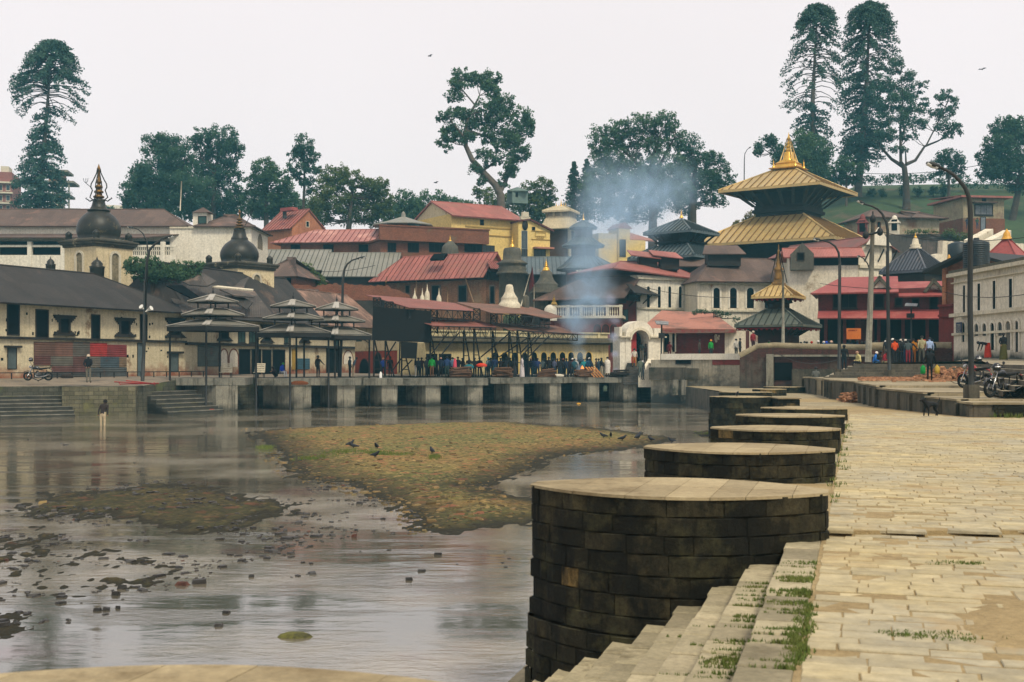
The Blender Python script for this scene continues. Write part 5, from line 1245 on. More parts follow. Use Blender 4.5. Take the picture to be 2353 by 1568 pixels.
mb=MB();mb.tube([P(*zV(1187,1390),137),P(*zV(1187,1050),137)],.035,6);part('stay_pole',mb,M_pillar,r)
r,wl,wr,w,ze,zr,rf,D=house('temple_hall','dark red hall with a large brown roof and brick gable, in the smoke','hall',zC(1345,0)[0],132,zC(640,0)[0],zC(1575,0)[0],32,zC(0,1400)[1],zC(0,1190)[1],'L',M_redp,M_roofb,1.4,hl=2.5,gmat=M_brick)
mb=MB();f=wr.p;mb.slab([f(-1.4,ze-.25,1.7),f(wr.L+1.5,ze-.25,1.7),f(wr.L,ze+.85,.02),f(0,ze+.85,.02)],.1);part('skirt_roof',mb,M_roofd,r)
mb=MB();wl.box(mb,0,wl.L,ze-1.3,ze-.3,.02,.3);wr.box(mb,0,wr.L,ze-1.0,ze-.3,.02,.3);part('eaves_band',mb,M_wood,r)
a,b=zC(1425,1275),zC(1450,1350);window(r,wr,a[0],b[0],a[1],b[1],frame=M_pillar,sill=False)
a,b=zO(1205,250),zO(1250,370);window(r,wl,a[0]-6,b[0]-6,a[1],b[1],frame=M_wood,pane=M_shut,sill=False)
for t in(.6,wr.L*.5,wr.L-.3):mb=MB();mb.tube([wr.p(t,ze-1.6,.02),wr.p(t,ze-.35,1.5)],.07,6);part('strut',mb,M_wood,r)
w=W(zO(395,0)[0],127,zO(1140,0)[0],126);g=gz(0,100)
r=thing('balcony_building','faded red building topped by a white stone balustrade, behind the smoke','building',(*w.p(w.L/2,0).xy,g))
mb=MB();w.box(mb,0,w.L,g-.5,w.z(1340,zO(0,345)[1]),-3.5,0);part('wall',mb,mat('faded_red_plaster',(.24,.075,.06),(.17,.045,.04),.5,.9,streak=.4,stain=(.32,.20,.15),stain_sc=.5,stain_p=(.56,.7)),r)
mb=MB();zt0,zt1=w.z(1340,zO(0,330)[1]),w.z(1340,zO(0,205)[1]);w.box(mb,-.3,w.L+.3,zt0-.15,zt0+.12,-3.7,.4);w.box(mb,-.2,w.L+.2,zt1-.14,zt1+.05,-.25,.2)
for t in[i*w.L/5 for i in range(6)]:w.box(mb,t-.16,t+.16,zt0,zt1+.1,-.2,.18)
part('cornice',mb,M_pillar,r)
n_=28
for k in range(n_):
 t=(k+.5)*w.L/n_
 if min(abs(t-i*w.L/5)for i in range(6))<.25:continue
 mb=MB();q=w.p(t,0,0);h_=zt1-.14-zt0-.12
 mb.lathe([(.07,0),(.04,h_*.15),(.085,h_*.4),(.04,h_*.75),(.07,h_)],(q.x,q.y,zt0+.12),8);part('baluster',mb,M_pillar,r)
for x in(875,968,1060):a,b=zO(x-27,425),zO(x+27,520);window(r,w,a[0],b[0],a[1],b[1],pointed=True,frame=M_wood,pane=mat('niche_red',(.09,.025,.025),None,2,.9),sill=False,fr=.12,kind='niche')
for x,pn in((962,M_redpl),(1048,M_void2)):a,b=zO(x-17,525),zO(x+17,720);window(r,w,a[0],b[0],a[1],b[1],frame=M_wood,pane=pn,sill=False)
mb=MB();q=P(zV(1430,0)[0],zV(0,1440)[1],126);u_=126/F*.61276/3.92;mb.lathe([(95*u_,-1),(95*u_,0),(88*u_,40*u_),(60*u_,75*u_),(30*u_,92*u_),(5*u_,95*u_)],(q.x,q.y,q.z),20);part('dome',mb,M_white2,r)
mb=MB();finial(mb,(q.x+50*u_,q.y,q.z+88*u_),165*u_,48*u_);part('finial',mb,mat('yellow_paint',(.55,.33,.03),(.08,.06,.04),2,.5),r)
w=W(zO(1130,0)[0],108,zO(1640,0)[0],109.5);g=E-1.1
r=thing('gateway','big white arched gateway with a red door and steps below','gate',(*w.p(w.L/2,0).xy,g))
t0,t1=w.s_(zO(1255,0)[0]),w.s_(zO(1450,0)[0]);zt_,zs_=w.z(1450,zO(0,478)[1]),w.z(1450,zO(0,580)[1]);zb_=w.z(1450,zO(0,850)[1])
T0,T1=w.s_(zO(1195,0)[0]),w.s_(zO(1510,0)[0]);ZT=w.z(1450,zO(0,372)[1])
mb=MB();inn=arch(t0,t1,zb_-.5,zt_,n=12);n_=12
rad=(T1-T0)/2;cc_=(T0+T1)/2;zsO=ZT-rad;outr=[(T0,zb_-.5),(T0,zsO)]+[(cc_+rad*math.cos(math.pi*(1-i/n_)),zsO+rad*math.sin(math.pi*(1-i/n_)))for i in range(1,n_)]+[(T1,zsO),(T1,zb_-.5)]
for k in range(len(inn)-1):w.poly(mb,[outr[k],outr[k+1],inn[k+1],inn[k]],-1.6,.05)
part('arch',mb,M_white2,r)
mb=MB();oo=arch(t0-.22,t1+.22,zb_,zt_+.22,n=12)
for k in range(1,len(inn)-2):w.poly(mb,[oo[k],oo[k+1],inn[k+1],inn[k]],.05,.22)
w.box(mb,-.1,t0-.1,w.z(1400,zO(0,560)[1]),w.z(1400,zO(0,545)[1]),-1.2,.35);w.box(mb,t1+.1,w.L,w.z(1400,zO(0,560)[1]),w.z(1400,zO(0,545)[1]),-1.2,.35)
part('moulding',mb,M_pillar,r)
for A_,B_,C_,D_,y_ in((0,T0-.01,0,T0-.3,440),(T1+.01,w.L-.2,T1+.1,w.L-.3,450)):
 mb=MB();w.box(mb,A_,B_,g-.6,w.z(1400,zO(0,548)[1]),-1.5,0);w.box(mb,C_,D_,w.z(1400,zO(0,548)[1]),w.z(1400,zO(0,y_)[1]),-1.2,-.1);part('side_wall',mb,M_white2,r)
mb=MB();w.box(mb,t0,t1-.9,zb_-.3,zt_,-.7,-.55);part('door',mb,mat('bright_red_door',(.42,.03,.03),(.32,.03,.03),1,.7),r)
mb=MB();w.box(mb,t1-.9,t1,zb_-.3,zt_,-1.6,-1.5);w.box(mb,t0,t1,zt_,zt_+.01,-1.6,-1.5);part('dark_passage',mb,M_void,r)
mb=MB();a,b=zO(1215,850),zO(1440,850);A0,A1=zO(1165,1010),zO(1390,1010)
n_=11;r=thing('gate_steps','dark stone steps climbing from the platform to the white gateway','steps',P((A0[0]+A1[0])/2,A0[1],106.2))
for k in range(n_):
 u=k/(n_-1);Yk=106.1+1.9*u;y=A0[1]+(a[1]-A0[1])*u;x0=A0[0]+(a[0]-A0[0])*u;x1=A1[0]+(b[0]-A1[0])*u
 z1=zz(y,Yk)+.0;mb.box((X(x0,Yk),Yk,E-2),(X(x1,Yk),Yk+.35,z1))
part('step_flight',mb,mat('gate_step_stone',(.14,.13,.11),(.07,.068,.06),1,.9,pat=('brick',2,.17,.02),pcol=(.4,.4,.4)),r)
for(x0,y0),(x1,y1)in((zO(1180,900),zO(1225,850)),):pass
mb=MB();q0,q1=P(*zO(1480,1010),105.9),P(*zO(1450,800),108)
mb.hexa([(q0.x-1.1,q0.y,E-2.2),(q0.x+.5,q0.y,E-2.2),(q1.x+.7,q1.y,E-2.2),(q1.x,q1.y,E-2.2),(q0.x-1.1,q0.y,q0.z+.1),(q0.x+.5,q0.y,q0.z+1.2),(q1.x+.7,q1.y,q1.z),(q1.x,q1.y,q1.z)]);part('side_ramp',mb,M_white,r)
w=W(zO(1440,0)[0],111,zQ(430,0)[0],108);g=E-1
r=thing('long_red_house','low house with a faded pink roof over a dark red wall and white arches','house',(*w.p(w.L/2,0).xy,g))
zt_=w.z(1600,zO(0,470)[1]);mb=MB();w.box(mb,0,w.L,g-.5,zt_,-7,0);part('wall',mb,M_redp,r)
f=w.p;zr_=zz(zO(0,255)[1],116.5);mb=MB();mb.slab([f(-.3,zt_+.15,1.0),f(w.L+.4,zt_-.05,1.0),f(w.L-3.2,zr_-.3,-6),f(-.3,zr_,-6)],.15);part('roof',mb,M_roofp,r)
mb=MB();w.box(mb,-.2,w.L+.3,zt_-.35,zt_-.05,.02,1.0)
part('eaves_trim',mb,mat('crimson_trim',(.25,.03,.035),(.2,.14,.1),3,.8),r)
mb=MB();a,b=zO(1610,480),zO(1755,745);w.pb(mb,a[0],b[0],a[1],b[1],.02,.12);part('white_bay',mb,M_white2,r)
wq=WP(w.p(0,0,.12).xy,w.p(w.L,0,.12).xy)
for x0,x1 in((1630,1690),(1722,1752)):a,b=zO(x0,512),zO(x1,725);window(r,wq,a[0],b[0],a[1],b[1],arched=True,frame=M_white2,sill=False,kind='archway',fr=.12)
rr=random.Random(8);mb=MB()
for k in range(18):
 x,y=zQ(250+rr.uniform(-22,22),905+rr.uniform(-32,38));t=wq.s_(x);z=wq.z(x,y);wq.box(mb,t-.06,t+.06,z-.1,z+.1,-.115,-.105)
part('white_wall_marks',mb,M_pillar,r)
mb=MB()
a,b=zQ(340,830),zQ(548,1080);w.pb(mb,a[0],b[0],a[1],b[1],-.5,.15);part('plaster_pier',mb,M_white,r)
w=W(zO(1480,0)[0],104,zQ(628,0)[0],99);zc_=w.z(1600,zO(0,745)[1])
r=thing('river_wall','grey plastered river wall with a bright white coping','wall',(*w.p(w.L/2,0).xy,0))
tl=w.s_(zO(1600,0)[0])
mb=MB();w.box(mb,0,w.L-.4,-.5,zc_-.5,-.6,0);part('wall_face',mb,mat('patched_grey_plaster',(.42,.38,.28),(.30,.275,.21),.35,.93,streak=.6,stain=(.08,.08,.065),stain_sc=.35,stain_p=(.55,.66),bump=.3,rise=(.6,1.1,(.03,.036,.034))),r)
mb=MB();w.box(mb,tl,w.L,zc_-.5,zc_,-.7,.12);part('coping',mb,mat('white_coping',(.8,.76,.64),(.7,.65,.52),1,.9,streak=.2),r)
mb=MB();a,b=zQ(205,1115),zQ(625,1195);w.pb(mb,a[0],b[0],a[1],b[1],.005,.04);part('red_band',mb,M_redpl,r)
a,b=zO(1770,785),zO(1925,855);window(r,w,a[0],b[0],a[1],b[1],sill=False,frame=M_wood)
for x0,x1,y0,y1 in((1475,1880,900,1040),(1885,2020,910,1030)):
 mb=MB();a,b=zO(x0,y0),zO(x1,y1);w.pb(mb,a[0],b[0],a[1],b[1],.0,.3);part('buttress',mb,M_wallc,r)
for x in(1790,1890):mb=MB();a,b=zO(x-28,1040),zO(x+20,1210);w.pb(mb,a[0],b[0],a[1],b[1],.3,.6);part('pale_pier',mb,M_conc,r)
w=W(zQ(560,0)[0],93,2010,90);
r=thing('brick_wall','dark red brick wall with rounded pale coping that ramps up on its left','wall',(*w.p(w.L/2,0).xy,1))
tp=[(w.s_(x),w.z(x,y))for x,y in(zQ(495,1085),zQ(690,985),zQ(860,975),zQ(1290,990),zQ(1711,1000))]
tp[-1]=(w.L,tp[-1][1]);mb=MB();mc=MB();mr=MB()
for(t0,z0),(t1,z1)in zip(tp,tp[1:]):
 w.poly(mb,[(t0,-.5),(t1,-.5),(t1,z1-.25),(t0,z0-.25)],-.6,0)
mc.tube([w.p(t,z-.1,-.3)for t,z in tp],.38,10,sq=(1,.7))
part('wall_face',mb,mat('dark_river_brick',(.13,.05,.04),(.08,.045,.035),.4,.93,pat=('brick',.25,.085,.012),pcol=(.4,.36,.33),streak=.9,stain=(.10,.09,.07),stain_sc=.4,stain_p=(.5,.64),rise=(.8,1.2,(.03,.034,.03))),r)
part('coping',mc,mat('lichen_coping',(.34,.29,.18),(.22,.18,.11),1.2,.9,streak=.3,bump=.4),r)
mb=MB();w.box(mb,w.s_(zQ(860,0)[0]),w.L,w.z(1900,zQ(0,1100)[1])-.05,w.z(1900,zQ(0,1085)[1]),0,.25);part('ledge',mb,M_conc,r)
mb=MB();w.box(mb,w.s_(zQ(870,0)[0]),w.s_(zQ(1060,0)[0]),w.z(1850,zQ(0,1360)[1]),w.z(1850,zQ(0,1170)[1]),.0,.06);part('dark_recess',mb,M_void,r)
mb=MB();w.box(mb,w.s_(zQ(785,0)[0]),w.s_(zQ(860,0)[0]),-.5,w.z(1810,zQ(0,1080)[1]),0,.35);part('stone_quoin',mb,M_conc,r)
mb=MB();w.box(mb,w.s_(zQ(1060,0)[0]),w.s_(zQ(1560,0)[0]),-.2,w.z(1900,zQ(0,1240)[1]),0,.5);part('lower_plinth',mb,M_wallc,r)
mb=MB();a_,b_=(X(2000,90),90),(X(2190,88),88);masonry(mb,[a_,b_,(b_[0],88.6),(a_[0],90.6)],E-.6,zz(800,89),.2,.45,random.Random(3),0,bias=.5)
r=thing('brick_wall','low stretch of brick wall with broken coping behind the crowd','wall',(a_[0],90,E-.2));part('wall_face',mb,mat('courtyard_brick',(.13,.05,.04),(.09,.045,.035),.5,.93,pat=('brick',.25,.085,.012)),r)
mb=MB();mb.tube([(a_[0],90.3,zz(798,90)),((a_[0]+b_[0])/2-1,89.5,zz(797,90))],.34,8);mb.tube([((a_[0]+b_[0])/2+1.2,89,zz(797,89)),(b_[0],88.3,zz(797,88))],.34,8);part('coping',mb,MATS['lichen_coping'],r)
Ys=98;cx_=X(zQ(912,0)[0],Ys);cy_=Ys;k=.61276/2.852*Ys/F;zq=lambda y:zz(zQ(0,y)[1],Ys);rot=-R(30)
r=thing('tiered_shrine','two tiered shrine, gilt upper roof over a green copper roof','shrine',(cx_,cy_,E-.1))
sq=lambda wv:wv*k/(math.cos(R(30))+math.sin(R(30)))/2
mb=MB();frustum(mb,(cx_,cy_),rot,sq(990),sq(250),zq(775),zq(598),.12,9,.06);part('lower_roof',mb,M_roofv,r)
mb=MB();frustum(mb,(cx_,cy_),rot,sq(615),sq(140),zq(470),zq(340),.12,7,.05);part('upper_roof',mb,M_gold,r)
mb=MB();mb.square([(sq(250),zq(610)),(sq(250),zq(540)),(sq(330),zq(530)),(sq(300),zq(505)),(sq(280),zq(465))],(cx_,cy_,0),rot);part('upper_storey',mb,M_wood,r)
mb=MB();mb.square([(sq(470),E-.4),(sq(470),zq(790))],(cx_,cy_,0),rot);part('lower_storey',mb,mat('shrine_brick',(.05,.022,.02),(.03,.016,.015),1,.9),r)
def fringe(he,z,h,m,nm):
 mb=MB()
 for kk in range(4):
  t=rot+kk*math.pi/2;nx,ny=math.cos(t),math.sin(t);n_=int(he*2/.22)
  for i in range(n_):
   s0=-he+2*he*i/n_;s1=-he+2*he*(i+1)/n_;q=lambda s,zz_:(cx_+nx*he*.97-ny*s*.97,cy_+ny*he*.97+nx*s*.97,zz_)
   dz=h*(.75+.25*((i%2)*2-1));mb.add([q(s0,z),q(s1,z),q(s1,z-dz),q((s0+s1)/2,z-dz*1.2),q(s0,z-dz)],[(0,1,2,3,4),(4,3,2,1,0)])
 part(nm,mb,m,r)
M_frill=mat('red_valance',(.36,.02,.025),(.25,.015,.02),3,.8)
mb=MB();mb.square([(sq(960),zq(805)),(sq(985),zq(778))],(cx_,cy_,0),rot);part('eave_board',mb,M_wood,r)
mb=MB();mb.square([(sq(585),zq(488)),(sq(610),zq(472))],(cx_,cy_,0),rot);part('eave_board',mb,M_wood,r)
fringe(sq(985),zq(800),.2,M_frill,'valance');fringe(sq(605),zq(486),.2,M_frill,'valance')
for kk in range(4):
 for s in(-.8,0,.8):
  t=rot+kk*math.pi/2;nx,ny=math.cos(t),math.sin(t);a0=sq(470);a1=sq(800)
  mb=MB();mb.tube([(cx_+nx*a0-ny*s*a0,cy_+ny*a0+nx*s*a0,zq(880)),(cx_+nx*a1-ny*s*a1,cy_+ny*a1+nx*s*a1,zq(795))],.08,5);part('strut',mb,M_wood,r)
mb=MB();z0=zq(342);mb.square([(sq(165),0),(sq(165),.15),(sq(120),.25),(sq(105),.5)],(cx_,cy_,z0),rot)
mb.lathe([(.36,.45),(.40,.6),(.30,.9),(.33,1.15),(.42,1.3),(.2,1.5),(.25,1.7),(.15,2.0),(.19,2.2),(.1,2.4),(.13,2.6),(.05,2.9),(.02,3.3)],(cx_,cy_,z0),14)
part('finial',mb,goldmat('old_gilt',(.5,.27,.05),(.06,.045,.03),.5,.5),r)
mb=MB()
for kk in range(4):
 t=rot+math.pi/4+kk*math.pi/2;mb.tube([(cx_+math.cos(t)*.75,cy_+math.sin(t)*.75,z0+.2),(cx_+math.cos(t)*.5,cy_+math.sin(t)*.5,z0+1.2),(cx_+math.cos(t)*.1,cy_+math.sin(t)*.1,z0+2.7)],.04,5)
part('canopy_frame',mb,M_iron,r)
Yt=150;cx_=X(zC(1850,0)[0],Yt);cy_=Yt;k=.25*Yt/F;zq=lambda y:zz(zC(0,y)[1],Yt);rot=-R(40);sf=math.cos(R(40))+math.sin(R(40));sq=lambda wv:wv*k/sf/2
r=thing('grey_temple','two tiered temple with blue grey seamed roofs and small gold top','temple',(cx_,cy_,gz(cx_,cy_)))
mb=MB();frustum(mb,(cx_,cy_),rot,sq(710),sq(40),zq(800),zq(672),.2,11,.10);part('upper_roof',mb,M_roofbl,r)
mb=MB();frustum(mb,(cx_,cy_),rot,sq(1000),sq(470),zq(1035),zq(915),.2,15,.10);part('lower_roof',mb,M_roofbl,r)
mb=MB();mb.square([(sq(430),zq(930)),(sq(430),zq(905)),(sq(520),zq(895)),(sq(430),zq(880)),(sq(430),zq(800))],(cx_,cy_,0),rot);part('upper_storey',mb,M_wood,r)
mb=MB();mb.square([(sq(700),gz(cx_,cy_)-1),(sq(700),zq(1030))],(cx_,cy_,0),rot);part('lower_storey',mb,M_wood,r)
for kk in range(4):
 for s in(-1,-.5,0,.5,1):
  t=rot+kk*math.pi/2;nx,ny=math.cos(t),math.sin(t);a0,a1=sq(430),sq(640);mb=MB()
  mb.tube([(cx_+nx*a0-ny*s*a0,cy_+ny*a0+nx*s*a0,zq(890)),(cx_+nx*a1-ny*s*a1,cy_+ny*a1+nx*s*a1,zq(808))],.12,5);part('strut',mb,M_wood,r)
mb=MB();finial(mb,(cx_,cy_,zq(660)),zq(575)-zq(660),38*k/2);part('finial',mb,M_gold2,r)
Yt=162;kT=.61276/3.92*Yt/F;cx_=X((zT(180,0)[0]+zT(2310,0)[0])/2,Yt);cy_=Yt;zq=lambda y:zz(zT(0,y)[1],Yt);rot=-R(35)
sf=math.cos(R(35))+math.sin(R(35));sq=lambda wv:wv*kT/sf/2
r=thing('golden_temple','great temple with two tiers of gilded roof and a tall golden spire','temple',(cx_,cy_,gz(cx_,cy_)))
mb=MB();frustum(mb,(cx_,cy_),rot,sq(2130),sq(400),zq(672),zq(345),.25,13,.10);part('upper_roof',mb,M_gold,r)
mb=MB();frustum(mb,(cx_,cy_),rot,sq(3000),sq(1040),zq(1470),zq(1052),.25,19,.11);part('lower_roof',mb,M_gold,r)
mb=MB();mb.square([(sq(1000),zq(1080)),(sq(1000),zq(1010)),(sq(1120),zq(1000)),(sq(1120),zq(955)),(sq(1050),zq(945)),(sq(1060),zq(900)),(sq(1010),zq(890)),(sq(1000),zq(700)),(sq(1900),zq(660)),],(cx_,cy_,0),rot);part('upper_storey',mb,M_wood,r)
for kk in range(4):
 for s in[i/5 for i in range(-3,4,2)]+[-1,1]:
  mb=MB();t=rot+kk*math.pi/2;nx,ny=math.cos(t),math.sin(t);a0,a1=sq(1060),sq(1800);s2=s*.86
  A_,B_=Vector((cx_+nx*a0-ny*s*a0,cy_+ny*a0+nx*s*a0,zq(905))),Vector((cx_+nx*a1-ny*s2*a1,cy_+ny*a1+nx*s2*a1,zq(690)))
  d=Vector((-ny,nx,0))*.22;up=Vector((nx,ny,0))*.15
  mb.hexa([A_-d,A_+d,A_+d+up,A_-d+up,B_-d,B_+d,B_+d+up,B_-d+up]);part('carved_strut',mb,mat('strut_timber',(.045,.045,.035),(.02,.02,.018),4,.8,bump=.6),r)
mb=MB();mb.square([(sq(2050),zq(700)),(sq(2100),zq(676))],(cx_,cy_,0),rot);part('eave_board',mb,M_wood,r)
mb=MB();mb.square([(sq(1900),gz(cx_,cy_)-1),(sq(1900),zq(1490)),(sq(2700),zq(1478))],(cx_,cy_,0),rot);part('lower_storey',mb,M_wood,r)
z0=zq(345);K=kT
mb=MB();mb.square([(210*K,0),(225*K,12*K),(200*K,25*K),(165*K,35*K),(150*K,60*K),(140*K,75*K),(150*K,90*K),(118*K,110*K),(100*K,130*K)],(cx_,cy_,z0),rot);part('spire_base',mb,M_gold2,r)
mb=MB();mb.lathe([(110*K,90*K),(115*K,130*K),(85*K,160*K),(72*K,250*K),(58*K,262*K),(25*K,270*K),(50*K,285*K),(50*K,300*K),(20*K,312*K),(42*K,330*K),(42*K,350*K),(15*K,365*K),(32*K,385*K),(32*K,400*K),(10*K,415*K),(15*K,440*K),(30*K,450*K),(10*K,500*K),(1*K,560*K)],(cx_,cy_,z0),20);part('spire_bell',mb,M_gold2,r)
for kk in range(4):
 t=rot+math.pi/4+kk*math.pi/2;mb=MB();mb.tube([(cx_+math.cos(t)*170*K,cy_+math.sin(t)*170*K,z0+25*K),(cx_+math.cos(t)*75*K,cy_+math.sin(t)*75*K,z0+290*K),(cx_+math.cos(t)*25*K,cy_+math.sin(t)*25*K,z0+460*K)],[12*K,9*K,7*K],6);part('spire_rib',mb,M_gold,r)
 mb=MB();finial(mb,(cx_+math.cos(t)*235*K,cy_+math.sin(t)*235*K,z0+10*K),150*K,26*K);part('corner_finial',mb,M_gold2,r)
w=W(zC(1440,0)[0],134,zC(2012,0)[0],138);g=gz(10,120)
r=thing('white_building','white building with five narrow arched windows under a bright red roof','building',(*w.p(w.L/2,0).xy,g))
zt_=w.z(zC(1700,0)[0],zC(0,1190)[1]);mb=MB();w.box(mb,0,w.L,g-3,zt_,-8,0);part('wall',mb,M_white2,r)
mb,_=roofW(w,-3.5,w.L+.3,.7,-9,zt_-.25,zz(zC(0,1075)[1],141),4,2.2,.15,zel=zt_+.6);part('roof',mb,M_roofr,r)
mb=MB();w.box(mb,0,w.L,zt_-.45,zt_-.2,0,.3);w.box(mb,0,w.L,w.z(1550,zC(0,1500)[1]),w.z(1550,zC(0,1485)[1]),0,.2);part('cornice',mb,M_pillar,r)
for x in(1545,1645,1741,1838,1926):a,b=zC(x-13,1285),zC(x+13,1480);window(r,w,a[0],b[0],a[1],b[1],arched=True,frame=M_white2,sill=True,fr=.16)
for x in(1525,1725):a,b=zC(x-45,1030),zC(x+55,1095);q=P((a[0]+b[0])/2,b[1],138);mb=MB();mb.box((q.x-1,q.y-1,q.z-.5),(q.x+1.1,q.y+1,q.z+.9));part('roof_lantern',mb,M_wood,r);mb=MB();mb.slab([(q.x-1.9,q.y-1.5,q.z+1.1),(q.x+1.5,q.y-1.5,q.z+.7),(q.x+1.0,q.y+1.2,q.z+1.6),(q.x-2.1,q.y+1.2,q.z+1.9)],.1);part('lantern_roof',mb,M_roofr,r)
w=W(zQ(45,0)[0],132,zQ(1330,0)[0],134)
r=thing('white_building','white building with wide dark arched windows under a brown hipped roof','building',(*w.p(w.L/2,0).xy,g))
zt_=w.z(zQ(650,0)[0],zQ(0,290)[1]);mb=MB();w.box(mb,0,w.L,g-3,zt_,-9,0);part('wall',mb,mat('peeling_whitewash',(.78,.71,.56),(.68,.60,.46),.35,.92,streak=.45,stain=(.25,.12,.07),stain_sc=.22,stain_p=(.62,.68),bump=.3),r)
mb,_=roofW(w,-.4,w.L+.5,.8,-10,zt_-.2,zz(zQ(0,62)[1],138),3.5,4.5,.15);part('roof',mb,M_roofb,r)
mb=MB();w.box(mb,0,w.L+.1,zt_-.5,zt_-.2,0,.35);w.box(mb,0,w.L+.1,w.z(1750,zQ(0,628)[1]),w.z(1750,zQ(0,610)[1]),0,.22);part('cornice',mb,M_pillar,r)
for x,h_ in((247,34),(426,36),(608,38),(800,38),(1200,16)):a,b=zQ(x-h_,370),zQ(x+h_,588);window(r,w,a[0],b[0],a[1],b[1],arched=True,frame=M_white2,sill=False,fr=.18,proud=.09)
a,b=zQ(215,15),zQ(400,95);q=P((a[0]+b[0])/2,b[1],135.5);mb=MB();mb.box((q.x-1.7,134.5,q.z-.5),(q.x+1.9,137,q.z+.9));part('roof_lantern',mb,M_wood,r);mb=MB();mb.slab([(q.x-2.4,134,q.z+.8),(q.x+2.4,134,q.z+.8),(q.x+2.0,137,q.z+2.0),(q.x-1.7,137,q.z+2.0)],.12);part('lantern_roof',mb,M_roofb,r)
simple('brown_roof_house','small dark house with brown roof between the grey temple and white building',zC(1790,0)[0],143,zC(2120,0)[0],143,zC(0,1095)[1],zC(0,1015)[1],6,M_wood,M_roofb)
w=W(1880,106,2170,103);g=E+.1
r=thing('red_brick_building','wide dark red building with deep open ground floor and two white dormers','building',(*w.p(w.L/2,0).xy,g))
ze1=w.z(2000,zS(0,358)[1]);zb1=w.z(2000,zS(0,585)[1]);zr1_=zz(zS(0,212)[1],109)
mb=MB();w.box(mb,0,w.L,zb1,ze1+.3,-8,0);part('upper_wall',mb,M_redp,r)
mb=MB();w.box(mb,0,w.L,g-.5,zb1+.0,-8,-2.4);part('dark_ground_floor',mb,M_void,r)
mb=MB();f=w.p;zk=w.z(2000,zS(0,515)[1]);mb.slab([f(0,zb1,1.4),f(w.L,zb1-.15,1.4),f(w.L,zk,.02),f(0,zk,.02)],.12);part('skirt_roof',mb,M_roofr2,r)
mb=MB();tm=w.s_(zS(650,0)[0])
mb.slab([f(-.6,ze1,1.0),f(tm,ze1,1.0),f(tm,zr1_,-4.5),f(1.8,zr1_,-4.5)],.14);mb.slab([f(tm,ze1-.35,1.0),f(w.L+.3,ze1-.35,1.0),f(w.L+.3,zr1_-.5,-4.5),f(tm,zr1_-.5,-4.5)],.14)
mb.slab([f(-.6,ze1,1.0),f(1.8,zr1_,-4.5),f(-.6,ze1,-8)],.14);part('roof',mb,M_roofr2,r)
for x0,x1,xa,y0,y1 in((385,565,478,200,312),(885,1050,968,232,340)):
 t0,t1,tc_=w.s_(zS(x0,0)[0]),w.s_(zS(x1,0)[0]),w.s_(zS(xa,0)[0]);z0,z1=w.z(2040,zS(0,y1)[1]),w.z(2040,zS(0,y0)[1])
 mb=MB();w.poly(mb,[(t0+.35,z0),(t1-.2,z0),(tc_,z1-.45)],-1.2,.0);dm=part('dormer',mb,M_white2,r)
 mb=MB();mb.slab([f(t0-.1,z0-.1,.3),f(tc_,z1,.3),f(tc_,z1,-3),f(t0-.1,z0-.1,-3)],.25);mb.slab([f(tc_,z1,.3),f(t1+.2,z0-.1,.3),f(t1+.2,z0-.1,-3),f(tc_,z1,-3)],.25)
 part('dormer_roof',mb,mat('mossy_edge',(.13,.12,.085),(.07,.07,.05),2,.95,bump=.6),r)
for x0,x1,y0,y1 in((65,265,370,490),(440,510,375,490),(625,675,410,470),(780,825,420,465),(940,1000,395,510)):
 a,b=zS(x0,y0),zS(x1,y1);window(r,w,a[0],b[0],a[1],b[1],frame=M_wood,sill=True,fr=.1,bars=2 if x1-x0>100 else 0)
for x in(-10,160,290,470,690,910,1040):
 a=zS(x-14,0)[0];b=zS(x+16,0)[0];mb=MB();w.box(mb,max(0,w.s_(a)),w.s_(b),g-.4,zb1,-.5,-.05);part('column',mb,M_redp,r)
mb=MB();a,b=zS(250,600),zS(430,800);w.pb(mb,a[0],b[0],a[1],b[1],-2.35,-2.2);part('red_inner_wall',mb,M_redp,r)
sg=thing('notice_board','orange notice board with a faint line of writing at its top','sign',P(*zS(243,790),102))
mb=MB();ws_=W(zS(178,0)[0],102.5,zS(308,0)[0],102.5);a,b=zS(178,680),zS(308,778);ws_.pb(mb,a[0],b[0],a[1],b[1],0,.08);part('board',mb,mat('orange_board',(.62,.17,.02),(.55,.14,.02),1,.7,bump=0),sg)
mb=MB();rr=random.Random(4);x=a[0]+5
ws_.pb(mb,a[0]+6,b[0]-9,a[1]+3.0,a[1]+3.6,.08,.1)
while x<b[0]-9:ws_.pb(mb,x,x+.8,a[1]+3.5,a[1]+6.5,.08,.1);ws_.pb(mb,x-1.2,x,a[1]+4.4+rr.random(),a[1]+5.2+rr.random(),.08,.1);x+=2.6 if rr.random()<.8 else 4.5
part('lettering',mb,mat('red_ink',(.25,.03,.01),None,1,.8),sg)
r,wl,wr,w,ze,zr,rf,D=house('white_building','tall white building with a faded pink roof and a white pediment','building',zU(505,0)[0],121,zU(-420,0)[0],zU(875,0)[0],62,zU(0,470)[1],zU(0,318)[1],'L',M_white,mat('rusty_pink_roof',(.26,.10,.085),(.20,.075,.065),.4,.7,pat=('rib',.3,.8,0),stain=(.13,.07,.06),stain_sc=.4),.9)
window(r,wl,zQ(1115,0)[0],zQ(1180,0)[0],zQ(0,0)[1],zQ(0,70)[1],frame=M_stone,sill=False,fr=.8)if False else None
mb=MB();wr.poly(mb,[(.6,ze+.1),(wr.L-.6,ze+.1),(wr.L*.5,ze+1.9)],.4,.6);part('pediment',mb,M_white2,r)
mb=MB();wr.box(mb,0,wr.L+.1,wr.z(zU(700,0)[0],zU(0,680)[1]),wr.z(zU(700,0)[0],zU(0,645)[1]),0,.2);part('string_course',mb,M_pillar,r)
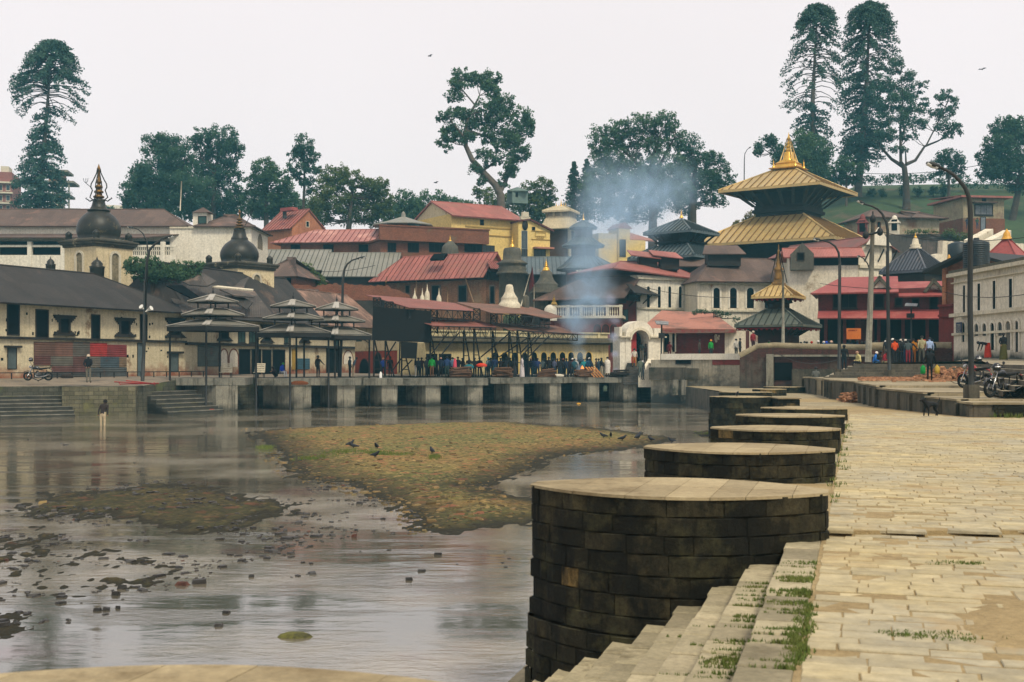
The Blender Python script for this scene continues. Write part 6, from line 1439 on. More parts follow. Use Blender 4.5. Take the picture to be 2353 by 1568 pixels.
for t in(.8,2.6,4.4):mb=MB();mb.tube([wr.p(t,ze-1.5,.02),wr.p(t,ze-.3,.8)],.08,5);part('strut',mb,M_wood,r)
r,w,zt=simple('white_building','lower cream wing with a sagging pink roof left of the white building',zU(0,0)[0]-55,119,zU(500,0)[0],118,zU(0,540)[1],zU(0,452)[1],4,M_white,M_roofr,over=.6,at=zU(200,0)[0])
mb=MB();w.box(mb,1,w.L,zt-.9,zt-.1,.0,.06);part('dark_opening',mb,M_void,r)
mb=MB();x0,x1=zQ(1035,0)[0],zQ(1280,0)[0];w.pb(mb,x0,x1,zQ(0,15)[1],zQ(0,185)[1],-1,.9);t0,t1=w.s_(x0),w.s_(x1);z0=w.z(1870,zQ(0,15)[1]);w.poly(mb,[(t0,z0),(t1,z0),((t0+t1)/2,z0+1.1)],-1,.9);part('stone_gable',mb,M_stone,r);w9=WP(w.p(0,0,.92).xy,w.p(w.L,0,.92).xy);window(r,w9,*[zQ(q,0)[0]for q in(1115,1180)],zQ(0,0)[1],zQ(0,72)[1],sill=False)
Yt=116;cx_=X(zU(1140,0)[0],Yt);cy_=Yt;kU=.61276/2.978*Yt/F;zq=lambda y:zz(zU(0,y)[1],Yt);rot=-R(48);sf=math.cos(R(48))+math.sin(R(48));sq=lambda wv:wv*kU/sf/2
r=thing('pyramid_roof_shrine','shrine with a blue grey pyramid roof topped by a small stupa','shrine',(cx_,cy_,gz(cx_,cy_)))
mb=MB();frustum(mb,(cx_,cy_),rot,sq(800),sq(90),zq(715),zq(455),.18,13,.08);part('roof',mb,mat('slate_blue_roof',(.115,.125,.15),(.085,.095,.115),.4,.5,stain=(.16,.14,.13),stain_sc=.5),r)
mb=MB();mb.square([(sq(720),gz(cx_,cy_)-3),(sq(720),zq(715))],(cx_,cy_,0),rot);part('wall',mb,M_wood,r)
mb=MB();mb.lathe([(65*kU,0),(70*kU,15*kU),(50*kU,25*kU),(60*kU,45*kU),(40*kU,55*kU),(30*kU,110*kU),(18*kU,125*kU)],(cx_,cy_,zq(460)),12);part('stupa_base',mb,M_pillar,r)
mb=MB();finial(mb,(cx_,cy_,zq(335)),60*kU,20*kU);part('finial',mb,M_gold2,r)
w=W(zS(1058,0)[0],93,2330,88);g=E+.2
r=thing('brick_gable_building','brown brick building with a black roof edge and red columns below','building',(*w.p(w.L*.4,0).xy,g))
pk=w.s_(zU(1800,0)[0]);zl,zp,zr_=w.z(zU(1480,0)[0],zU(0,665)[1]),w.z(zU(1800,0)[0],zU(0,515)[1]),w.z(zU(2230,0)[0],zU(0,615)[1])
mb=MB();w.poly(mb,[(0,g-.5),(w.L,g-.5),(w.L,zr_),(pk,zp),(0,zl)],-9,0);part('wall',mb,M_brick,r)
f=w.p;tl=w.s_(zU(1320,0)[0]);zl2=w.z(zU(1320,0)[0],zU(0,712)[1]);mb=MB();mb.slab([f(tl,zl2,1.1),f(pk,zp+.2,1.1),f(pk,zp+.2,-9),f(tl,zl2,-9)],.22);mb.slab([f(pk,zp+.2,1.1),f(w.L+.5,zr_-.1,1.1),f(w.L+.5,zr_-.1,-9),f(pk,zp+.2,-9)],.22);part('roof',mb,M_iron,r)
mb=MB();w.box(mb,-.05,w.s_(zS(1085,0)[0]),w.z(2150,zS(0,490)[1]),zl,-.5,.12);part('orange_quoin',mb,M_orange,r)
for k_,x in enumerate((1050,1078,1105,1132,1158)):mb=MB();t=w.s_(zS(x,0)[0]);w.box(mb,t-.16,t+.16,g-.4,w.z(2150,zS(0,480)[1]),0,.25);part('red_column',mb,M_redpl,r)
mb=MB();w.box(mb,-.2,w.s_(zS(1165,0)[0]),w.z(2150,zS(0,580)[1]),w.z(2150,zS(0,560)[1]),0,.45);w.box(mb,-.2,w.s_(zS(1165,0)[0]),w.z(2150,zS(0,490)[1]),w.z(2150,zS(0,470)[1]),0,.45);part('red_cornice',mb,M_redpl,r)
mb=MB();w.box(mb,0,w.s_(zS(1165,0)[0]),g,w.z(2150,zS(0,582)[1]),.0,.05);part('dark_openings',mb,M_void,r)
w=W(zS(1150,0)[0],86,2353,75);w=WP(w.p(0,0).xy,w.p(w.L+14,0).xy)
r=thing('arcade_building','white two storey building with slit windows above a row of round arches','building',(*w.p(4,0).xy,E+.3))
zt_=w.z(zS(1150,0)[0],zS(0,215)[1]);zm_=w.z(zS(1150,0)[0],zS(0,565)[1]);zs2=w.z(zS(1150,0)[0],zS(0,735)[1])
mb=MB();w.box(mb,0,w.L,E-.5,zt_,-9,0);part('wall',mb,mat('right_building_wall',(.80,.74,.60),(.70,.64,.50),.3,.92,streak=.25,stain=(.28,.20,.12),stain_sc=.3,stain_p=(.62,.7),bump=.2,rise=(E+.25,.45,(.05,.055,.045))),r)
mb=MB();w.box(mb,-.25,w.L,zt_-.05,zt_+.2,-9,.45);w.box(mb,-.12,w.L,zt_-.5,zt_-.42,0,.18);w.box(mb,-.15,w.L,zm_-.12,zm_+.12,0,.3);w.box(mb,-.08,w.L,zs2-.08,zs2+.08,0,.14);part('cornice',mb,M_pillar,r)
mb=MB();w.box(mb,-.25,w.L,zt_+.2,zt_+.42,-.6,.3);part('mossy_parapet',mb,mat('mossy_edge',(.13,.12,.085),(.07,.07,.05),2,.95,bump=.6),r)
for x0,x1,y0,y1 in((1236,1258,292,535),(1368,1394,275,518),(1506,1532,250,505),(1652,1683,232,492)):a,b=zS(x0,y0),zS(x1,y1);window(r,w,a[0],b[0],a[1],b[1],frame=M_white2,sill=True,fr=.12)
for x,hw_,y0,y1,pn in((690,22,235,520,M_void),(885,32,250,432,M_void2),(1000,32,245,432,M_void2),(1118,30,238,640,M_void),(1230,34,225,430,M_void2),(1350,38,212,640,mat('grey_recess',(.16,.15,.12),None,1,.9)),(1478,24,205,670,M_void)):
 a,b=zY(x-hw_,y0),zY(x+hw_,y1);window(r,w,a[0],b[0],a[1],b[1],arched=True,frame=M_white2,pane=pn,sill=False,fr=.16,proud=.1,kind='archway')
bn=thing('banner','dark blue banner with pale lines hung beside the arcade corner','banner',w.p(1.2,E+2,.3))
mb=MB();a,b=zY(662,232),zY(748,385);w.pb(mb,a[0],b[0],a[1],b[1],.42,.46);part('cloth',mb,mat('navy_banner',(.03,.04,.09),(.02,.03,.07),2,.7),bn)
mb=MB();rr=random.Random(5)
for k_ in range(7):
 x=672+rr.random()*6;y=262+k_*17
 while x<730:a,b=zY(x,y),zY(x+rr.uniform(5,11),y+5);w.pb(mb,a[0],b[0],a[1],b[1],.46,.475);x+=15
part('lettering',mb,M_pillar,bn)
mb=MB();a,b=zY(676,160),zY(738,192);w.pb(mb,a[0],b[0],a[1],b[1],.42,.45);part('top_strip',mb,M_pillar,bn)
q=P(zU(1820,0)[0],zU(0,680)[1],84);r=thing('water_tank','black ribbed plastic water tank standing on the brick roof','water tank',(q.x,q.y,q.z-.2));k_=.61276/2.978*84/F
pr=[(140*k_,0),(140*k_,4*k_)];h_=300*k_
for i in range(12):z=h_*(.03+.075*i);pr+=[(144*k_,z),(144*k_,z+h_*.03),(138*k_,z+h_*.04),(138*k_,z+h_*.07)]
mb=MB();mb.lathe(pr+[(140*k_,h_*.95),(60*k_,h_*1.06),(30*k_,h_*1.07)],(q.x,q.y,q.z),24);part('tank_body',mb,mat('tank_plastic',(.012,.022,.03),(.018,.028,.035),2,.5,bump=0),r)
mb=MB();mb.lathe([(32*k_,0),(32*k_,.12),(26*k_,.16)],(q.x,q.y,q.z+h_*1.06),16);part('lid',mb,M_iron,r)
Yt=108;kU=.61276/2.978*Yt/F;cx_=X(zU(2160,0)[0],Yt);zq=lambda y:zz(zU(0,y)[1],Yt);rot=-R(45);sq=lambda wv:wv*kU/1.414/2
r=thing('red_tent_roof','bright pinkish red pyramid roof crowned with a yellow bell','roofed shrine',(cx_,Yt,gz(cx_,Yt)))
mb=MB();frustum(mb,(cx_,Yt),rot,sq(640),sq(50),zq(620),zq(345),.15,0,.05);part('roof',mb,M_roofr2,r)
mb=MB();mb.square([(sq(580),E),(sq(580),zq(618))],(cx_,Yt,0),rot);part('wall',mb,M_white,r)
mb=MB();mb.lathe([(62*kU,0),(55*kU,8*kU),(42*kU,40*kU),(35*kU,70*kU),(18*kU,92*kU),(3*kU,118*kU)],(cx_,Yt,zq(352)),14);part('yellow_bell',mb,mat('marigold_gilt',(.75,.38,.03),(.6,.3,.03),1,.4),r)
r,w=ruinwall('pale stepped ruin wall left of the water tank',[zU(1320,515),zU(1440,500),zU(1445,375),zU(1670,370)],122,640,M_white,.8,seed=4)
r,w=ruinwall('low cream wall with a dark pot behind the red pyramid roof',[zU(1965,365),zU(2130,380),zU(2353,400)],124,640,M_white,.8,seed=5)
r=thing('hill_stairs','pale stone parapets of a stairway climbing towards the hill house','steps',P(*zU(1850,350),150))
for a,b in((zU(1680,360),zU(1920,235)),(zU(1900,360),zU(2120,250))):
 mb=MB();p0,p1=P(*a,146),P(*b,152);mb.hexa([(p0.x,p0.y,p0.z-3),(p0.x+1,p0.y,p0.z-3),(p1.x+1,p1.y,p1.z-3),(p1.x,p1.y,p1.z-3),(p0.x,p0.y,p0.z),(p0.x+1,p0.y,p0.z),(p1.x+1,p1.y,p1.z),(p1.x,p1.y,p1.z)]);part('parapet',mb,M_white,r)
r,w,zt,g=wframe('retaining_wall','tall grey retaining wall at the foot of the green hill','wall',zU(700,0)[0],172,zU(1640,0)[0],171,zU(0,295)[1],1,mat('grey_retaining',(.115,.095,.085),(.085,.075,.068),.3,.95,streak=.8,stain=(.16,.12,.10),stain_sc=.2),at=zU(1100,0)[0])
tower('small orange spire below the pale ruin wall',zU(1515,0)[0],112,[(w_*.61276/2.978,zU(0,y)[1])for w_,y in((56,650),(52,600),(40,560),(20,530),(3,520))],0,mat('marigold_gilt',(.75,.38,.03)),name='small_spire',n=10)
r=thing('water_tank','small blue black tank on a wall left of the large tank','water tank',P(*zU(1612,600),114));mb=MB();q=P(*zU(1612,600),114);mb.lathe([(.85,0),(.9,.1),(.9,1.6),(.6,1.75),(.25,1.85)],(q.x,q.y,q.z),16);part('tank_body',mb,mat('tank_plastic',(.012,.022,.03)),r)
r,w,zt,g=wframe('hill_house','two storey cream and brick house standing on the green hill','house',zR(1575,0)[0],182,zR(2085,0)[0],183,zR(0,650)[1],9,mat('hill_house_wall',(.40,.33,.20),(.32,.27,.17),.4,.92,streak=.4,stain=(.19,.13,.09),stain_sc=.3,stain_p=(.52,.64)),base=None,at=2270)
mb=MB();w.box(mb,-.8,w.L+.9,zt,zt+.3,-9.5,.9);f=w.p;mb.slab([f(-.8,zt+.3,.9),f(w.L+.9,zt+.3,.9),f(w.L+.9,zt+1.0,-9),f(-.8,zt+1.0,-9)],.1);part('roof',mb,M_roofr,r)
mb=MB();a,b=zR(1565,900),zR(2090,1060);w.pb(mb,a[0],b[0],a[1],b[1]+6,-9,.12);part('brick_base',mb,M_brick,r)
a,b=zR(1725,735),zR(1935,850);window(r,w,a[0],b[0],a[1],b[1],pane=mat('grey_shutters',(.17,.17,.2),(.3,.3,.3),2,.8),bars=2,fr=.15)
mb=MB();a,b=zR(1675,700),zR(1960,715);w.pb(mb,a[0],b[0],a[1],b[1],0,1.2);part('canopy',mb,M_roofb,r)
for x0,x1,y0,y1 in((1815,1855,655,690),(1890,1935,930,980)):a,b=zR(x0,y0),zR(x1,y1);window(r,w,a[0],b[0],a[1],b[1],sill=False)
a,b=zR(1795,885),zR(1850,1045);wq=WP(w.p(0,0,.13).xy,w.p(w.L,0,.13).xy);window(r,wq,a[0],b[0],a[1],b[1],kind='door',pane=mat('pale_door',(.2,.23,.26),None,1,.8),sill=False)
r,w,zt,g=wframe('hill_house','long low ruined house with a brown hipped roof beside two small shrines','house',zR(400,0)[0],176,zR(1275,0)[0],178,zR(0,895)[1],8,mat('ruin_cream',(.42,.36,.24),(.34,.29,.2),.3,.92,stain=(.22,.12,.07),stain_sc=.3,stain_p=(.5,.6),streak=.3),at=2090)
mb,_=roofW(w,-.8,w.L*.62,.8,-8.8,zt,zz(zR(0,800)[1],181),3,3,.15);part('roof',mb,M_roofb,r)
mb,_=roofW(w,w.L*.55,w.L+1,1.0,-8.8,zt+.02,zz(zR(0,808)[1],181),4,5,.15);part('roof',mb,M_roofb,r)
a,b=zR(500,945),zR(540,1015);window(r,w,a[0],b[0],a[1],b[1],arched=True,frame=M_brick,sill=False)
def minishrine(label,px0,px1,Y,yb,yc,yt,m):
 c=P((px0+px1)/2,yb,Y);hw_=(px1-px0)/2*Y/F*.72;zc_,zt_=zz(yc,Y),zz(yt,Y);H=zt_-zc_
 r=thing('small_temple',label,'shrine',(c.x,c.y,c.z));mb=MB();mb.square([(hw_,c.z-2),(hw_,zc_)],(c.x,c.y,0),-.35);part('body',mb,m,r)
 mb=MB();mb.square([(hw_*1.25,zc_),(hw_*1.25,zc_+.15),(hw_*.9,zc_+H*.2),(hw_*1.0,zc_+H*.22),(hw_*.95,zc_+H*.3),(hw_*.65,zc_+H*.45)],(c.x,c.y,0),-.35);mb.lathe([(hw_*.62,zc_+H*.45),(hw_*.6,zc_+H*.7),(hw_*.4,zc_+H*.9),(.1,zt_)],(c.x,c.y,0),14);part('roof',mb,m,r)
 mb=MB();n0=Vector((math.cos(-.35-math.pi/2),math.sin(-.35-math.pi/2)));p_=Vector((c.x,c.y))+n0*(hw_+.01);wq=WP((p_-Vector((-n0.y,n0.x))*1).to_tuple(),(p_+Vector((-n0.y,n0.x))*1).to_tuple());window(r,wq,0,0,0,0,t=(.6,1.4,c.z,c.z+1.6),kind='door',frame=m,sill=False)
minishrine('small dark pink domed temple on the slope',zR(235,0)[0],zR(395,0)[0],173,zR(0,1075)[1],zR(0,965)[1],zR(0,848)[1],mat('pink_shrine',(.24,.06,.055),(.18,.045,.04),.8,.85))
minishrine('small white domed temple next to the ruined hill house',zR(635,0)[0],zR(795,0)[0],173,zR(0,1060)[1],zR(0,965)[1],zR(0,862)[1],M_white2)
r,w,zt,g=wframe('apartment_block','hazy salmon apartment block at the far left edge','apartment block',-60,290,zA(110,0)[0],292,zA(0,235)[1],14,mat('hazy_salmon',(.30,.12,.10),(.24,.10,.08),.2,.9),at=20)
for fl in range(4):
 y=325+fl*95;mb=MB();a,b=zA(-60,y),zA(120,y+14);w.pb(mb,a[0],b[0],a[1],b[1],0,.8);part('floor_slab',mb,M_pillar,r)
 for x in(0,70):a,b=zA(x-12,y+30),zA(x+20,y+78);window(r,w,a[0],b[0],a[1],b[1],frame=M_pillar,pane=M_void2)
mb=MB();a,b=zA(0,175),zA(75,240);w.pb(mb,a[0],b[0],a[1],b[1],-6,-1);part('roof_cabin',mb,M_pillar,r)
w=W(zA(430,0)[0],285,zA(680,0)[0],286);r=thing('unfinished_building','bare concrete frame of an unfinished building behind the left tree','building',(*w.p(w.L/2,0).xy,gz(*w.p(0,0).xy)))
for y,x1 in((222,625),(322,680),(440,640),(575,740)):mb=MB();a,b=zA(430,y-8),zA(x1,y+12);w.pb(mb,a[0],b[0],a[1],b[1],-7,.3);part('floor_slab',mb,M_conc,r)
for x in(485,575,632):mb=MB();a,b=zA(x-6,330 if x>600 else 215),zA(x+6,600);w.pb(mb,a[0],b[0],a[1],b[1]+8,-.5,0);part('column',mb,M_conc,r)
mb=MB();a,b=zA(440,235),zA(570,315);w.pb(mb,a[0],b[0],a[1],b[1],-5,-1);part('brick_infill',mb,M_orange,r)
mb=MB();a,b=zA(440,450),zA(560,620);w.pb(mb,a[0],b[0],a[1],b[1]+8,-5,-1);part('lower_wall',mb,M_white2,r)
r,w,zt,g=wframe('distant_house','tiny pale hazy house beyond the barrack roof','house',zA(960,0)[0],330,zA(1160,0)[0],332,zA(0,540)[1],9,M_white2,at=270)
w=W(zC(297,0)[0],205,zC(440,0)[0],206);r=thing('watch_tower','pale green cabin on stilts with a pyramid roof under the leaning tree','tower',(*w.p(w.L/2,0,-2).xy,gz(*w.p(0,0).xy)))
MG=mat('grey_green_paint',(.17,.24,.21),(.13,.19,.17),.8,.8);z0,z1,z2=w.z(1150,zC(0,512)[1]),w.z(1150,zC(0,405)[1]),w.z(1150,zC(0,355)[1])
mb=MB();w.box(mb,0,w.L,z0,z1,-w.L*.9,0);part('cabin',mb,MG,r)
mb=MB();c_=w.p(w.L/2,0,-w.L*.45);mb.square([(w.L*.62,z1),(w.L*.62,z1+.15),(.1,z2)],(c_.x,c_.y,0),0);part('roof',mb,MG,r)
for t,o in((.2,-.2),(w.L-.2,-.2),(.2,-w.L*.85),(w.L-.2,-w.L*.85)):mb=MB();q=w.p(t,0,o);mb.tube([(q.x,q.y,gz(q.x,q.y)-.3),(q.x,q.y,z0)],.13,6);part('leg',mb,MG,r)
a,b=zC(330,425),zC(345,460);window(r,w,a[0],b[0],a[1],b[1],sill=False)
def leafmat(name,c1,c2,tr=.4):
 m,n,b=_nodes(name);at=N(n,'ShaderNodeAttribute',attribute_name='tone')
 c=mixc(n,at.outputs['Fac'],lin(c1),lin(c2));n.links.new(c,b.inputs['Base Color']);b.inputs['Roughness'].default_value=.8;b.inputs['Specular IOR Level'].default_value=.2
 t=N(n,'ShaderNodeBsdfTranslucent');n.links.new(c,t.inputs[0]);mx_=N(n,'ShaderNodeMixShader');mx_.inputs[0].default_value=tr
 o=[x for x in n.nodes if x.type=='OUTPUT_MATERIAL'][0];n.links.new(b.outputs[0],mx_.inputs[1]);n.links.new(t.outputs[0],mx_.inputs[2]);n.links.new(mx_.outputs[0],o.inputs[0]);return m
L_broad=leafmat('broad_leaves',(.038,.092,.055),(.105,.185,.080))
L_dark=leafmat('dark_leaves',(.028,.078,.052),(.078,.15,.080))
L_olive=leafmat('olive_leaves',(.045,.085,.030),(.15,.19,.055))
L_pine=leafmat('needle_tufts',(.026,.072,.058),(.066,.125,.082),.1)
M_bark=mat('tree_bark',(.075,.058,.042),(.045,.036,.028),1.5,.95,bump=.6)
M_bark2=mat('pale_bark',(.15,.125,.10),(.09,.075,.06),1.5,.95,bump=.6)
def leaf(mb,p,s,rr):
 a,b=Vector((rr.gauss(0,1),rr.gauss(0,1),rr.gauss(0,1))),Vector((rr.gauss(0,1),rr.gauss(0,1),rr.gauss(0,1)))
 a.normalize();b=(b-a*b.dot(a)).normalized()*(s*.55);a*=s
 mb.add([p-a*.5,p+b*.5,p+a*.5,p-b*.5],[(0,1,2,3)])
def clump(mb,c,r,n,s,rr,flat=.8,tone=None):
 t0=rr.uniform(.05,.8)if tone is None else tone
 for _ in range(n):
  d=Vector((rr.gauss(0,1),rr.gauss(0,1),rr.gauss(0,flat)));d=d.normalized()*r*rr.random()**.45
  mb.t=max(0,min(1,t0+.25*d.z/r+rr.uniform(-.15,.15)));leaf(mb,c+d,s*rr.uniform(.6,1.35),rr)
def tree(name,label,Y,blobs,limbs,m=None,dens=.20,lf=5.2,cl=.26,seed=0,open_=0,bark=None,group='trees behind the town',cat='tree',deep=.8):
 """blobs: image ellipses (px, py, rx, ry[, depth offset]); limbs: polylines of (px, py, radius in metres)"""
 rr=random.Random(seed);u=Y/F
 b0=P(limbs[0][0][0],limbs[0][0][1],Y);g=th(b0.x,Y);allp=[]
 r=thing(name,label,cat,(b0.x,Y,min(g,b0.z)),group);mb=MB()
 for li,L in enumerate(limbs):
  pts=[P(x,y,Y)+Vector((0,0 if li==0 else(i/len(L))*math.sin(li*2.4)*2.5,0))for i,(x,y,_)in enumerate(L)];rad=[q[2]for q in L]
  if li==0 and b0.z>g-.3:pts=[Vector((b0.x,Y,g-.5))]+pts;rad=[rad[0]*1.15]+rad
  mb.tube(pts,rad,8)
  for a_,b_ in zip(pts,pts[1:]):allp+=[a_.lerp(b_,.5),b_]
 mt=mb;mb=MB()
 for bi,bl in enumerate(blobs):
  px,py,rx,ry=bl[:4];rx*=1.12;ry*=1.12;off=bl[4]if len(bl)>4 else rr.uniform(-.35,.35)*rx*u
  c=P(px,py,Y);c.y+=off;RX,RZ=rx*u,ry*u;RY=min(RX,RZ)*deep
  area=math.pi*rx*ry;rc=max(5.5,min(rx,ry)*cl);nsub=max(4,int(area/(rc*rc)*(1.25-open_)))
  per=max(5,int(area*dens*2.9/nsub))
  for _ in range(nsub):
   d=Vector((rr.gauss(0,1),rr.gauss(0,1),rr.gauss(0,1))).normalized()*rr.random()**.36
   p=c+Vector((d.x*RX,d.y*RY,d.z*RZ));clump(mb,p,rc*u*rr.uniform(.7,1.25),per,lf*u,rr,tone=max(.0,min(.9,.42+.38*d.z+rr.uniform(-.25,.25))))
   if rr.random()<.10 and allp:
    a_=min(allp,key=lambda q:(q-p).length+max(0,q.z-p.z)*2);mt.tube([a_,(a_+p)/2+Vector((0,0,-.08*(a_-p).length)),p],[.03+.02*(a_-p).length**.5,.06,.03],5)
 part('trunk',mt,bark or M_bark,r)
 part('crown',mb,m or L_broad,r);return r
def bunya(label,Y,top,base,prof,seed,m=None,lean=0,trunk_r=.5,skirt=0,dens=1.0):
 """prof: rows (py, radius px, bare fraction, droop px, branches); trunk from base (px,py) to top (px,py)"""
 rr=random.Random(seed);u=Y/F;B,T=P(*base,Y),P(*top,Y);g=th(B.x,Y)
 r=thing('bunya_pine',label,'tree',(B.x,Y,min(g,B.z)),'tall bunya pines');mb=MB()
 mb.tube([(B.x,Y,min(g,B.z)-.5),B,B.lerp(T,.5)+Vector((lean*u,0,0)),T],[trunk_r*1.15,trunk_r,trunk_r*.65,.06],10);part('trunk',mb,M_bark2,r)
 ml,mb=MB(),MB()
 for(y0,r0,f0,d0,n0),(y1,r1,f1,d1,n1)in zip(prof,prof[1:]):
  for k in range(int(n0*dens)):
   t=(k+rr.random())/n0;py=y0+(y1-y0)*t;rad=(r0+(r1-r0)*t)*rr.uniform(.78,1.06);bare=f0+(f1-f0)*t;dr=(d0+(d1-d0)*t)*rr.uniform(.7,1.3)
   s=(base[1]-py)/(base[1]-top[1]);bx=base[0]+(top[0]-base[0])*s+lean*math.sin(math.pi*s)*1.0
   a=rr.uniform(0,2*math.pi);c=P(bx,py,Y);ca,sa=math.cos(a),math.sin(a)
   pts=[]
   for q in(0,.3,.6,.85,1):pts.append(c+Vector((ca*rad*q*u,sa*rad*q*u,(-dr*(q**1.7)+rad*.10*math.sin(q*math.pi)+(rad*.12 if q==1 and dr>0 else 0))*u)))
   mb.tube(pts,[.10,.08,.06,.05,.03],4,cap=False)
   n_=max(2,int(rad*(1-bare)/4.5))
   for j in range(n_+1):
    q=bare+(1-bare)*j/n_;q=min(1,q);i=min(3,int(q*4));p=c+Vector((ca*rad*q*u,sa*rad*q*u,(-dr*(q**1.7)+rad*.10*math.sin(q*math.pi))*u))
    clump(ml,p,(4.6+3.0*(q>.8))*u,8 if q<.8 else 13,5.2*u,rr,.7,rr.uniform(.1,.8))
 clump(ml,P(top[0],top[1]+5,Y),9*u,40,5*u,rr)
 part('branches',mb,M_bark,r);part('crown',ml,m or L_pine,r);return r
bunya('tall lone pine with an umbrella top at the left, above the unfinished building',225,(121,97),(88,492),[(96,22,.0,3,26),(104,40,.1,10,44),(120,54,.3,16,48),(145,66,.5,16,36),(170,76,.58,14,30),(197,84,.6,8,24),(222,84,.78,26,9),(245,70,.85,30,3),(252,22,.0,3,18),(300,42,.05,6,22),(330,40,.0,8,26),(350,48,.0,8,36),(400,62,.0,10,50),(450,62,.0,10,46),(485,48,.0,6,0)],3,trunk_r=.55)
bunya('left one of the two tallest pines, feathery dome behind the golden spire',235,(1879,14),(1868,425),[(12,20,.0,3,24),(20,36,.1,12,42),(36,46,.35,16,40),(60,52,.5,16,30),(100,58,.58,14,30),(150,72,.72,14,22),(190,84,.82,30,14),(235,70,.85,22,4),(240,26,0,4,22),(280,44,.05,8,30),(330,48,.0,8,34),(360,42,.0,8,30),(410,46,0,8,0)],5,lean=-6,trunk_r=.6)
bunya('right one of the two tallest pines, thick dark column with a round top',236,(1999,12),(1972,440),[(11,26,.0,3,28),(18,44,.1,12,50),(36,54,.3,18,46),(60,60,.4,18,40),(100,66,.45,18,38),(150,70,.55,16,34),(200,58,.3,12,34),(240,50,.0,10,44),(300,52,.0,10,50),(340,56,0,10,30),(372,40,.2,8,6),(380,36,.3,4,0)],8,lean=4,trunk_r=.75)
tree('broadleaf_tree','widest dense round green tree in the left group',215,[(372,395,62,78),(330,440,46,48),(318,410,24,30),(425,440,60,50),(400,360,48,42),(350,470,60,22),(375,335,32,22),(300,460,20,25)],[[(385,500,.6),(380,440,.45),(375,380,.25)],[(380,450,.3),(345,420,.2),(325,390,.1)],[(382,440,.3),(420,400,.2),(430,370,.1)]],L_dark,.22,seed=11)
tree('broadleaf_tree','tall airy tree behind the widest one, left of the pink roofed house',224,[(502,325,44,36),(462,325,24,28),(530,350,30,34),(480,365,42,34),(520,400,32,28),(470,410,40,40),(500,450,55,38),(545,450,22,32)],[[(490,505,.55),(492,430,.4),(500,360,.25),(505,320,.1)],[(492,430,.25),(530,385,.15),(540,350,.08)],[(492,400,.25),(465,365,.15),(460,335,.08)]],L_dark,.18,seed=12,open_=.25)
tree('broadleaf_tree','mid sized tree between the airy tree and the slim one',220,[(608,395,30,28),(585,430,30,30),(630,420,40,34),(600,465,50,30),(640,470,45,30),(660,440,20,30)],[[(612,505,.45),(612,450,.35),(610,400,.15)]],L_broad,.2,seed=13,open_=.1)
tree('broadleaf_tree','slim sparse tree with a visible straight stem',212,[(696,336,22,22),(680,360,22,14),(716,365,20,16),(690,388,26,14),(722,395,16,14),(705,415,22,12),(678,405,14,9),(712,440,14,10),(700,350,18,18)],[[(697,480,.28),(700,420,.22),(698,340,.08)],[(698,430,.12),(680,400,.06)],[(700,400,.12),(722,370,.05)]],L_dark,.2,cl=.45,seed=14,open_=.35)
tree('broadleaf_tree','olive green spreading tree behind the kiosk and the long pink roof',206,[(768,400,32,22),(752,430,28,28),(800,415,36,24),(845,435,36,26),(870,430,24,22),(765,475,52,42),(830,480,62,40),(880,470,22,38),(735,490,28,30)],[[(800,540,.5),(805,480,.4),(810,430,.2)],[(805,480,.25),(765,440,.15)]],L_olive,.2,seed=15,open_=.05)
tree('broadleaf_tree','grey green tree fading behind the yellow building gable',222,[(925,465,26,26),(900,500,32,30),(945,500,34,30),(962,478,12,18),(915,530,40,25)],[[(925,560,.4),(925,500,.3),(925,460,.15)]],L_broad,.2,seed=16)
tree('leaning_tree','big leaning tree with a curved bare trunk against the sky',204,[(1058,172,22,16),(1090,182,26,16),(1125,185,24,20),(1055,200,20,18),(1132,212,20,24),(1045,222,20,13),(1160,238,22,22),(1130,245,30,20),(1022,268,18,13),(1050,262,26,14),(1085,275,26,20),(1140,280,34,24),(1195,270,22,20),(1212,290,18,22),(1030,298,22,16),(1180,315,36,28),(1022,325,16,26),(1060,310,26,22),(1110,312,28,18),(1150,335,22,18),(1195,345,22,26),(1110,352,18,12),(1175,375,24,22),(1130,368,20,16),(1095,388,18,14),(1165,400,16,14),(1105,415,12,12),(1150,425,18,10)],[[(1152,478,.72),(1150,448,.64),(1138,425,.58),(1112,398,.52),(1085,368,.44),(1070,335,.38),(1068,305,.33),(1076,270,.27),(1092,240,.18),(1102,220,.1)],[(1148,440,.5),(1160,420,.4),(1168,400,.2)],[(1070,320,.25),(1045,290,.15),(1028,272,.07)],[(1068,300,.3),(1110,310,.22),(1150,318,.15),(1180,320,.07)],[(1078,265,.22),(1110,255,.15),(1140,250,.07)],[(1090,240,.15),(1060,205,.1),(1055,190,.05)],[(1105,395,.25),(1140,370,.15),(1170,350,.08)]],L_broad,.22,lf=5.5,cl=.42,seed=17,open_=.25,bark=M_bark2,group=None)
tree('broadleaf_tree','round bush like tree behind the green watch tower',224,[(1238,438,36,26),(1205,455,26,24),(1255,460,24,20),(1230,480,45,22)],[[(1235,520,.35),(1236,470,.25),(1238,440,.1)]],L_olive,.2,seed=18)
tree('broadleaf_tree','low pale tree left of the leaning trunk',228,[(1112,446,26,14),(1098,440,12,9),(1130,470,36,22),(1170,465,30,20)],[[(1120,500,.3),(1120,460,.15)]],L_olive,.16,seed=19,open_=.2)
tree('broadleaf_tree','low trees filling the gap under the watch tower',232,[(1110,500,50,26),(1190,505,60,28),(1260,510,50,30)],[[(1190,540,.3),(1190,505,.15)]],L_broad,.16,seed=20)
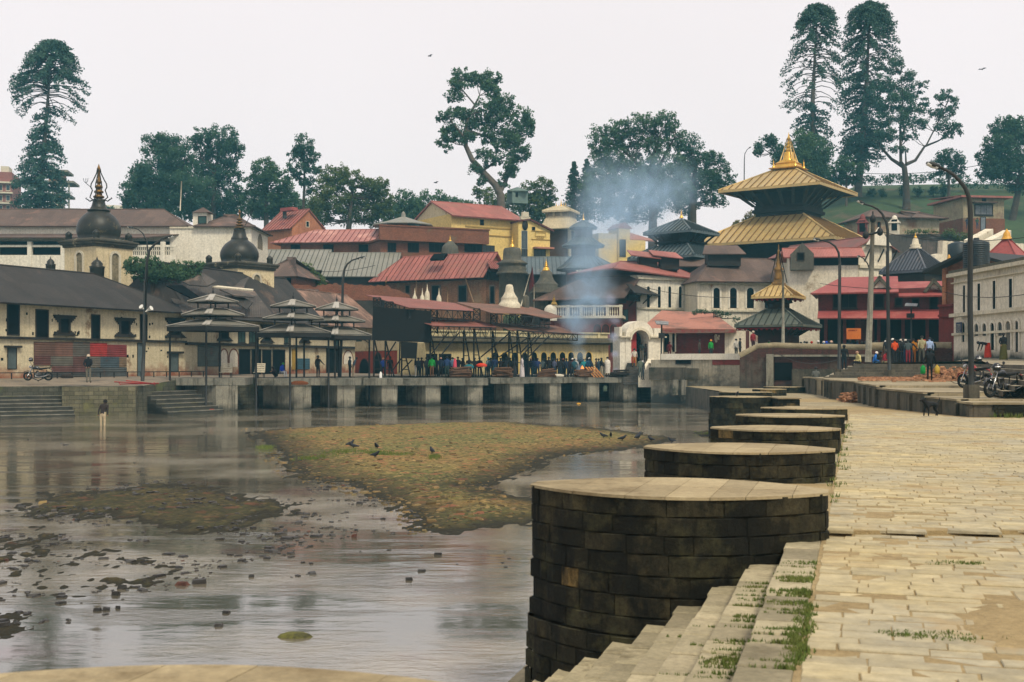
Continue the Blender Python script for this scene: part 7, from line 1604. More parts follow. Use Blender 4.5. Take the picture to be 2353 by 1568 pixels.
for X0,lab in((470,'low dark tree filling the skyline gap behind the left barrack end'),(655,'low tree filling the gap under the slim sparse tree'),(1000,'low hazy tree behind the kiosk and yellow gable'),(240,'small hazy tree between the lone pine and the widest tree')):
 if X0!=240:tree('broadleaf_tree',lab,236,[(X0-60,478,40,22),(X0,470,45,28),(X0+55,480,42,22),(X0,492,80,16)],[[(X0,520,.4),(X0,480,.2)]],L_broad,.2,seed=X0,open_=.1)
def conifer(label,Y,px,top,base,rad,seed):
 rr=random.Random(seed);u=Y/F;B=P(px,base,Y);T=P(px,top,Y);g=th(B.x,Y);r=thing('conifer',label,'tree',(B.x,Y,min(g,B.z)),'dark conifers');mb=MB();mb.tube([(B.x,Y,min(g,B.z)-.5),B,T],[.4,.35,.04],8);part('trunk',mb,M_bark,r)
 mb=MB();n=int((base-top)/3.4)
 for i in range(n):
  t=(i+.5)/n;py=top+(base-top)*t;rr_=rad*t**.8
  for k in range(7):
   a=rr.uniform(0,6.28);L=rr_*rr.uniform(.6,1.15);c=P(px,py,Y)
   for q in(.2,.45,.7,.95):clump(mb,c+Vector((math.cos(a)*L*q*u,math.sin(a)*L*q*u,-L*.28*q*u)),3.6*u,6,4.6*u,rr,.35,rr.uniform(.1,.7))
 part('crown',mb,L_pine,r)
conifer('dark pointed conifer left of the big smoky tree',214,1319,372,500,38,21)
conifer('dark pointed conifer touching the big smoky tree',216,1348,366,500,42,22)
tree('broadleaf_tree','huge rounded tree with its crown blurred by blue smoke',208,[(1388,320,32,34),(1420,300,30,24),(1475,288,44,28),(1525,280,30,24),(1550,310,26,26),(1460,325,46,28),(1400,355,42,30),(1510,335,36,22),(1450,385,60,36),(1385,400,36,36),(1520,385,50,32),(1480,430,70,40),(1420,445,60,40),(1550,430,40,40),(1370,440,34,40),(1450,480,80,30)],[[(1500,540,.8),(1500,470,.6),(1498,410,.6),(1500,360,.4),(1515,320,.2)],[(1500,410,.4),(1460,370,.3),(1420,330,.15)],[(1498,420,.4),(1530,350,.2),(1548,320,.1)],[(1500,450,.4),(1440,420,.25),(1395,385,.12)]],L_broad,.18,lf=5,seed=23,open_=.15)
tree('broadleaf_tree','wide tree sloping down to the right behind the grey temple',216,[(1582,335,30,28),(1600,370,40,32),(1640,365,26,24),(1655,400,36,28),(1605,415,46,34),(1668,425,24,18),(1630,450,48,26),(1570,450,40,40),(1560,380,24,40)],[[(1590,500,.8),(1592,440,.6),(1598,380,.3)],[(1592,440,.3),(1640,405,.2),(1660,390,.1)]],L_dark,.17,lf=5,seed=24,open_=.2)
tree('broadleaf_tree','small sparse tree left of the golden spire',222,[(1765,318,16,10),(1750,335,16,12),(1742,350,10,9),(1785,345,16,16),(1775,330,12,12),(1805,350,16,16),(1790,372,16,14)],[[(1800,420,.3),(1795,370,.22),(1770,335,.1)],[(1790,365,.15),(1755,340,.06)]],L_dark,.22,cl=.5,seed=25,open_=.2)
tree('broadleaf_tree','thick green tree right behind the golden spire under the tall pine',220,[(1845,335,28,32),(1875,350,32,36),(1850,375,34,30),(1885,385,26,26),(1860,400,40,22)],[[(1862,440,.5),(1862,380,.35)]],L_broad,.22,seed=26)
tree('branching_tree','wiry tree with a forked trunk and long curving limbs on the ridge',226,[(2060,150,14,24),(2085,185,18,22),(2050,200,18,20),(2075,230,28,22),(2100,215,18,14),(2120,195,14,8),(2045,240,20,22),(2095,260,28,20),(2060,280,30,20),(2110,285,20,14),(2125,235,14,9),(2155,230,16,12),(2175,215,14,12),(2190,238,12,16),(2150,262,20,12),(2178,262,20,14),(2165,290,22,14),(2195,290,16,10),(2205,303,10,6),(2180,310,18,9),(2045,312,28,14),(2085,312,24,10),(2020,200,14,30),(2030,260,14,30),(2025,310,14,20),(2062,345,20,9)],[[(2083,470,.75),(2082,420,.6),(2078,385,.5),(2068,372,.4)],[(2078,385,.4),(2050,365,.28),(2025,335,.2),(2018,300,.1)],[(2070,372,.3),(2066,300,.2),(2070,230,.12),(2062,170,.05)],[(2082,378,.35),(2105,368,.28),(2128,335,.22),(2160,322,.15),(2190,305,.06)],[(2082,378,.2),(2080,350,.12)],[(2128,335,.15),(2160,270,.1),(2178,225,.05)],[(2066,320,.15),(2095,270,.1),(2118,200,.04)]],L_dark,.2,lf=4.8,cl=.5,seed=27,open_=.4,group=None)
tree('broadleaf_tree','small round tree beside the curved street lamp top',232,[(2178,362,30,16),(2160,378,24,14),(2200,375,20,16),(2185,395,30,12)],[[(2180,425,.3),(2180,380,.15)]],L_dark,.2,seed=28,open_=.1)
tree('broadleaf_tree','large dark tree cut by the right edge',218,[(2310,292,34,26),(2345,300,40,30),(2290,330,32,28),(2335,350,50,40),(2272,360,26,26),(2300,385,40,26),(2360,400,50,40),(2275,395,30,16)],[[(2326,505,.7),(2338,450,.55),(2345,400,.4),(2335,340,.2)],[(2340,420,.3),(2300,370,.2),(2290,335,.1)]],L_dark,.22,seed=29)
tree('broadleaf_tree','leafy shrub at the foot of the thick pine column',230,[(1942,372,20,14),(1925,385,18,12),(1955,392,28,14),(1920,400,24,14),(1985,385,14,8),(1945,412,40,10)],[[(1945,430,.2),(1945,390,.1)]],L_broad,.2,seed=30,cl=.4)
tree('pale_shrub','pale yellowish shrub on the slope left of the golden temple',185,[(1735,500,22,14),(1705,520,24,14),(1762,512,26,18),(1690,535,26,12),(1745,530,40,16)],[[(1735,550,.2),(1735,515,.1)]],leafmat('pale_leaves',(.08,.085,.035),(.20,.18,.07)),.2,seed=31,group=None,cat='shrub')
tree('leafy_bush','dark green bush growing between the two dome shrines',106.5,[(318,612,26,18),(345,600,22,14),(300,610,14,16),(350,625,50,22),(400,622,36,18),(440,615,28,14),(458,612,10,9),(420,635,40,14)],[[(350,660,.2),(350,620,.1)]],L_broad,.22,lf=5,seed=32,group=None,cat='bush')
tree('leafy_bush','light green bush on the ruin in front of the grey roofs',152,[(698,622,24,16),(712,638,28,16),(690,650,24,14),(735,650,20,10),(715,655,36,10)],[[(705,690,.15),(705,650,.1)]],L_olive,.25,lf=5,seed=33,group=None,cat='bush')
tree('leafy_bush','weeds on the ledge between the pink roof and the white wall',112.5,[(1612,716,14,4),(1640,718,24,4),(1600,720,12,4),(1665,722,14,4),(1690,734,10,4)],[[(1640,726,.05),(1640,718,.03)]],L_dark,.3,lf=3.5,seed=34,group=None,cat='plant')
tree('leafy_bush','green verge below the two small hill temples',171,[(2180,537,20,8),(2215,545,30,9),(2250,548,28,7),(2140,533,20,4),(2100,532,20,4)],[[(2200,556,.1),(2200,545,.05)]],L_olive,.25,lf=4,seed=35,group=None,cat='bush')
tree('leafy_bush','small distant bush right of the large dome spire',260,[(240,482,20,7),(262,486,12,5)],[[(245,500,.1),(245,485,.05)]],L_dark,.25,seed=36,group=None,cat='bush')
for i,(x,y,lab)in enumerate(((420,575,'first clipped bush on the lawn, counting from the golden roof'),(570,575,'second clipped bush on the lawn, counting from the golden roof'),(825,540,'clipped bush half hidden by the forked trunk'),(1012,550,'clipped bush just right of the forked trunk'),(1198,545,'clipped bush between the forked trunk and the tall lamp'),(1325,545,'last clipped bush of the lawn row, left of the tall lamp curve'))):
 px,py=zR(x,y);tree('clipped_bush',lab,236,[(px,py,9.5,9),(px,py+4,9,8)],[[(px,py+14,.12),(px,py,.06)]],L_dark,.45,lf=3.2,cl=.4,seed=40+i,group='clipped bushes on the lawn',cat='bush')
mb=MB();rr=random.Random(77)
for k in range(520):
 x=rr.uniform(1890,2470);y=424-(x-1900)*.045+rr.uniform(-14,4)if x<2150 else 410+rr.uniform(-8,22)
 clump(mb,P(x,y,240+rr.uniform(-2,2)),.55,12,.42,rr)
r=thing('hedge','long dark hedge along the crest of the green hill','hedge',(X(2050,240),240,th(X(2050,240),240)));part('foliage',mb,L_dark,r)
M_can=mat('grey_canopy_sheet',(.24,.225,.18),(.15,.145,.12),.8,.6,pat=('rib',.2,.85,0),stain=(.10,.095,.08),stain_sc=.6,bump=.1)
M_strip=mat('pale_ridge_strip',(.45,.43,.38),(.35,.33,.28),1.5,.6)
def canopy(label,Y,cxp,k,rows,rotd,posts,seed):
 """rows: (left px, right px, eave y, top y, top width px) from the lowest roof up, in image columns"""
 rot=-R(rotd);sf=math.cos(R(rotd))+math.sin(R(rotd));cx,cy=X(cxp,Y),Y
 r=thing('canopy',label,'canopy',(cx,cy,zz(870,Y)),'three tiered metal canopies on posts')
 prev=None
 for i,(xl,xr,ye,yt,wt)in enumerate(rows):
  he,ht=(xr-xl)*Y/F/2/sf,wt*Y/F/2/sf;ze,zt=zz(ye,Y),zz(yt,Y)
  mb=MB();frustum(mb,(cx,cy),rot,he,ht,ze,zt,.05,0,.03);part(('lower_roof','middle_roof','top_roof')[i],mb,M_can,r)
  mb=MB()
  for q in range(4):
   t=rot+math.pi/4+q*math.pi/2;A=Vector((cx+math.cos(t)*he*1.414,cy+math.sin(t)*he*1.414,ze+.03));B=Vector((cx+math.cos(t)*ht*1.414,cy+math.sin(t)*ht*1.414,zt+.03))
   s=Vector((-math.sin(t),math.cos(t),0))*.26;up=Vector((0,0,.05));dn=Vector((0,0,-.03));mb.hexa([A-s+dn,A+s+dn,B+s*.7+dn,B-s*.7+dn,A-s+up*.4,A+s+up*.4,B+s*.7+up,B-s*.7+up])
  part('ridge_strip',mb,M_strip,r)
  mb=MB()
  for q in range(4):
   t0,t1=rot+math.pi/4+q*math.pi/2,rot+math.pi/4+(q+1)*math.pi/2;rr_=he*1.40
   a,b=Vector((cx+math.cos(t0)*rr_,cy+math.sin(t0)*rr_,ze-.08)),Vector((cx+math.cos(t1)*rr_,cy+math.sin(t1)*rr_,ze-.08));d=b-a
   mb.cbox((a+b)/2-Vector((0,0,.10 if i==0 else 0)),d.length,.07,.42 if i==0 else .1,math.atan2(d.y,d.x))
   if i==0:mb.cbox((a+b)/2-Vector((0,0,.28)),d.length,.05,.06,math.atan2(d.y,d.x))
  part('eave_beam',mb,M_iron,r)
  if i>0:
   pz=prev
   for q in range(4):
    t=rot+math.pi/4+q*math.pi/2;rp_=min(he,phe)*1.414*.60;mb=MB();x,y=cx+math.cos(t)*rp_,cy+math.sin(t)*rp_;mb.tube([(x,y,pz-.1),(x,y,ze+.05)],.055,6);part('upper_post',mb,M_iron,r)
  prev=zt-(zt-ze)*.35 if i==0 else zt-.1;phe=he
 for q in range(4):
  t=rot+math.pi/4+q*math.pi/2;he=(rows[0][1]-rows[0][0])*Y/F/2/sf*1.414*.93;x,y=cx+math.cos(t)*he,cy+math.sin(t)*he;low=-.4 if y<cy+.5*he else zz(870,Y)
  mb=MB();mb.tube([(x,y,low),(x,y,zz(rows[0][2],Y))],.075,8);part('post',mb,M_iron,r)
  mb=MB();ix,iy=cx+math.cos(t)*he*.55,cy+math.sin(t)*he*.55;mb.tube([(x,y,zz(rows[0][2]+18,Y)),(ix,iy,zz(rows[0][2]-2,Y))],.035,5);part('brace',mb,M_iron,r)
 mb=MB();zt=zz(rows[-1][3],Y);mb.lathe([(.12,-.05),(.12,.05),(.05,.1),(.09,.25),(.03,.35),(.02,.6)],(cx,cy,zt),8);part('finial',mb,M_iron,r)
 return r
q=lambda f,*a:[f(*p)for p in a]
canopy('leftmost tiered canopy, widest, standing over the first platform',87.5,zM(568,0)[0],1,[(zM(80,0)[0],zM(1050,0)[0],zM(0,495)[1],zM(0,425)[1],62),(zM(230,0)[0],zM(890,0)[0],zM(0,372)[1],zM(0,305)[1],50),(zM(300,0)[0],zM(830,0)[0],zM(0,230)[1],zM(0,162)[1],5)],40,0,1)
canopy('middle tiered canopy, its eaves overlapping the right one',91.5,zM(1425,0)[0],1,[(zM(1045,0)[0],zM(1845,0)[0],zM(0,560)[1],zM(0,475)[1],55),(zM(1065,0)[0],zM(1710,0)[0],zM(0,412)[1],zM(0,355)[1],44),(zM(1155,0)[0],zM(1635,0)[0],zM(0,282)[1],zM(0,218)[1],5)],40,0,2)
canopy('rightmost tiered canopy next to the big black screen',95.5,zM(1890,0)[0],1,[(zM(1540,0)[0],zM(2280,0)[0],zM(0,590)[1],zM(0,505)[1],52),(zM(1565,0)[0],zM(2165,0)[0],zM(0,440)[1],zM(0,385)[1],42),(zM(1630,0)[0],zM(2085,0)[0],zM(0,312)[1],zM(0,245)[1],5)],40,0,3)
M_tarp=mat('black_screen_sheet',(.004,.005,.006),(.008,.009,.009),.6,.9,bump=.2)
def bar(mb,a,b,r_=.05):mb.tube([a,b],r_,4,smooth=False)
def lattice(r,x,y0,y1,Y,w_=.55,nm='lattice_post',rad=.045):
 mb=MB();a,b=P(x,y0,Y),P(x,y1,Y)
 for dx in(-w_/2,w_/2):
  for dy in(0,w_):bar(mb,a+Vector((dx,dy,0)),b+Vector((dx,dy,0)),rad)
 n=max(2,int((a.z-b.z)/.6))
 for k in range(n):
  z0=b.z+(a.z-b.z)*k/n;z1=b.z+(a.z-b.z)*(k+1)/n;s=1 if k%2 else-1
  bar(mb,Vector((a.x-s*w_/2,a.y,z0)),Vector((a.x+s*w_/2,a.y,z1)),rad*.7);bar(mb,Vector((a.x+s*w_/2,a.y,z0)),Vector((a.x-s*w_/2,a.y,z1)),rad*.7)
  bar(mb,Vector((a.x-w_/2,a.y,z1)),Vector((a.x+w_/2,a.y,z1)),rad*.7)
 part(nm,mb,M_iron,r)
def truss(r,a,b,Y0,Y1,n=8,h=.9,nm='roof_truss'):
 mb=MB();A,B=P(*a,Y0),P(*b,Y1);dn=Vector((0,0,-h));bar(mb,A,B,.045);bar(mb,A+dn,B+dn,.045)
 for k in range(n):
  p0,p1=A.lerp(B,k/n),A.lerp(B,(k+1)/n);bar(mb,p0 if k%2 else p0+dn,p1+dn if k%2 else p1,.03);bar(mb,p1,p1+dn,.03)
 part(nm,mb,M_iron,r)
def legs(r,x,y0,y1,Y,spread,nm='braced_leg'):
 mb=MB();a,b=P(x,y0,Y),P(x,y1,Y);c=P(x+spread,y1,Y+.6);bar(mb,a,b,.07);bar(mb,a+Vector((.05,0,0)),c,.06)
 for f_ in(.3,.55,.8):bar(mb,a.lerp(b,f_),a.lerp(c,f_),.035)
 part(nm,mb,M_iron,r)
YS=lambda x:98+(x-150)/2137*8
r=thing('steel_shed','open steel shed with two pink sheet roofs and big black screens','shed',(X(zN(500,0)[0],99),99,zz(868,99)),'steel sheds over the cremation platforms')
M_shr=mat('pink_shed_roof',(.30,.11,.085),(.24,.085,.065),.4,.7,stain=(.15,.09,.07),stain_sc=.5,pat=('rib',.2,.85,0),bump=.1)
M_shb=mat('brown_shed_roof',(.25,.125,.085),(.17,.095,.07),.5,.8,stain=(.10,.07,.05),stain_sc=.5,pat=('rib',.2,.85,0),bump=.1)
def sheet(r,pts,m,nm='roof_sheet',thk=.06):mb=MB();mb.slab([P(*zN(x,y),YY)for x,y,YY in pts],thk);return part(nm,mb,m,r)
sheet(r,[(65,83,105),(560,122,106),(1165,185,108),(1400,270,104.5),(1390,282,103),(1000,262,101),(600,240,98.5)],M_shr)
sheet(r,[(512,343,103),(1000,365,104.5),(1430,388,106),(1670,470,103.5),(1660,480,102.5),(1200,468,101),(890,460,98)],M_shr)
mb=MB();mb.slab([P(*zN(x,y),YY)for x,y,YY in((160,228,98.5),(870,285,99.5),(870,672,99.5),(145,640,98.5))],.08);part('black_screen',mb,M_tarp,r)
mb=MB();mb.slab([P(*zN(x,y),YY)for x,y,YY in((500,660,98.7),(705,668,99),(690,870,99),(500,860,98.7))],.08);part('black_screen',mb,M_tarp,r)
for x,y0,y1 in((205,118,235),(360,170,245),(905,262,560),(1310,280,390)):lattice(r,*zN(x,0)[:1],zN(0,y0)[1],zN(0,y1)[1],YS(x)+.6)
for x,yt in((170,640),(310,650),(510,660),(860,560),(1270,520),(1395,500)):legs(r,zN(x,0)[0],zN(0,yt)[1],zN(0,1085)[1],YS(x)+.6,20)
truss(r,zN(160,120),zN(600,245),103.5,99);truss(r,zN(600,250),zN(1390,290),99,103,12,.8);truss(r,zN(890,470),zN(1660,488),98.8,102.6,12,.9)
for a,b in((zN(490,660),zN(480,1040)),(zN(500,1030),zN(640,880)),(zN(860,830),zN(1085,545)),(zN(990,830),zN(1220,540)),(zN(300,880),zN(440,660)),(zN(375,1050),zN(500,870))):
 mb=MB();bar(mb,P(*a,99.6),P(*b,99.8),.055);part('diagonal_brace',mb,M_iron,r)
r=thing('steel_shed','open steel shed with two brown sheet roofs beside the smoking pyre','shed',(X(zN(1800,0)[0],103),103,zz(868,103)),'steel sheds over the cremation platforms')
oN=lambda x,y:((1950+x/3.016-1350)*3.267,(1080+y/3.016-1080)*3.267)
sheet(r,[(1165,172,108),(1700,205,109),(*oN(130,215),110.5),(*oN(480,325),108),(*oN(330,345),106),(*oN(60,292),105),(1610,305,102)],M_shb)
sheet(r,[(1558,425,107),(*oN(0,408),108),(*oN(400,428),110),(*oN(740,528),108.5),(*oN(650,518),107),(*oN(250,512),105.5),(1810,508,103)],M_shb)
for x,y0,y1 in((1430,255,395),(1640,310,440),(1870,325,440),(1970,330,440)):lattice(r,zN(x,0)[0],zN(0,y0)[1],zN(0,y1)[1],YS(x)+1)
for x in(1620,1825,1925,2060):legs(r,zN(x,0)[0],zN(0,530)[1],zN(0,1060)[1]if x<1700 else zN(0,800)[1]+40,YS(x)+1,14)
truss(r,zN(1610,312),zO(330,352),102.2,106,12,.8);truss(r,zN(1810,515),zO(650,525),103.2,107,14,.55)
for a,b in((zN(1480,850),zN(1850,540)),(zN(1700,850),zN(2090,590)),(zN(1970,850),zO(230,540)),(zO(80,800),zO(330,545)),(zO(0,745),zO(180,545)),(zN(1620,640),zN(1700,850))):
 mb=MB();bar(mb,P(*a,104.2),P(*b,104.4),.055);part('diagonal_brace',mb,M_iron,r)
for pts in(((20,290,106.5),(150,300,107),(130,395,106),(60,400,105.5)),((205,325,107),(330,310,107.5),(350,400,106),(240,410,105.5))):
 mb=MB();mb.slab([P(*zO(x,y),YY)for x,y,YY in pts],.05);part('torn_sheet',mb,mat('torn_dark_sheet',(.06,.035,.03),None,2,.9,bump=.6),r)
POSES={}
def pose_mesh(name):
 """skeleton -> skinned body; returns verts, faces, region per face (0 skin, 1 top, 2 bottom, 3 shoes)"""
 if name in POSES:return POSES[name]
 J={'pel':(0,0,.93),'spi':(0,.01,1.12),'che':(0,.01,1.32),'nk':(0,.01,1.47),'nk2':(0,-.005,1.54),'hd':(0,-.015,1.62),'nose':(0,-.02,1.60),'sh':(.19,.01,1.40),'el':(.25,.03,1.14),'wr':(.26,-.03,.90),'ha':(.26,-.05,.83),'hip':(.095,0,.90),'kn':(.10,-.01,.50),'an':(.10,.01,.10),'toe':(.115,-.13,.045)}
 rad={'pel':.135,'spi':.125,'che':.15,'nk':.075,'nk2':.055,'hd':.100,'sh':.072,'el':.048,'wr':.033,'ha':.042,'hip':.095,'kn':.062,'an':.043,'toe':.040}
 Lr={}
 for k in('sh','el','wr','ha','hip','kn','an','toe'):Lr[k+'L']=Vector(J[k]);Lr[k+'R']=Vector((-J[k][0],J[k][1],J[k][2]))
 V={k:Vector(J[k])for k in('pel','spi','che','nk','nk2','hd')};V.update(Lr)
 if name=='walk':
  V['knL']+=Vector((0,-.14,.02));V['anL']+=Vector((0,-.16,.0));V['toeL']+=Vector((0,-.16,.02));V['knR']+=Vector((0,.03,0));V['anR']+=Vector((0,.26,.04));V['toeR']+=Vector((0,.24,.02))
  V['elL']+=Vector((.02,.10,.02));V['wrL']+=Vector((.02,.16,.06));V['haL']+=Vector((.02,.17,.07));V['elR']+=Vector((-.02,-.04,.02));V['wrR']+=Vector((-.02,-.17,.07));V['haR']+=Vector((-.02,-.20,.08))
 if name=='hold':
  for s in 'LR':V['wr'+s]+=Vector((-.10 if s=='L' else .10,-.24,.20));V['ha'+s]+=Vector((-.13 if s=='L' else .13,-.28,.28))
 if name=='arm_out':V['elR']+=Vector((-.10,-.06,.06));V['wrR']+=Vector((-.22,-.10,.14));V['haR']+=Vector((-.27,-.12,.16))
 if name=='back_hands':
  for s,q in(('L',-1),('R',1)):V['el'+s]+=Vector((0,.08,.0));V['wr'+s]+=Vector((q*.17,.18,.08));V['ha'+s]+=Vector((q*.22,.20,.06))
 if name in('lean','bend','stoop'):
  a={'lean':R(22),'bend':R(80),'stoop':R(12)}[name];p=V['pel'].copy();M_=Matrix.Rotation(a,4,'X')
  for k in V:
   if k[:2]in('sp','ch','nk','hd','sh','el','wr','ha'):V[k]=p+(M_@(V[k]-p))
  if name=='bend':
   for s in 'LR':
    V['el'+s]=V['sh'+s]+Vector((0,-.06,-.25));V['wr'+s]=V['el'+s]+Vector((0,-.08,-.22));V['ha'+s]=V['wr'+s]+Vector((0,-.02,-.08))
 if name=='sit':
  d=Vector((0,0,-.50))
  for k in V:
   if k[:2]in('pe','sp','ch','nk','hd','sh','el','wr','ha','hi'):V[k]+=d
  M_=Matrix.Rotation(R(18),4,'X');p=V['pel'].copy()
  for k in V:
   if k[:2]in('sp','ch','nk','hd','sh','el','wr','ha'):V[k]=p+(M_@(V[k]-p))
  for s,q in(('L',1),('R',-1)):
   V['kn'+s]=Vector((q*.15,-.42,.50));V['an'+s]=Vector((q*.13,-.40,.09));V['toe'+s]=Vector((q*.14,-.54,.045));V['wr'+s]=Vector((q*.14,-.36,.56));V['ha'+s]=Vector((q*.10,-.43,.55));V['el'+s]=Vector((q*.24,-.12,.62))
 if name=='squat':
  d=Vector((0,.12,-.72))
  for k in V:
   if k[:2]in('pe','sp','ch','nk','hd','sh','el','wr','ha','hi'):V[k]+=d
  M_=Matrix.Rotation(R(28),4,'X');p=V['pel'].copy()
  for k in V:
   if k[:2]in('sp','ch','nk','hd','sh','el','wr','ha'):V[k]=p+(M_@(V[k]-p))
  for s,q in(('L',1),('R',-1)):V['kn'+s]=Vector((q*.19,-.30,.50));V['wr'+s]=Vector((q*.16,-.34,.52));V['ha'+s]=Vector((q*.12,-.42,.50));V['el'+s]=Vector((q*.25,-.10,.58))
 if name=='carry':
  for s,q in(('L',1),('R',-1)):V['el'+s]+=Vector((q*.04,0,0));V['wr'+s]+=Vector((q*.08,.03,-.03));V['ha'+s]+=Vector((q*.09,.05,-.03))
 keys=list(V);idx={k:i for i,k in enumerate(keys)}
 E_=[('pel','spi',1),('spi','che',1),('che','nk',1),('nk','nk2',0),('nk2','hd',0)]
 for s in 'LR':E_+=[('che','sh'+s,1),('sh'+s,'el'+s,1),('el'+s,'wr'+s,1),('wr'+s,'ha'+s,0),('pel','hip'+s,2),('hip'+s,'kn'+s,2),('kn'+s,'an'+s,2),('an'+s,'toe'+s,3)]
 me=bpy.data.meshes.new('t');me.from_pydata([V[k]for k in keys],[(idx[a],idx[b])for a,b,_ in E_],[]);o=bpy.data.objects.new('t',me);C.objects.link(o)
 sk=o.modifiers.new('s','SKIN');sl=me.skin_vertices[0].data if me.skin_vertices else None
 if sl is None:
  me.skin_vertices.new()if hasattr(me.skin_vertices,'new')else None;sl=me.skin_vertices[0].data
 for k,i in idx.items():
  r_=rad[k[:-1]if k not in rad else k];sl[i].radius=(r_*(1.25 if k in('pel','che','spi')else 1),r_*(.82 if k in('pel','che','spi')else 1));sl[i].use_root=(k=='pel')
 sb_=o.modifiers.new('b','SUBSURF');sb_.levels=1;sb_.render_levels=1
 dg=bpy.context.evaluated_depsgraph_get();ev=o.evaluated_get(dg);m2=ev.to_mesh()
 vs=[v.co.copy()for v in m2.vertices];fs=[tuple(p.vertices)for p in m2.polygons];reg=[]
 segs=[(V[a],V[b],t,rad[a[:-1]if a not in rad else a])for a,b,t in E_]
 for f in fs:
  c=sum((vs[i]for i in f),Vector())/len(f);best=9;bt=1
  for a,b,t,r_ in segs:
   d=b-a;q=max(0,min(1,(c-a).dot(d)/d.length_squared));dd=(c-a-d*q).length/max(r_,.05)
   if dd<best:best=dd;bt=t
  reg.append(bt)
 ev.to_mesh_clear();bpy.data.objects.remove(o);bpy.data.meshes.remove(me)
 POSES[name]=(vs,fs,reg,V);return POSES[name]
CM={}
def cloth(c):
 if c not in CM:CM[c]=mat('cloth_%d'%len(CM),lin(c),tuple(x*.7 for x in lin(c)),6,.85,bump=.2,fine=.05)
 return CM[c]
M_skin=mat('skin',(.22,.115,.065),(.17,.085,.05),4,.6,bump=0,fine=0)
M_hair=mat('black_hair',(.008,.007,.007),None,4,.6,bump=0,fine=0)
def person(label,p,h,top,bot,pose='stand',face=0,hair=None,shoe='1a1614',skirt=False,group='people standing on the cremation platforms',z=None,shawl=False):
 """face: heading in degrees, 0 = towards the viewer, 180 = back to the viewer"""
 vs,fs,reg,V=pose_mesh(pose);s=h/1.72;yaw=R(face)
 r=thing('person',label,'person',(p[0],p[1],p[2]if z is None else z),group,yaw)
 mb=MB();mb.v=[tuple(v*s)for v in vs];mb.f=list(fs);mb.mi=list(reg);mb.smooth=set(range(len(fs)))
 b=mb.build('body',[M_skin,cloth(top),cloth(bot),cloth(shoe)],r)
 hd=V['hd']*s;mb=MB();up=(V['hd']-V['nk2']).normalized();q=9;R0=.108*s
 prof=[(R0*.98,-.015*s),(R0*1.03,.03*s),(R0*.92,.075*s),(R0*.6,.115*s),(R0*.1,.128*s)]
 mb.lathe(prof,(0,0,0),q);Mx=Matrix.Translation(hd+Vector((0,.018*s,0)))@up.to_track_quat('Z','Y').to_matrix().to_4x4();mb.v=[tuple(Mx@Vector(v))for v in mb.v]
 mb.build('hair' if hair is None else 'cap',M_hair if hair is None else cloth(hair),r)
 mb=MB();f0=hd+Vector((0,-.098*s,-.018*s));mb.cbox(f0,.022*s,.03*s,.035*s);mb.build('nose',M_skin,r)
 if skirt:
  mb=MB();pz=V['pel'].z*s;cx_,cy_=V['pel'].x*s,V['pel'].y*s;mb.lathe([(.27*s,-pz+.05),(.25*s,-pz*.6),(.215*s,-pz*.25),(.185*s,.04),(.155*s,.10*s)],(cx_,cy_,pz),14,sx=1,sy=.8);mb.build('skirt',cloth(bot),r)
 if shawl:
  mb=MB();mb.lathe([(.24*s,.35*s),(.26*s,.8*s),(.27*s,1.15*s),(.24*s,1.36*s),(.10*s,1.50*s)],(0,0,0),14,sx=1,sy=.75);mb.build('shawl',cloth(top),r)
 return r
def at(f,x,y,Y,dz=0):a=f(x,y);return P(a[0],a[1],Y)+Vector((0,0,dz))
zpl=lambda Y:zz(869,Y)if Y<100 else zz(867.5,Y)
person('person in a dark jacket and grey trousers, hands clasped, facing the left house',at(zL,912,1065,80),1.86,'0f141c','6e6a5e','back_hands',180,'c9b7a0',group=None)
person('person wading in the river with a bundle on the left shoulder',at(zL,1060,1545,67)-Vector((0,0,.12)),1.80,'2e2420','b3a284','lean',170,'1b1715',shoe='15110f',group=None)
Yc=92.5
person('dark figure with one arm out under the middle canopy',(X(zM(1690,0)[0],Yc),Yc,zpl(Yc)),1.7,'15161a','121318','arm_out',150)
person('person in a bright blue jacket and green cap sitting under the middle canopy',(X(zM(1290,0)[0],91),91,zpl(91)),1.65,'1b3fb8','a9adb5','sit',70,'3f8a4a')
person('person in dark red crouched beside the bright blue jacket',(X(zM(1235,0)[0],91.5),91.5,zpl(91)),1.6,'33151a','15161a','squat',-60)
person('person in a grey jacket leaning over at the right canopy',(X(zM(2065,0)[0],95),95,zpl(95)),1.68,'34424f','8a7a62','lean',100)
person('person in dark grey half hidden behind the leaning grey jacket',(X(zM(2030,0)[0],95.6),95.6,zpl(95)),1.66,'222a33','1a1c20','stand',120)
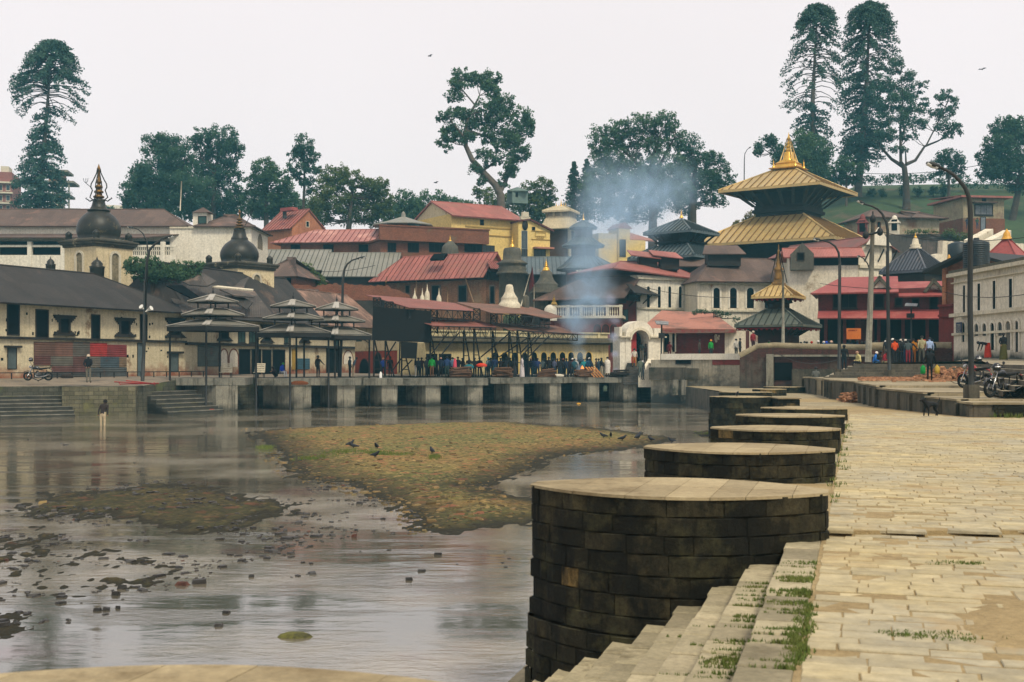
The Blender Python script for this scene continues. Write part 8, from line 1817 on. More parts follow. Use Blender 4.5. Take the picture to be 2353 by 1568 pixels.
cr=[(zN,285,102,1.62,'2b4fa8','1d2c4a','stand',20,'c98a6a','person in medium blue left of the big black screen legs'),(zN,370,101,1.72,'14181f','222a33','stand',160,None,'dark jacketed person in front of the orange red wall'),(zN,680,101,1.70,'15161c','b8b4aa','stand',100,None,'person in black with white trousers below the small black screen'),(zN,715,102,1.64,'3a3f44','20242c','stand',140,None,'person in charcoal right behind the white trousers'),(zN,755,102.5,1.66,'4a2322','1a1c22','stand',180,None,'person in dark maroon next to the charcoal one'),(zN,815,101.5,1.66,'4b5358','2a2c31','hold',60,None,'person in slate grey with raised forearms left of the green shirt'),(zN,880,100.6,1.70,'1f9a3c','6b4a2e','stand',190,None,'person in a bright green shirt and brown trousers'),(zN,935,102.4,1.68,'22262c','1d1f24','stand',170,None,'person in black just right of the green shirt'),(zN,990,102,1.66,'1c2a44','191c22','stand',200,'d8a08c','person in navy with a pale pink cap'),(zN,1065,100.6,1.72,'223a63','2c3f3a','stand',180,None,'person in dusty blue near the deck edge'),(zN,1135,103,1.68,'6f8fae','20242c','stand',150,None,'person in a light blue top left of the pink bag'),(zN,1200,102.5,1.72,'14161c','1a1c22','hold',170,None,'tall dark person holding a pink cloth bundle'),(zN,1255,103,1.62,'301d22','1a1c22','stand',160,None,'short person in dark plum'),(zN,1335,103.5,1.70,'2a2530','1d1f26','stand',180,'d9d4cc','person with a white cap above the turquoise bundle'),(zN,1405,103,1.64,'17191d','17191d','stand',190,None,'black clad person left of the red umbrella like bundle'),(zN,1540,104,1.66,'6d7f86','20303a','lean',80,None,'person in grey leaning over the log stack'),(zN,1570,104.6,1.70,'274a66','1c222c','stand',130,'2e7a8a','person in teal with a teal cap'),(zN,1650,103.6,1.74,'14284a','2b4c58','stand',180,None,'tall person in deep blue behind the second log stack'),(zN,1720,105,1.66,'2a1a17','1c1c1c','stand',170,None,'person in dark brown under the brown shed roof'),(zN,1790,105,1.68,'1b1f26','181b20','stand',200,None,'person in charcoal black left of the first arch'),(zN,1890,104.6,1.66,'22252b','2a2a2c','stand',160,None,'person in iron grey just left of the white robed one'),(zN,1985,103.4,1.78,'cfc7c6','cfc7c6','stand',110,None,'person in a long pinkish white robe'),(zG,300,106.5,1.64,'1b2b33','1b1f26','stand',190,None,'person in dark teal right of the white robed one'),(zG,350,107,1.70,'1d2634','23323c','stand',170,'b98a80','person in ink blue with a reddish cap'),(zG,400,106.6,1.70,'15284a','2a4c5a','stand',180,None,'person in royal navy with a dark head below an arch'),(zG,455,106.2,1.66,'1d3260','1c222c','stand',200,None,'person in cobalt jacket turned to the right'),(zG,530,107.5,1.62,'5b6a6b','3a3c3c','stand',170,None,'person in pale grey green behind the low pyre'),(zG,620,107.2,1.78,'1a1414','1a1a1c','stand',180,None,'tallest black figure left of the white shoes'),(zG,700,106.6,1.62,'5a5f78','26384a','hold',140,None,'person in lilac grey with folded arms'),(zG,790,106.6,1.68,'171b22','1d2b36','stand',190,None,'person in a black coat with a white bag at the hip'),(zG,830,107.5,1.66,'2b1d1c','1c1c20','stand',160,'7a4a3e','person in umber with a ruddy head scarf'),(zG,880,107,1.66,'1c2a40','202a33','stand',180,None,'person in grey blue near the middle of the mourners'),(zG,925,107,1.64,'231a20','2e2a38','stand',175,None,'person in aubergine among the mourners'),(zG,968,107.4,1.68,'4a1d22','1c1f26','stand',190,'e6e2da','person in oxblood with a white cap'),(zG,995,106.4,1.62,'1d4d5a','1d2c33','stand',200,None,'person in sea blue in front of the white cap'),(zG,1018,107.8,1.66,'bfc0bd','2c3038','stand',170,'e2e0dc','person in white just left of the pyre smoke'),(zG,1130,108.2,1.62,'2b8f96','1d3a40','stand',180,None,'person in turquoise seen through the smoke'),(zG,1215,108,1.72,'1d4e6e','1d3a50','stand',180,'e6e2da','person in steel blue with a white cap, behind the burning wood'),(zG,1265,107.4,1.72,'1b2c40','1b2733','lean',250,None,'person in midnight blue leaning towards the fire'),(zG,1318,107.4,1.66,'5a4238','27506a','hold',250,None,'person in taupe with light jeans'),(zG,1355,107.2,1.64,'3d4f5c','2b5a78','stand',240,None,'person in bluish grey with blue jeans'),(zG,1393,106.6,1.70,'15181f','9a917d','hold',110,None,'person in a black jacket with beige trousers'),(zG,1432,107.4,1.60,'2c2422','c4bca6','lean',240,None,'bent person with cream trousers beside the black jacket'),(zG,1482,106.8,1.78,'d6d0c2','4a3226','stand',150,None,'tall person wrapped in a white shawl at the end of the group'),(zN,845,103.6,1.7,'1b1d22','1b1d22','stand',180,None,'black figure behind the green shirt, under the first shed'),(zN,1100,104.2,1.74,'2b2f36','1b1d22','stand',170,None,'tall person in gunmetal behind the dusty blue one'),(zN,1465,104.4,1.7,'1e2229','1b1d22','stand',190,None,'person in soft black behind the coral bundle'),(zN,1600,105.6,1.68,'20263a','1b1d22','stand',170,None,'person in indigo between the teal cap and the tall deep blue one'),(zN,1840,106,1.7,'1c242c','1b1d22','stand',180,None,'person in ash blue under the brown shed'),(zG,560,108.2,1.66,'262b30','1b1d22','stand',180,None,'person in dark ash behind the pale grey green one'),(zG,660,108,1.7,'2a3140','1b1d22','stand',170,None,'person in twilight blue right of the tallest black figure'),(zG,745,107.8,1.66,'33262a','1b1d22','stand',190,None,'person in dusky rose brown left of the black coat'),(zG,1170,108.6,1.68,'20506a','1b2d3f','stand',180,None,'person in lake blue between turquoise and steel blue'),(zG,1690,109.5,1.60,'6a2a22','2a1a18','squat',180,None,'person in rust red sitting behind the smaller pyre'),]
for f,x,Y,h,t,b,po,fa,hr_,lab in cr:
 px=f(x,0)[0];person(lab,(X(px,Y),Y,zpl(Y)),h,t,b,po,fa,hr_,skirt=('robe' in lab),shawl=('shawl' in lab),shoe='1a1614')
person('person in a white shirt and tan trousers coming down the gate steps',at(zG,1878,505,107.4),1.66,'c9c2b2','a5743e','walk',10,group=None)
person('person in dark green standing in the gateway',at(zG,1985,415,109),1.70,'1d2a2a','6f6a5e','hold',0,group=None)
person('person in dark brown at the right side of the gateway',at(zG,2045,430,109.2),1.66,'2c1a1a','231a1a','stand',0,group=None)
person('person in a grey green shirt at the head of the river steps',at(zG,1965,655,105.2),1.66,'5f6a5c','55605a','stand',20,group=None)
person('person in dark blue with a white cap behind the grey green shirt',at(zG,2000,690,105.8),1.68,'1d2b44','4c565e','stand',40,'e8e4dc',group=None)
for f,x,y,Y,h,t,b,po,fa,hr_,lab in((zO,1690,800,109.5,1.5,'5a1016','5a1016','stand',0,'5a1016','person in a red shawl in the white arch beside the dark red wall'),(zO,2030,800,105,1.6,'4a4038','2a2a2a','stand',60,None,'person in brown sitting along the white coping'),(zO,2160,800,105,1.62,'1f9a3c','20302a','stand',30,'e08a2a','person in green with an orange head cloth behind the white coping'),(zQ,458,1120,103,1.6,'d8d4c8','50504a','stand',30,None,'person in white at the right end of the white coping'),(zQ,500,1115,103.5,1.62,'2a2c30','22242a','stand',60,None,'person in dark grey beside the one in white'),(zQ,640,1060,94.6,1.65,'8a1f2a','3a1a1c','stand',30,'c9b7a0','person in crimson where the brick wall ramps up')):
 a=f(x,y);person(lab,P(a[0],a[1],Y),h,t,b,po,fa,hr_,group='people behind the river wall')
pl=[(zQ,810,92.6,1.72,'1f8a3a','1c2a20','stand',0,None,'person in emerald in front of the tiered shrine'),(zQ,940,93,1.6,'2a2c30','1c1c20','squat',0,'a07a5a','dark seated person with a tan cap beside the thin pole'),(zQ,1150,93,1.62,'b4b09a','3a3a36','stand',60,None,'person in ivory right of the thin pole'),(zQ,1190,92.6,1.66,'d0ccc0','2a2a2c','stand',120,None,'person in a white vest over brown right of the ivory one'),(zQ,1215,92.8,1.64,'3a2a24','2a2220','stand',200,None,'person in chocolate brown near the red pillar'),(zQ,1265,93.2,1.66,'9a2418','5a1814','stand',180,'b0281c','person in scarlet robes near the tiered shrine'),(zQ,1335,92.6,1.72,'3c443e','2a2e2c','stand',150,'d9d4cc','person in olive grey with a white cap at the wall'),(zQ,1395,92.4,1.66,'4a9ad0','1f4a7a','stand',180,'d9d4cc','person in a sky blue and white jacket at the wall'),(zQ,1425,93,1.66,'2a5ad0','1c2c44','stand',180,'2a5ad0','person in vivid blue with a blue cap'),(zQ,1475,92.6,1.70,'5a5e58','2c2c2e','stand',0,'d9b7a0','person in a grey blazer facing the river'),(zP,365,92.2,1.5,'9a2a5a','5a1a3a','stand',0,None,'person in magenta left of the orange board'),(zP,515,92,1.78,'101c2a','14181f','stand',0,None,'tall dark person in front of the orange board'),(zP,685,91.8,1.70,'1d3450','14181f','stand',20,None,'person in blue grey at the right corner of the orange board'),(zP,1060,92.4,1.66,'1c2c3a','181c22','stand',180,None,'person in petrol blue right of the grey pole'),(zP,1190,91.2,1.55,'8a1f2a','6a4a2a','lean',80,'e6d2c4','person in red with a white cap leaning on the wall'),(zP,1235,91.8,1.62,'6a1a2a','2a1a1c','stand',180,None,'person in wine red behind the leaning one'),(zP,1300,90.6,1.68,'12161e','14181f','stand',170,'d9d4cc','person in black with a pale cap left of the second lamp'),]
for f,x,Y,h,t,b,po,fa,hr_,lab in pl:
 px=f(x,0)[0];p=(X(px,Y),Y,plaza(X(px,Y),Y)+.02);person(lab,p,h,t,b,po,fa,hr_,group='people gathered on the upper plaza')
pl2=[(735,77.0,1.62,'d8cc8c','1c1a20','sit',-75,'b08a74','person in pale yellow hunched on the top plaza step'),(1030,78.0,1.60,'2470c8','2a4a6a','sit',80,'efe6da','person in a vivid blue jacket and white cap seated on the steps'),(1240,77.6,1.66,'8f1626','8f8468','sit',60,None,'person in a crimson sweater seated beside the second lamp'),(1330,84,1.74,'1a1c24','5a564a','stand',180,None,'dark coated person right behind the second lamp'),(1455,84.5,1.72,'17202c','1a2432','stand',170,'e6e2da','person in blue black with a white cap right of the second lamp'),(1500,84,1.66,'d8501c','1c1c22','hold',190,None,'person with a bright orange scarf'),(1545,85,1.62,'2c2422','24262c','stand',140,None,'person in peat brown beside the orange scarf'),(1640,86,1.70,'2a3034','1c2228','stand',180,'d9c9b7','person in dark olive with a beige cap by the brick stub'),(1690,85.5,1.74,'2b2d2e','1c2436','stand',160,None,'person in graphite left of the camera bag'),(1740,84.5,1.66,'1c1e26','203a5a','stand',200,'e0d8cc','person in raven black with a small white collar'),(1795,84,1.64,'4a5658','8a1a2a','hold',170,None,'person with red trousers and a grey top'),(1845,85,1.66,'12141c','1d3044','arm_out',160,None,'person in a black tee with bare arms'),(1915,88,1.76,'e8930e','b86a10','stand',180,None,'person in a yellow orange robe behind the wall'),(2030,89,1.70,'a03a14','5a2a1c','stand',180,'e07018','person in burnt orange behind the beige jacket'),(2160,88.5,1.72,'c0401c','4a241c','stand',180,'e8501c','person with a bright orange cap'),(2100,80,1.80,'a39c78','57564c','walk',180,None,'tall person in a beige jacket walking away over the plaza'),(2270,83,1.76,'a9c0e8','26313a','stand',180,None,'person in a light blue shirt seen from behind'),]
pl2+=[(40,93,1.7,'2a4c8a','1c1c22','stand',190,None,'person in denim blue at the left start of the wall crowd'),(130,93.4,1.66,'4a4a44','2a2a2a','stand',10,None,'person in khaki grey facing the river left of the orange board'),(780,92.4,1.64,'14181c','14181c','stand',170,None,'black clad person just right of the orange board'),(850,92.6,1.62,'3a1a1c','1c1c20','stand',150,None,'person in dark cherry left of the pale utility pole'),(1105,92,1.7,'1a2a3c','14181f','stand',180,None,'person in storm blue between pole and leaning person'),(1380,88,1.66,'22242c','1c1c20','stand',180,'c9a58a','person with a sandy cap hidden behind the second lamp'),(1590,87,1.68,'303a44','22262e','stand',190,None,'person in blue slate behind the peat brown one'),(1670,88.4,1.6,'1a1a1c','1a1a1c','stand',170,'efe9e0','short person with a bright white cap near the brick stub'),(1770,87.4,1.72,'25303a','1c2026','stand',180,None,'person in dull navy behind the red trousers'),(1970,88.6,1.66,'1c1c1f','1c1c1f','stand',180,None,'person in soot black between yellow robe and beige jacket'),(2330,86,1.7,'1c2c28','1a1e1f','stand',180,None,'person in bottle green right of the light blue shirt'),(1430,86.4,1.7,'40302a','22201f','hold',180,None,'person in coffee brown behind the orange scarf'),(1135,78.4,1.55,'2c2422','3a3630','squat',40,None,'person in dark brown crouched between blue jacket and crimson sweater')]
for x,Y,h,t,b,po,fa,hr_,lab in pl2:
 px=zP(x,0)[0];p=(X(px,Y),Y,plaza(X(px,Y),Y)+.02-(.35 if po=='sit' and Y<79 else 0));person(lab,p,h,t,b,po,fa,hr_,group='people gathered on the upper plaza')
person('person in a black coat facing the wall below the third lamp',at(zP,385,960,77),1.66,'0f1a20','14242e','stand',170,group=None)
c=at(zS,932,1160,62);c.z=platz(62)
r=person('person in black walking with a green and a yellow jerrycan',c,1.66,'0c0e12','0a0b0e','carry',180,group=None)
for dx,col,nm in((-.36,'128a3a','green jerrycan carried in the left hand of the black clad person'),(.36,'b89a3a','yellow jerrycan carried in the right hand of the black clad person')):
 mb=MB();mb.lathe([(.10,0),(.135,.03),(.135,.30),(.09,.38),(.035,.41),(.035,.45)],(c.x+dx,c.y-.05,c.z+.37),12,sx=1,sy=.7);j=thing('jerrycan',nm,'jerrycan',(c.x+dx,c.y-.05,c.z+.37));part('can_body',mb,cloth(col),j)
 mb=MB();mb.tube([(c.x+dx-.05,c.y-.05,c.z+.77),(c.x+dx,c.y-.05,c.z+.83),(c.x+dx+.05,c.y-.05,c.z+.77)],.014,5);part('handle',mb,cloth(col),j)
c=at(zY,1265,800,71);c.z=plaza(c.x,c.y);person('person in a black top and long green skirt walking across the plaza',c,1.60,'12141c','4a4a20','walk',10,skirt=True,group=None)
c=at(zY,1035,720,76);c.z=plaza(c.x,c.y)+.05;person('person in black bending forward in an orange red skirt',c,1.62,'14141a','c8341c','bend',-80,skirt=True,group=None)
c=at(zQ,1310,1525,76);c.z=walk(76)+.06
person('person in a grey shirt and dark shorts on the far walkway, holding a white cloth',c,1.66,'5d5f5a','1a1d26','hold',175,shoe='3a2018',group=None)
for dx,nm,col,lab in((.95,'bucket','2a6fae','blue plastic container near the person in shorts'),(1.6,'bucket','c9cfd8','white plastic container near the person in shorts')):
 mb=MB();hh=.42 if dx<1 else .5;mb.lathe([(.19,0),(.23,.03),(.23,hh*.8),(.12,hh*.9),(.10,hh)],(c.x+dx,c.y-.3,c.z),12);j=thing('plastic_container',lab,'container',(c.x+dx,c.y-.3,c.z));part('container_body',mb,cloth(col),j)
for x,y0,y1,Y in((2305-0,0,0,0),):pass
for px,Y,t,b,lab in((zR(1625,0)[0],180.5,'1d2a44','22304a','tiny person in dark blue by the brick base of the hill house'),(zR(1750,0)[0],180.2,'3a5a4a','3a4f6a','tiny person in jeans and a green top before the hill house door')):
 person(lab,(X(px,Y),Y,zz(zR(0,1035)[1],Y)),1.7,t,b,'hold',0,group='people at the hill house')
def lamp(label,pts,Y,rad=.085,head=None,block=None,extra=(),name='street_lamp',grp='curved street lamps'):
 """pts: image points from the foot up to the lamp head"""
 W3=[P(x,y,Y)for x,y in pts];r=thing(name,label,'street lamp',W3[0],grp);n=len(W3)
 mb=MB();up=max(i for i in range(n)if abs(pts[i][0]-pts[0][0])<9 or i==0)
 mb.tube(W3,[rad*(1-.55*min(1,i/max(1,n-1)))for i in range(n)],10);part('pole',mb,M_pole,r)
 mb=MB();h=.22
 if head:
  a,b=P(*head[0],Y),P(*head[1],Y);d=b-a;mb.tube([a,a.lerp(b,.15),a.lerp(b,.6),b],[.05,.13,.15,.06],8,sq=(1.2,.7));part('lamp_housing',mb,M_pole,r)
  mb=MB();mb.tube([a.lerp(b,.25)+Vector((0,-.03,-.05)),b+Vector((0,-.03,-.04))],[.10,.09],8,sq=(1.1,.6));part('lamp_glass',mb,M_lampw,r)
 if block:mb=MB();mb.cbox(W3[0]+Vector((0,0,block/2-.1)),block*.85,block*.85,block+.2,.2);part('concrete_foot',mb,M_wallc,r)
 for e in extra:mb=MB();e(mb,r)
 return r
Z=lambda f,*a:[f(*p)for p in a]
lamp('tallest street lamp, nearest, on a concrete block beside the motorcycle',[(2232,915)]+[(2232,860),(2229,700)]+Z(zR,(1665,850),(1655,700),(1640,620),(1600,520),(1530,430),(1450,350),(1370,300),(1290,262)),41.3,.105,Z(zR,(1290,268),(1115,203)),.45)
lamp('second street lamp standing among the crowd left of the tallest',Z(zS,(572,1140),(560,800),(553,300),(550,0))+Z(zR,(632,1300),(630,1050),(610,940),(560,840),(500,780),(430,745),(345,722)),73,.12,Z(zR,(345,722),(248,675)),.55)
lamp('third street lamp, reaching up in front of the pink roofs',Z(zS,(112,1130),(115,600),(118,100))+Z(zU,(297,700),(295,600),(282,500),(245,430),(180,385),(90,360)),76,.11,Z(zU,(80,360),(0,345)),.55)
lamp('short arm street lamp hanging over the red dormer building',Z(zU,(640,1000),(637,760),(630,690),(605,620),(560,565),(520,545)),88,.07,Z(zU,(520,548),(492,538)))
lamp('left bank street lamp with a dark curved arm and two small spotlights',Z(zL,(1470,1045),(1485,700),(1500,0))+Z(zA,(1343,1250),(1350,1050),(1375,950),(1430,890),(1490,850),(1540,832)),81,.13,Z(zA,(1535,835),(1592,820)))
for(x,y),(x2,y2),lab in((zL(1480,300),zL(1455,275),'left'),(zL(1500,330),zL(1562,290),'right')):
 a,b=P(x,y,80.9),P(x2,y2,80.7);r=thing('spotlight','small white spotlight on the '+lab+' side of the left bank lamp post','spotlight',a);mb=MB();mb.tube([a,a.lerp(b,.5),b],[.03,.08,.17],8);part('housing',mb,M_lampw,r)
lamp('pale street lamp behind the bush with its head turned left',Z(zA,(1358,1120),(1360,1000),(1350,880),(1315,800),(1270,762),(1215,745)),118,.09,Z(zA,(1225,748),(1172,738)))
lamp('middle street lamp rising over the brown roof behind the right canopy',Z(zM,(1925,1050),(1945,500),(1955,0))+Z(zB,(948,1220),(960,1130),(985,1080),(1030,1045),(1080,1030)),98,.12,Z(zB,(1075,1032),(1160,1012)))
lamp('thin distant lamp post standing left of the golden roof',Z(zT,(590,600),(592,300),(594,180),(600,110),(630,50),(675,12)),196,.09,Z(zT,(660,25),(690,5)))
r=thing('utility_pole','pale concrete utility pole with an insulator crossbar by the crowd','utility pole',at(zS,375,985,86));mb=MB();mb.tube([at(zS,375,985,86),at(zS,400,300,86),at(zU,665,150,86)],[.24,.19,.14],10);part('pole',mb,M_conc,r)
mb=MB();mb.tube([at(zU,585,305,85.8),at(zU,745,268,85.8)],.09,6);part('crossbar',mb,M_iron,r)
for x,y in((585,300),(745,265),(665,120)):mb=MB();q=at(zU,x,y,85.7);mb.lathe([(.05,-.3),(.19,-.2),(.23,0),(.16,.18),(.07,.25),(.05,.5)],q,10);part('insulator',mb,M_iron,r)
r=thing('flagpole','thin two tone pole standing on the left barrack roof','pole',at(zA,1660,580,152));mb=MB();mb.tube([at(zA,1655,590,152),at(zA,1668,320,152)],.07,5);part('pole',mb,M_pillar,r)
r=thing('utility_pole','thin grey pole rising in front of the tiered shrine','pole',at(zQ,960,960,92.4));mb=MB();mb.tube([at(zQ,960,965,92.4),at(zQ,960,190,92.4)],[.13,.07],8);part('pole',mb,M_conc,r)
for lab,x,y,y2,Y,w_ in(('solar panel on a thin pole right of the white gateway',1600,890,400,104,150),):
 r=thing('solar_light',lab,'solar light',at(zO,x,y,Y));mb=MB();mb.tube([at(zO,x-5,y,Y),at(zO,x+3,y2,Y)],.07,6);part('pole',mb,M_pole,r);mb=MB();mb.slab([at(zO,1525,372,Y),at(zO,1680,380,Y),at(zO,1680,415,Y-.5),at(zO,1545,408,Y-.5)],.06);part('panel',mb,mat('solar_panel',(.30,.30,.28),(.10,.11,.13),9,.4),r)
 mb=MB();mb.cbox(at(zO,1602,540,Y),.5,.4,.45);part('battery_box',mb,M_iron,r)
r=thing('solar_light','solar panel on a thin pole before the red dormer building','solar light',at(zS,765,800,95));mb=MB();mb.tube([at(zS,765,820,95),at(zS,765,475,95)],.06,6);part('pole',mb,M_pole,r);mb=MB();mb.slab([at(zS,715,450,95),at(zS,825,455,95),at(zS,815,480,94.5),at(zS,705,475,94.5)],.05);part('panel',mb,mat('solar_panel',(.30,.30,.28)),r)
mb=MB();mb.cbox(at(zS,758,565,95),.5,.4,.35);part('battery_box',mb,M_iron,r)
for lab,A,B,Y0,Y1,sag in(('long black cable crossing the white arched buildings',zC(1500,1290),zC(2352,1385),110,104,.3),('cable from the insulators to the right edge',zU(745,265),(2400,540),85.7,70,.5),('cable sagging across the slit windows',zS(1060,350),(2400,668),88,70,.4),('cable over the red dormer roof',zS(-60,275),zS(1060,300),100,92,.3),('thin cable above the grey seamed roofs',zK(1330,270),zK(2180,180),118,112,.2),('cable along the foot of the brick wall',zQ(880,1060),zQ(1540,1140),89,78,.5),('thin cable on the ridge between the trees',zR(180,325),zR(1770,235),230,228,.8)):
 a,b=P(*A,Y0),P(*B,Y1);mb=MB();mb.tube([a.lerp(b,k/10)-Vector((0,0,sag*4*(k/10)*(1-k/10)))for k in range(11)],.022 if Y0<150 else .05,4);o=mb.build('power_cable',M_iron);tag(o,lab,'cable','overhead cables')
M_rub=mat('tyre_rubber',(.012,.012,.012),None,6,.85);M_chr=mat('chrome',(.45,.45,.44),(.3,.3,.3),5,.25,metallic=.9,bump=0,fine=0);M_blk=mat('black_gloss',(.008,.009,.012),None,5,.3,bump=0,fine=0,spec=.6);M_red=mat('red_gloss',(.30,.02,.02),None,5,.35,bump=0,fine=0)
def torus(mb,c,R1,r1,n=22,m=8):
 for i in range(n):pass
 pts=[(c[0]+R1*math.cos(2*math.pi*i/n),c[1],c[2]+R1*math.sin(2*math.pi*i/n))for i in range(n)];vs=[];fs=[]
 for i in range(n):
  t=2*math.pi*i/n
  for j in range(m):p=2*math.pi*j/m;q=R1+r1*math.cos(p);vs.append((c[0]+q*math.cos(t),c[1]+r1*math.sin(p),c[2]+q*math.sin(t)))
 for i in range(n):
  for j in range(m):fs.append((i*m+j,i*m+(j+1)%m,((i+1)%n)*m+(j+1)%m,((i+1)%n)*m+j))
 mb.add(vs,fs,smooth=True)
def moto(label,loc,yaw,body=M_blk):
 r=thing('motorcycle',label,'motorcycle',loc,'parked motorcycles',yaw);B=lambda nm,mb,m,par=None:mb.build(nm,m,par or r)
 for x in(-.66,.64):
  mb=MB();torus(mb,(x,0,.30),.255,.048);w_=B('wheel',mb,M_rub);mb=MB();torus(mb,(x,0,.30),.20,.016,22,6)
  for k in range(9):t=k*2*math.pi/9;mb.tube([(x,0,.30),(x+.2*math.cos(t),0,.30+.2*math.sin(t))],.006,4)
  mb.lathe([(.05,-.05),(.06,0),(.05,.05)],(0,0,0),8);k0=len(mb.v)-24
  for i in range(k0,len(mb.v)):a,b,c=mb.v[i];mb.v[i]=(x+a,c,.30+b)
  B('rim',mb,M_pole,w_)
 mb=MB();[mb.tube([(-.66,s,.30),(-.42,s,.78),(-.36,s,.98)],[.024,.024,.02],8)for s in(-.085,.085)];mb.tube([(-.40,-.09,.84),(-.40,.09,.84)],.03,6);B('front_fork',mb,M_chr)
 mb=MB();mb.tube([(-.34,-.36,1.02),(-.38,-.2,1.05),(-.37,0,.99),(-.38,.2,1.05),(-.34,.36,1.02)],.017,6);[mb.tube([(-.36,s*.26,1.04),(-.40,s*.34,1.20)],.008,4)for s in(-1,1)];B('handlebar',mb,M_blk)
 for s in(-1,1):mb=MB();mb.tube([(-.40,s*.34,1.19),(-.385,s*.34,1.19)],.055,8);B('mirror',mb,M_blk)
 mb=MB();mb.tube([(-.56,0,.90),(-.50,0,.91),(-.42,0,.90)],[.09,.10,.05],10);B('headlight',mb,M_chr)
 mb=MB();mb.tube([(-.36,0,.80),(-.24,0,.85),(-.05,0,.84),(.12,0,.76)],[.05,.13,.14,.06],10,sq=(1.05,.85));B('fuel_tank',mb,body)
 mb=MB();mb.tube([(.06,0,.80),(.2,0,.79),(.5,0,.82),(.80,0,.86)],[.09,.12,.12,.05],10,sq=(1.1,.5));B('seat',mb,M_rub)
 mb=MB();mb.tube([(-.36,0,.82),(-.22,0,.42),(.02,0,.28),(.26,0,.32),(.32,0,.70),(-.30,0,.76)],.025,6);mb.tube([(.26,-.08,.32),(.64,-.08,.30)],.028,6);mb.tube([(.55,-.10,.72),(.64,-.10,.32)],.026,6);B('frame',mb,M_blk)
 mb=MB();mb.tube([(-.18,0,.40),(-.02,0,.38),(.20,0,.38)],[.10,.14,.11],10,sq=(.9,1));mb.tube([(-.02,0,.44),(-.08,0,.66)],[.09,.08],10);B('engine',mb,mat('engine_grey',(.12,.12,.12),(.05,.05,.05),20,.4,metallic=.6))
 mb=MB();mb.tube([(-.10,-.10,.52),(-.16,-.14,.30),(.1,-.15,.24),(.45,-.17,.30),(.82,-.18,.42)],[.02,.022,.024,.045,.05],8);B('exhaust',mb,M_chr)
 mb=MB();mb.tube([(.68,0,.80),(.86,0,.74),(.95,0,.56)],[.05,.06,.04],6,sq=(1.4,.5));B('rear_mudguard',mb,body);mb=MB();mb.tube([(.86,0,.76),(.90,0,.75)],.05,8);B('tail_light',mb,M_red)
 mb=MB();mb.tube([(-.98,0,.45),(-.88,0,.60),(-.66,0,.66),(-.45,0,.60)],[.03,.06,.07,.04],6,sq=(.9,.35));B('front_mudguard',mb,body)
 return r
def helmet(label,loc,col=M_blk):
 r=thing('helmet',label,'helmet',loc,'helmets hung on the motorcycles');mb=MB();mb.lathe([(.10,-.13),(.13,-.10),(.145,0),(.12,.09),(.07,.13),(.01,.145)],(0,0,0),14);mb.build('shell',col,r);mb=MB();mb.tube([(-.10,-.10,.0),(0,-.15,.0),(.10,-.10,.0)],.035,6,sq=(.5,1));mb.build('visor',M_chr,r)
q=at(zL,395,1040,80.5);moto('black motorcycle parked by the corrugated panels on the left bank',(q.x,80.5,q.z),.12);helmet('dark helmet on the mirror of the left bank motorcycle',at(zL,318,822,80.2))
q=P(2308,915,41.6);z_=platz(41.6)+.005;moto('black motorcycle at the right edge beside the tall lamp',(q.x+.12,42.0,z_),.5);helmet('black helmet on the handlebar of the right edge motorcycle',Vector((X(zY(1165,0)[0],41.4),41.4,zz(zY(0,890)[1],41.4))))
moto('second black motorcycle mostly cut off by the right edge',(X(2430,42.4),42.4,z_),.5)
q=P(zY(925,0)[0],0,50);moto('motorcycle seen from behind just right of the lamp pole',(q.x,50.6,platz(50.6)+.005),-1.15,M_red);helmet('black helmet resting on the motorcycle behind the lamp pole',Vector((X(zY(872,0)[0],50),49.8,zz(zY(0,765)[1],50))))
def skinned(V,Ed,rad,nm,m,parent=None,lv=1):
 ks=list(V);ix={k:i for i,k in enumerate(ks)};me=bpy.data.meshes.new('t');me.from_pydata([V[k]for k in ks],[(ix[a],ix[b])for a,b in Ed],[]);o=bpy.data.objects.new('t',me);C.objects.link(o);o.modifiers.new('s','SKIN');sl=me.skin_vertices[0].data
 for k,i in ix.items():sl[i].radius=(rad[k],)*2;sl[i].use_root=i==0
 sm=o.modifiers.new('b','SUBSURF');sm.levels=lv;sm.render_levels=lv;ev=o.evaluated_get(bpy.context.evaluated_depsgraph_get());m2=bpy.data.meshes.new_from_object(ev);m2.materials.clear();m2.materials.append(m)
 for p in m2.polygons:p.use_smooth=True
 bpy.data.objects.remove(o);b=bpy.data.objects.new(nm,m2);C.objects.link(b);b.parent=parent;return b
DV={'ch':(-.16,0,.40),'be':(0,0,.41),'ru':(.20,0,.42),'ta1':(.28,0,.44),'ta2':(.36,0,.52),'ta3':(.38,0,.62),'nk':(-.26,0,.48),'hd':(-.33,0,.56),'mz':(-.43,0,.53),'no':(-.47,0,.52)}
DR={'ch':.10,'be':.08,'ru':.085,'ta1':.025,'ta2':.018,'ta3':.012,'nk':.06,'hd':.055,'mz':.032,'no':.022};DE=[('be','ch'),('be','ru'),('ru','ta1'),('ta1','ta2'),('ta2','ta3'),('ch','nk'),('nk','hd'),('hd','mz'),('mz','no')]
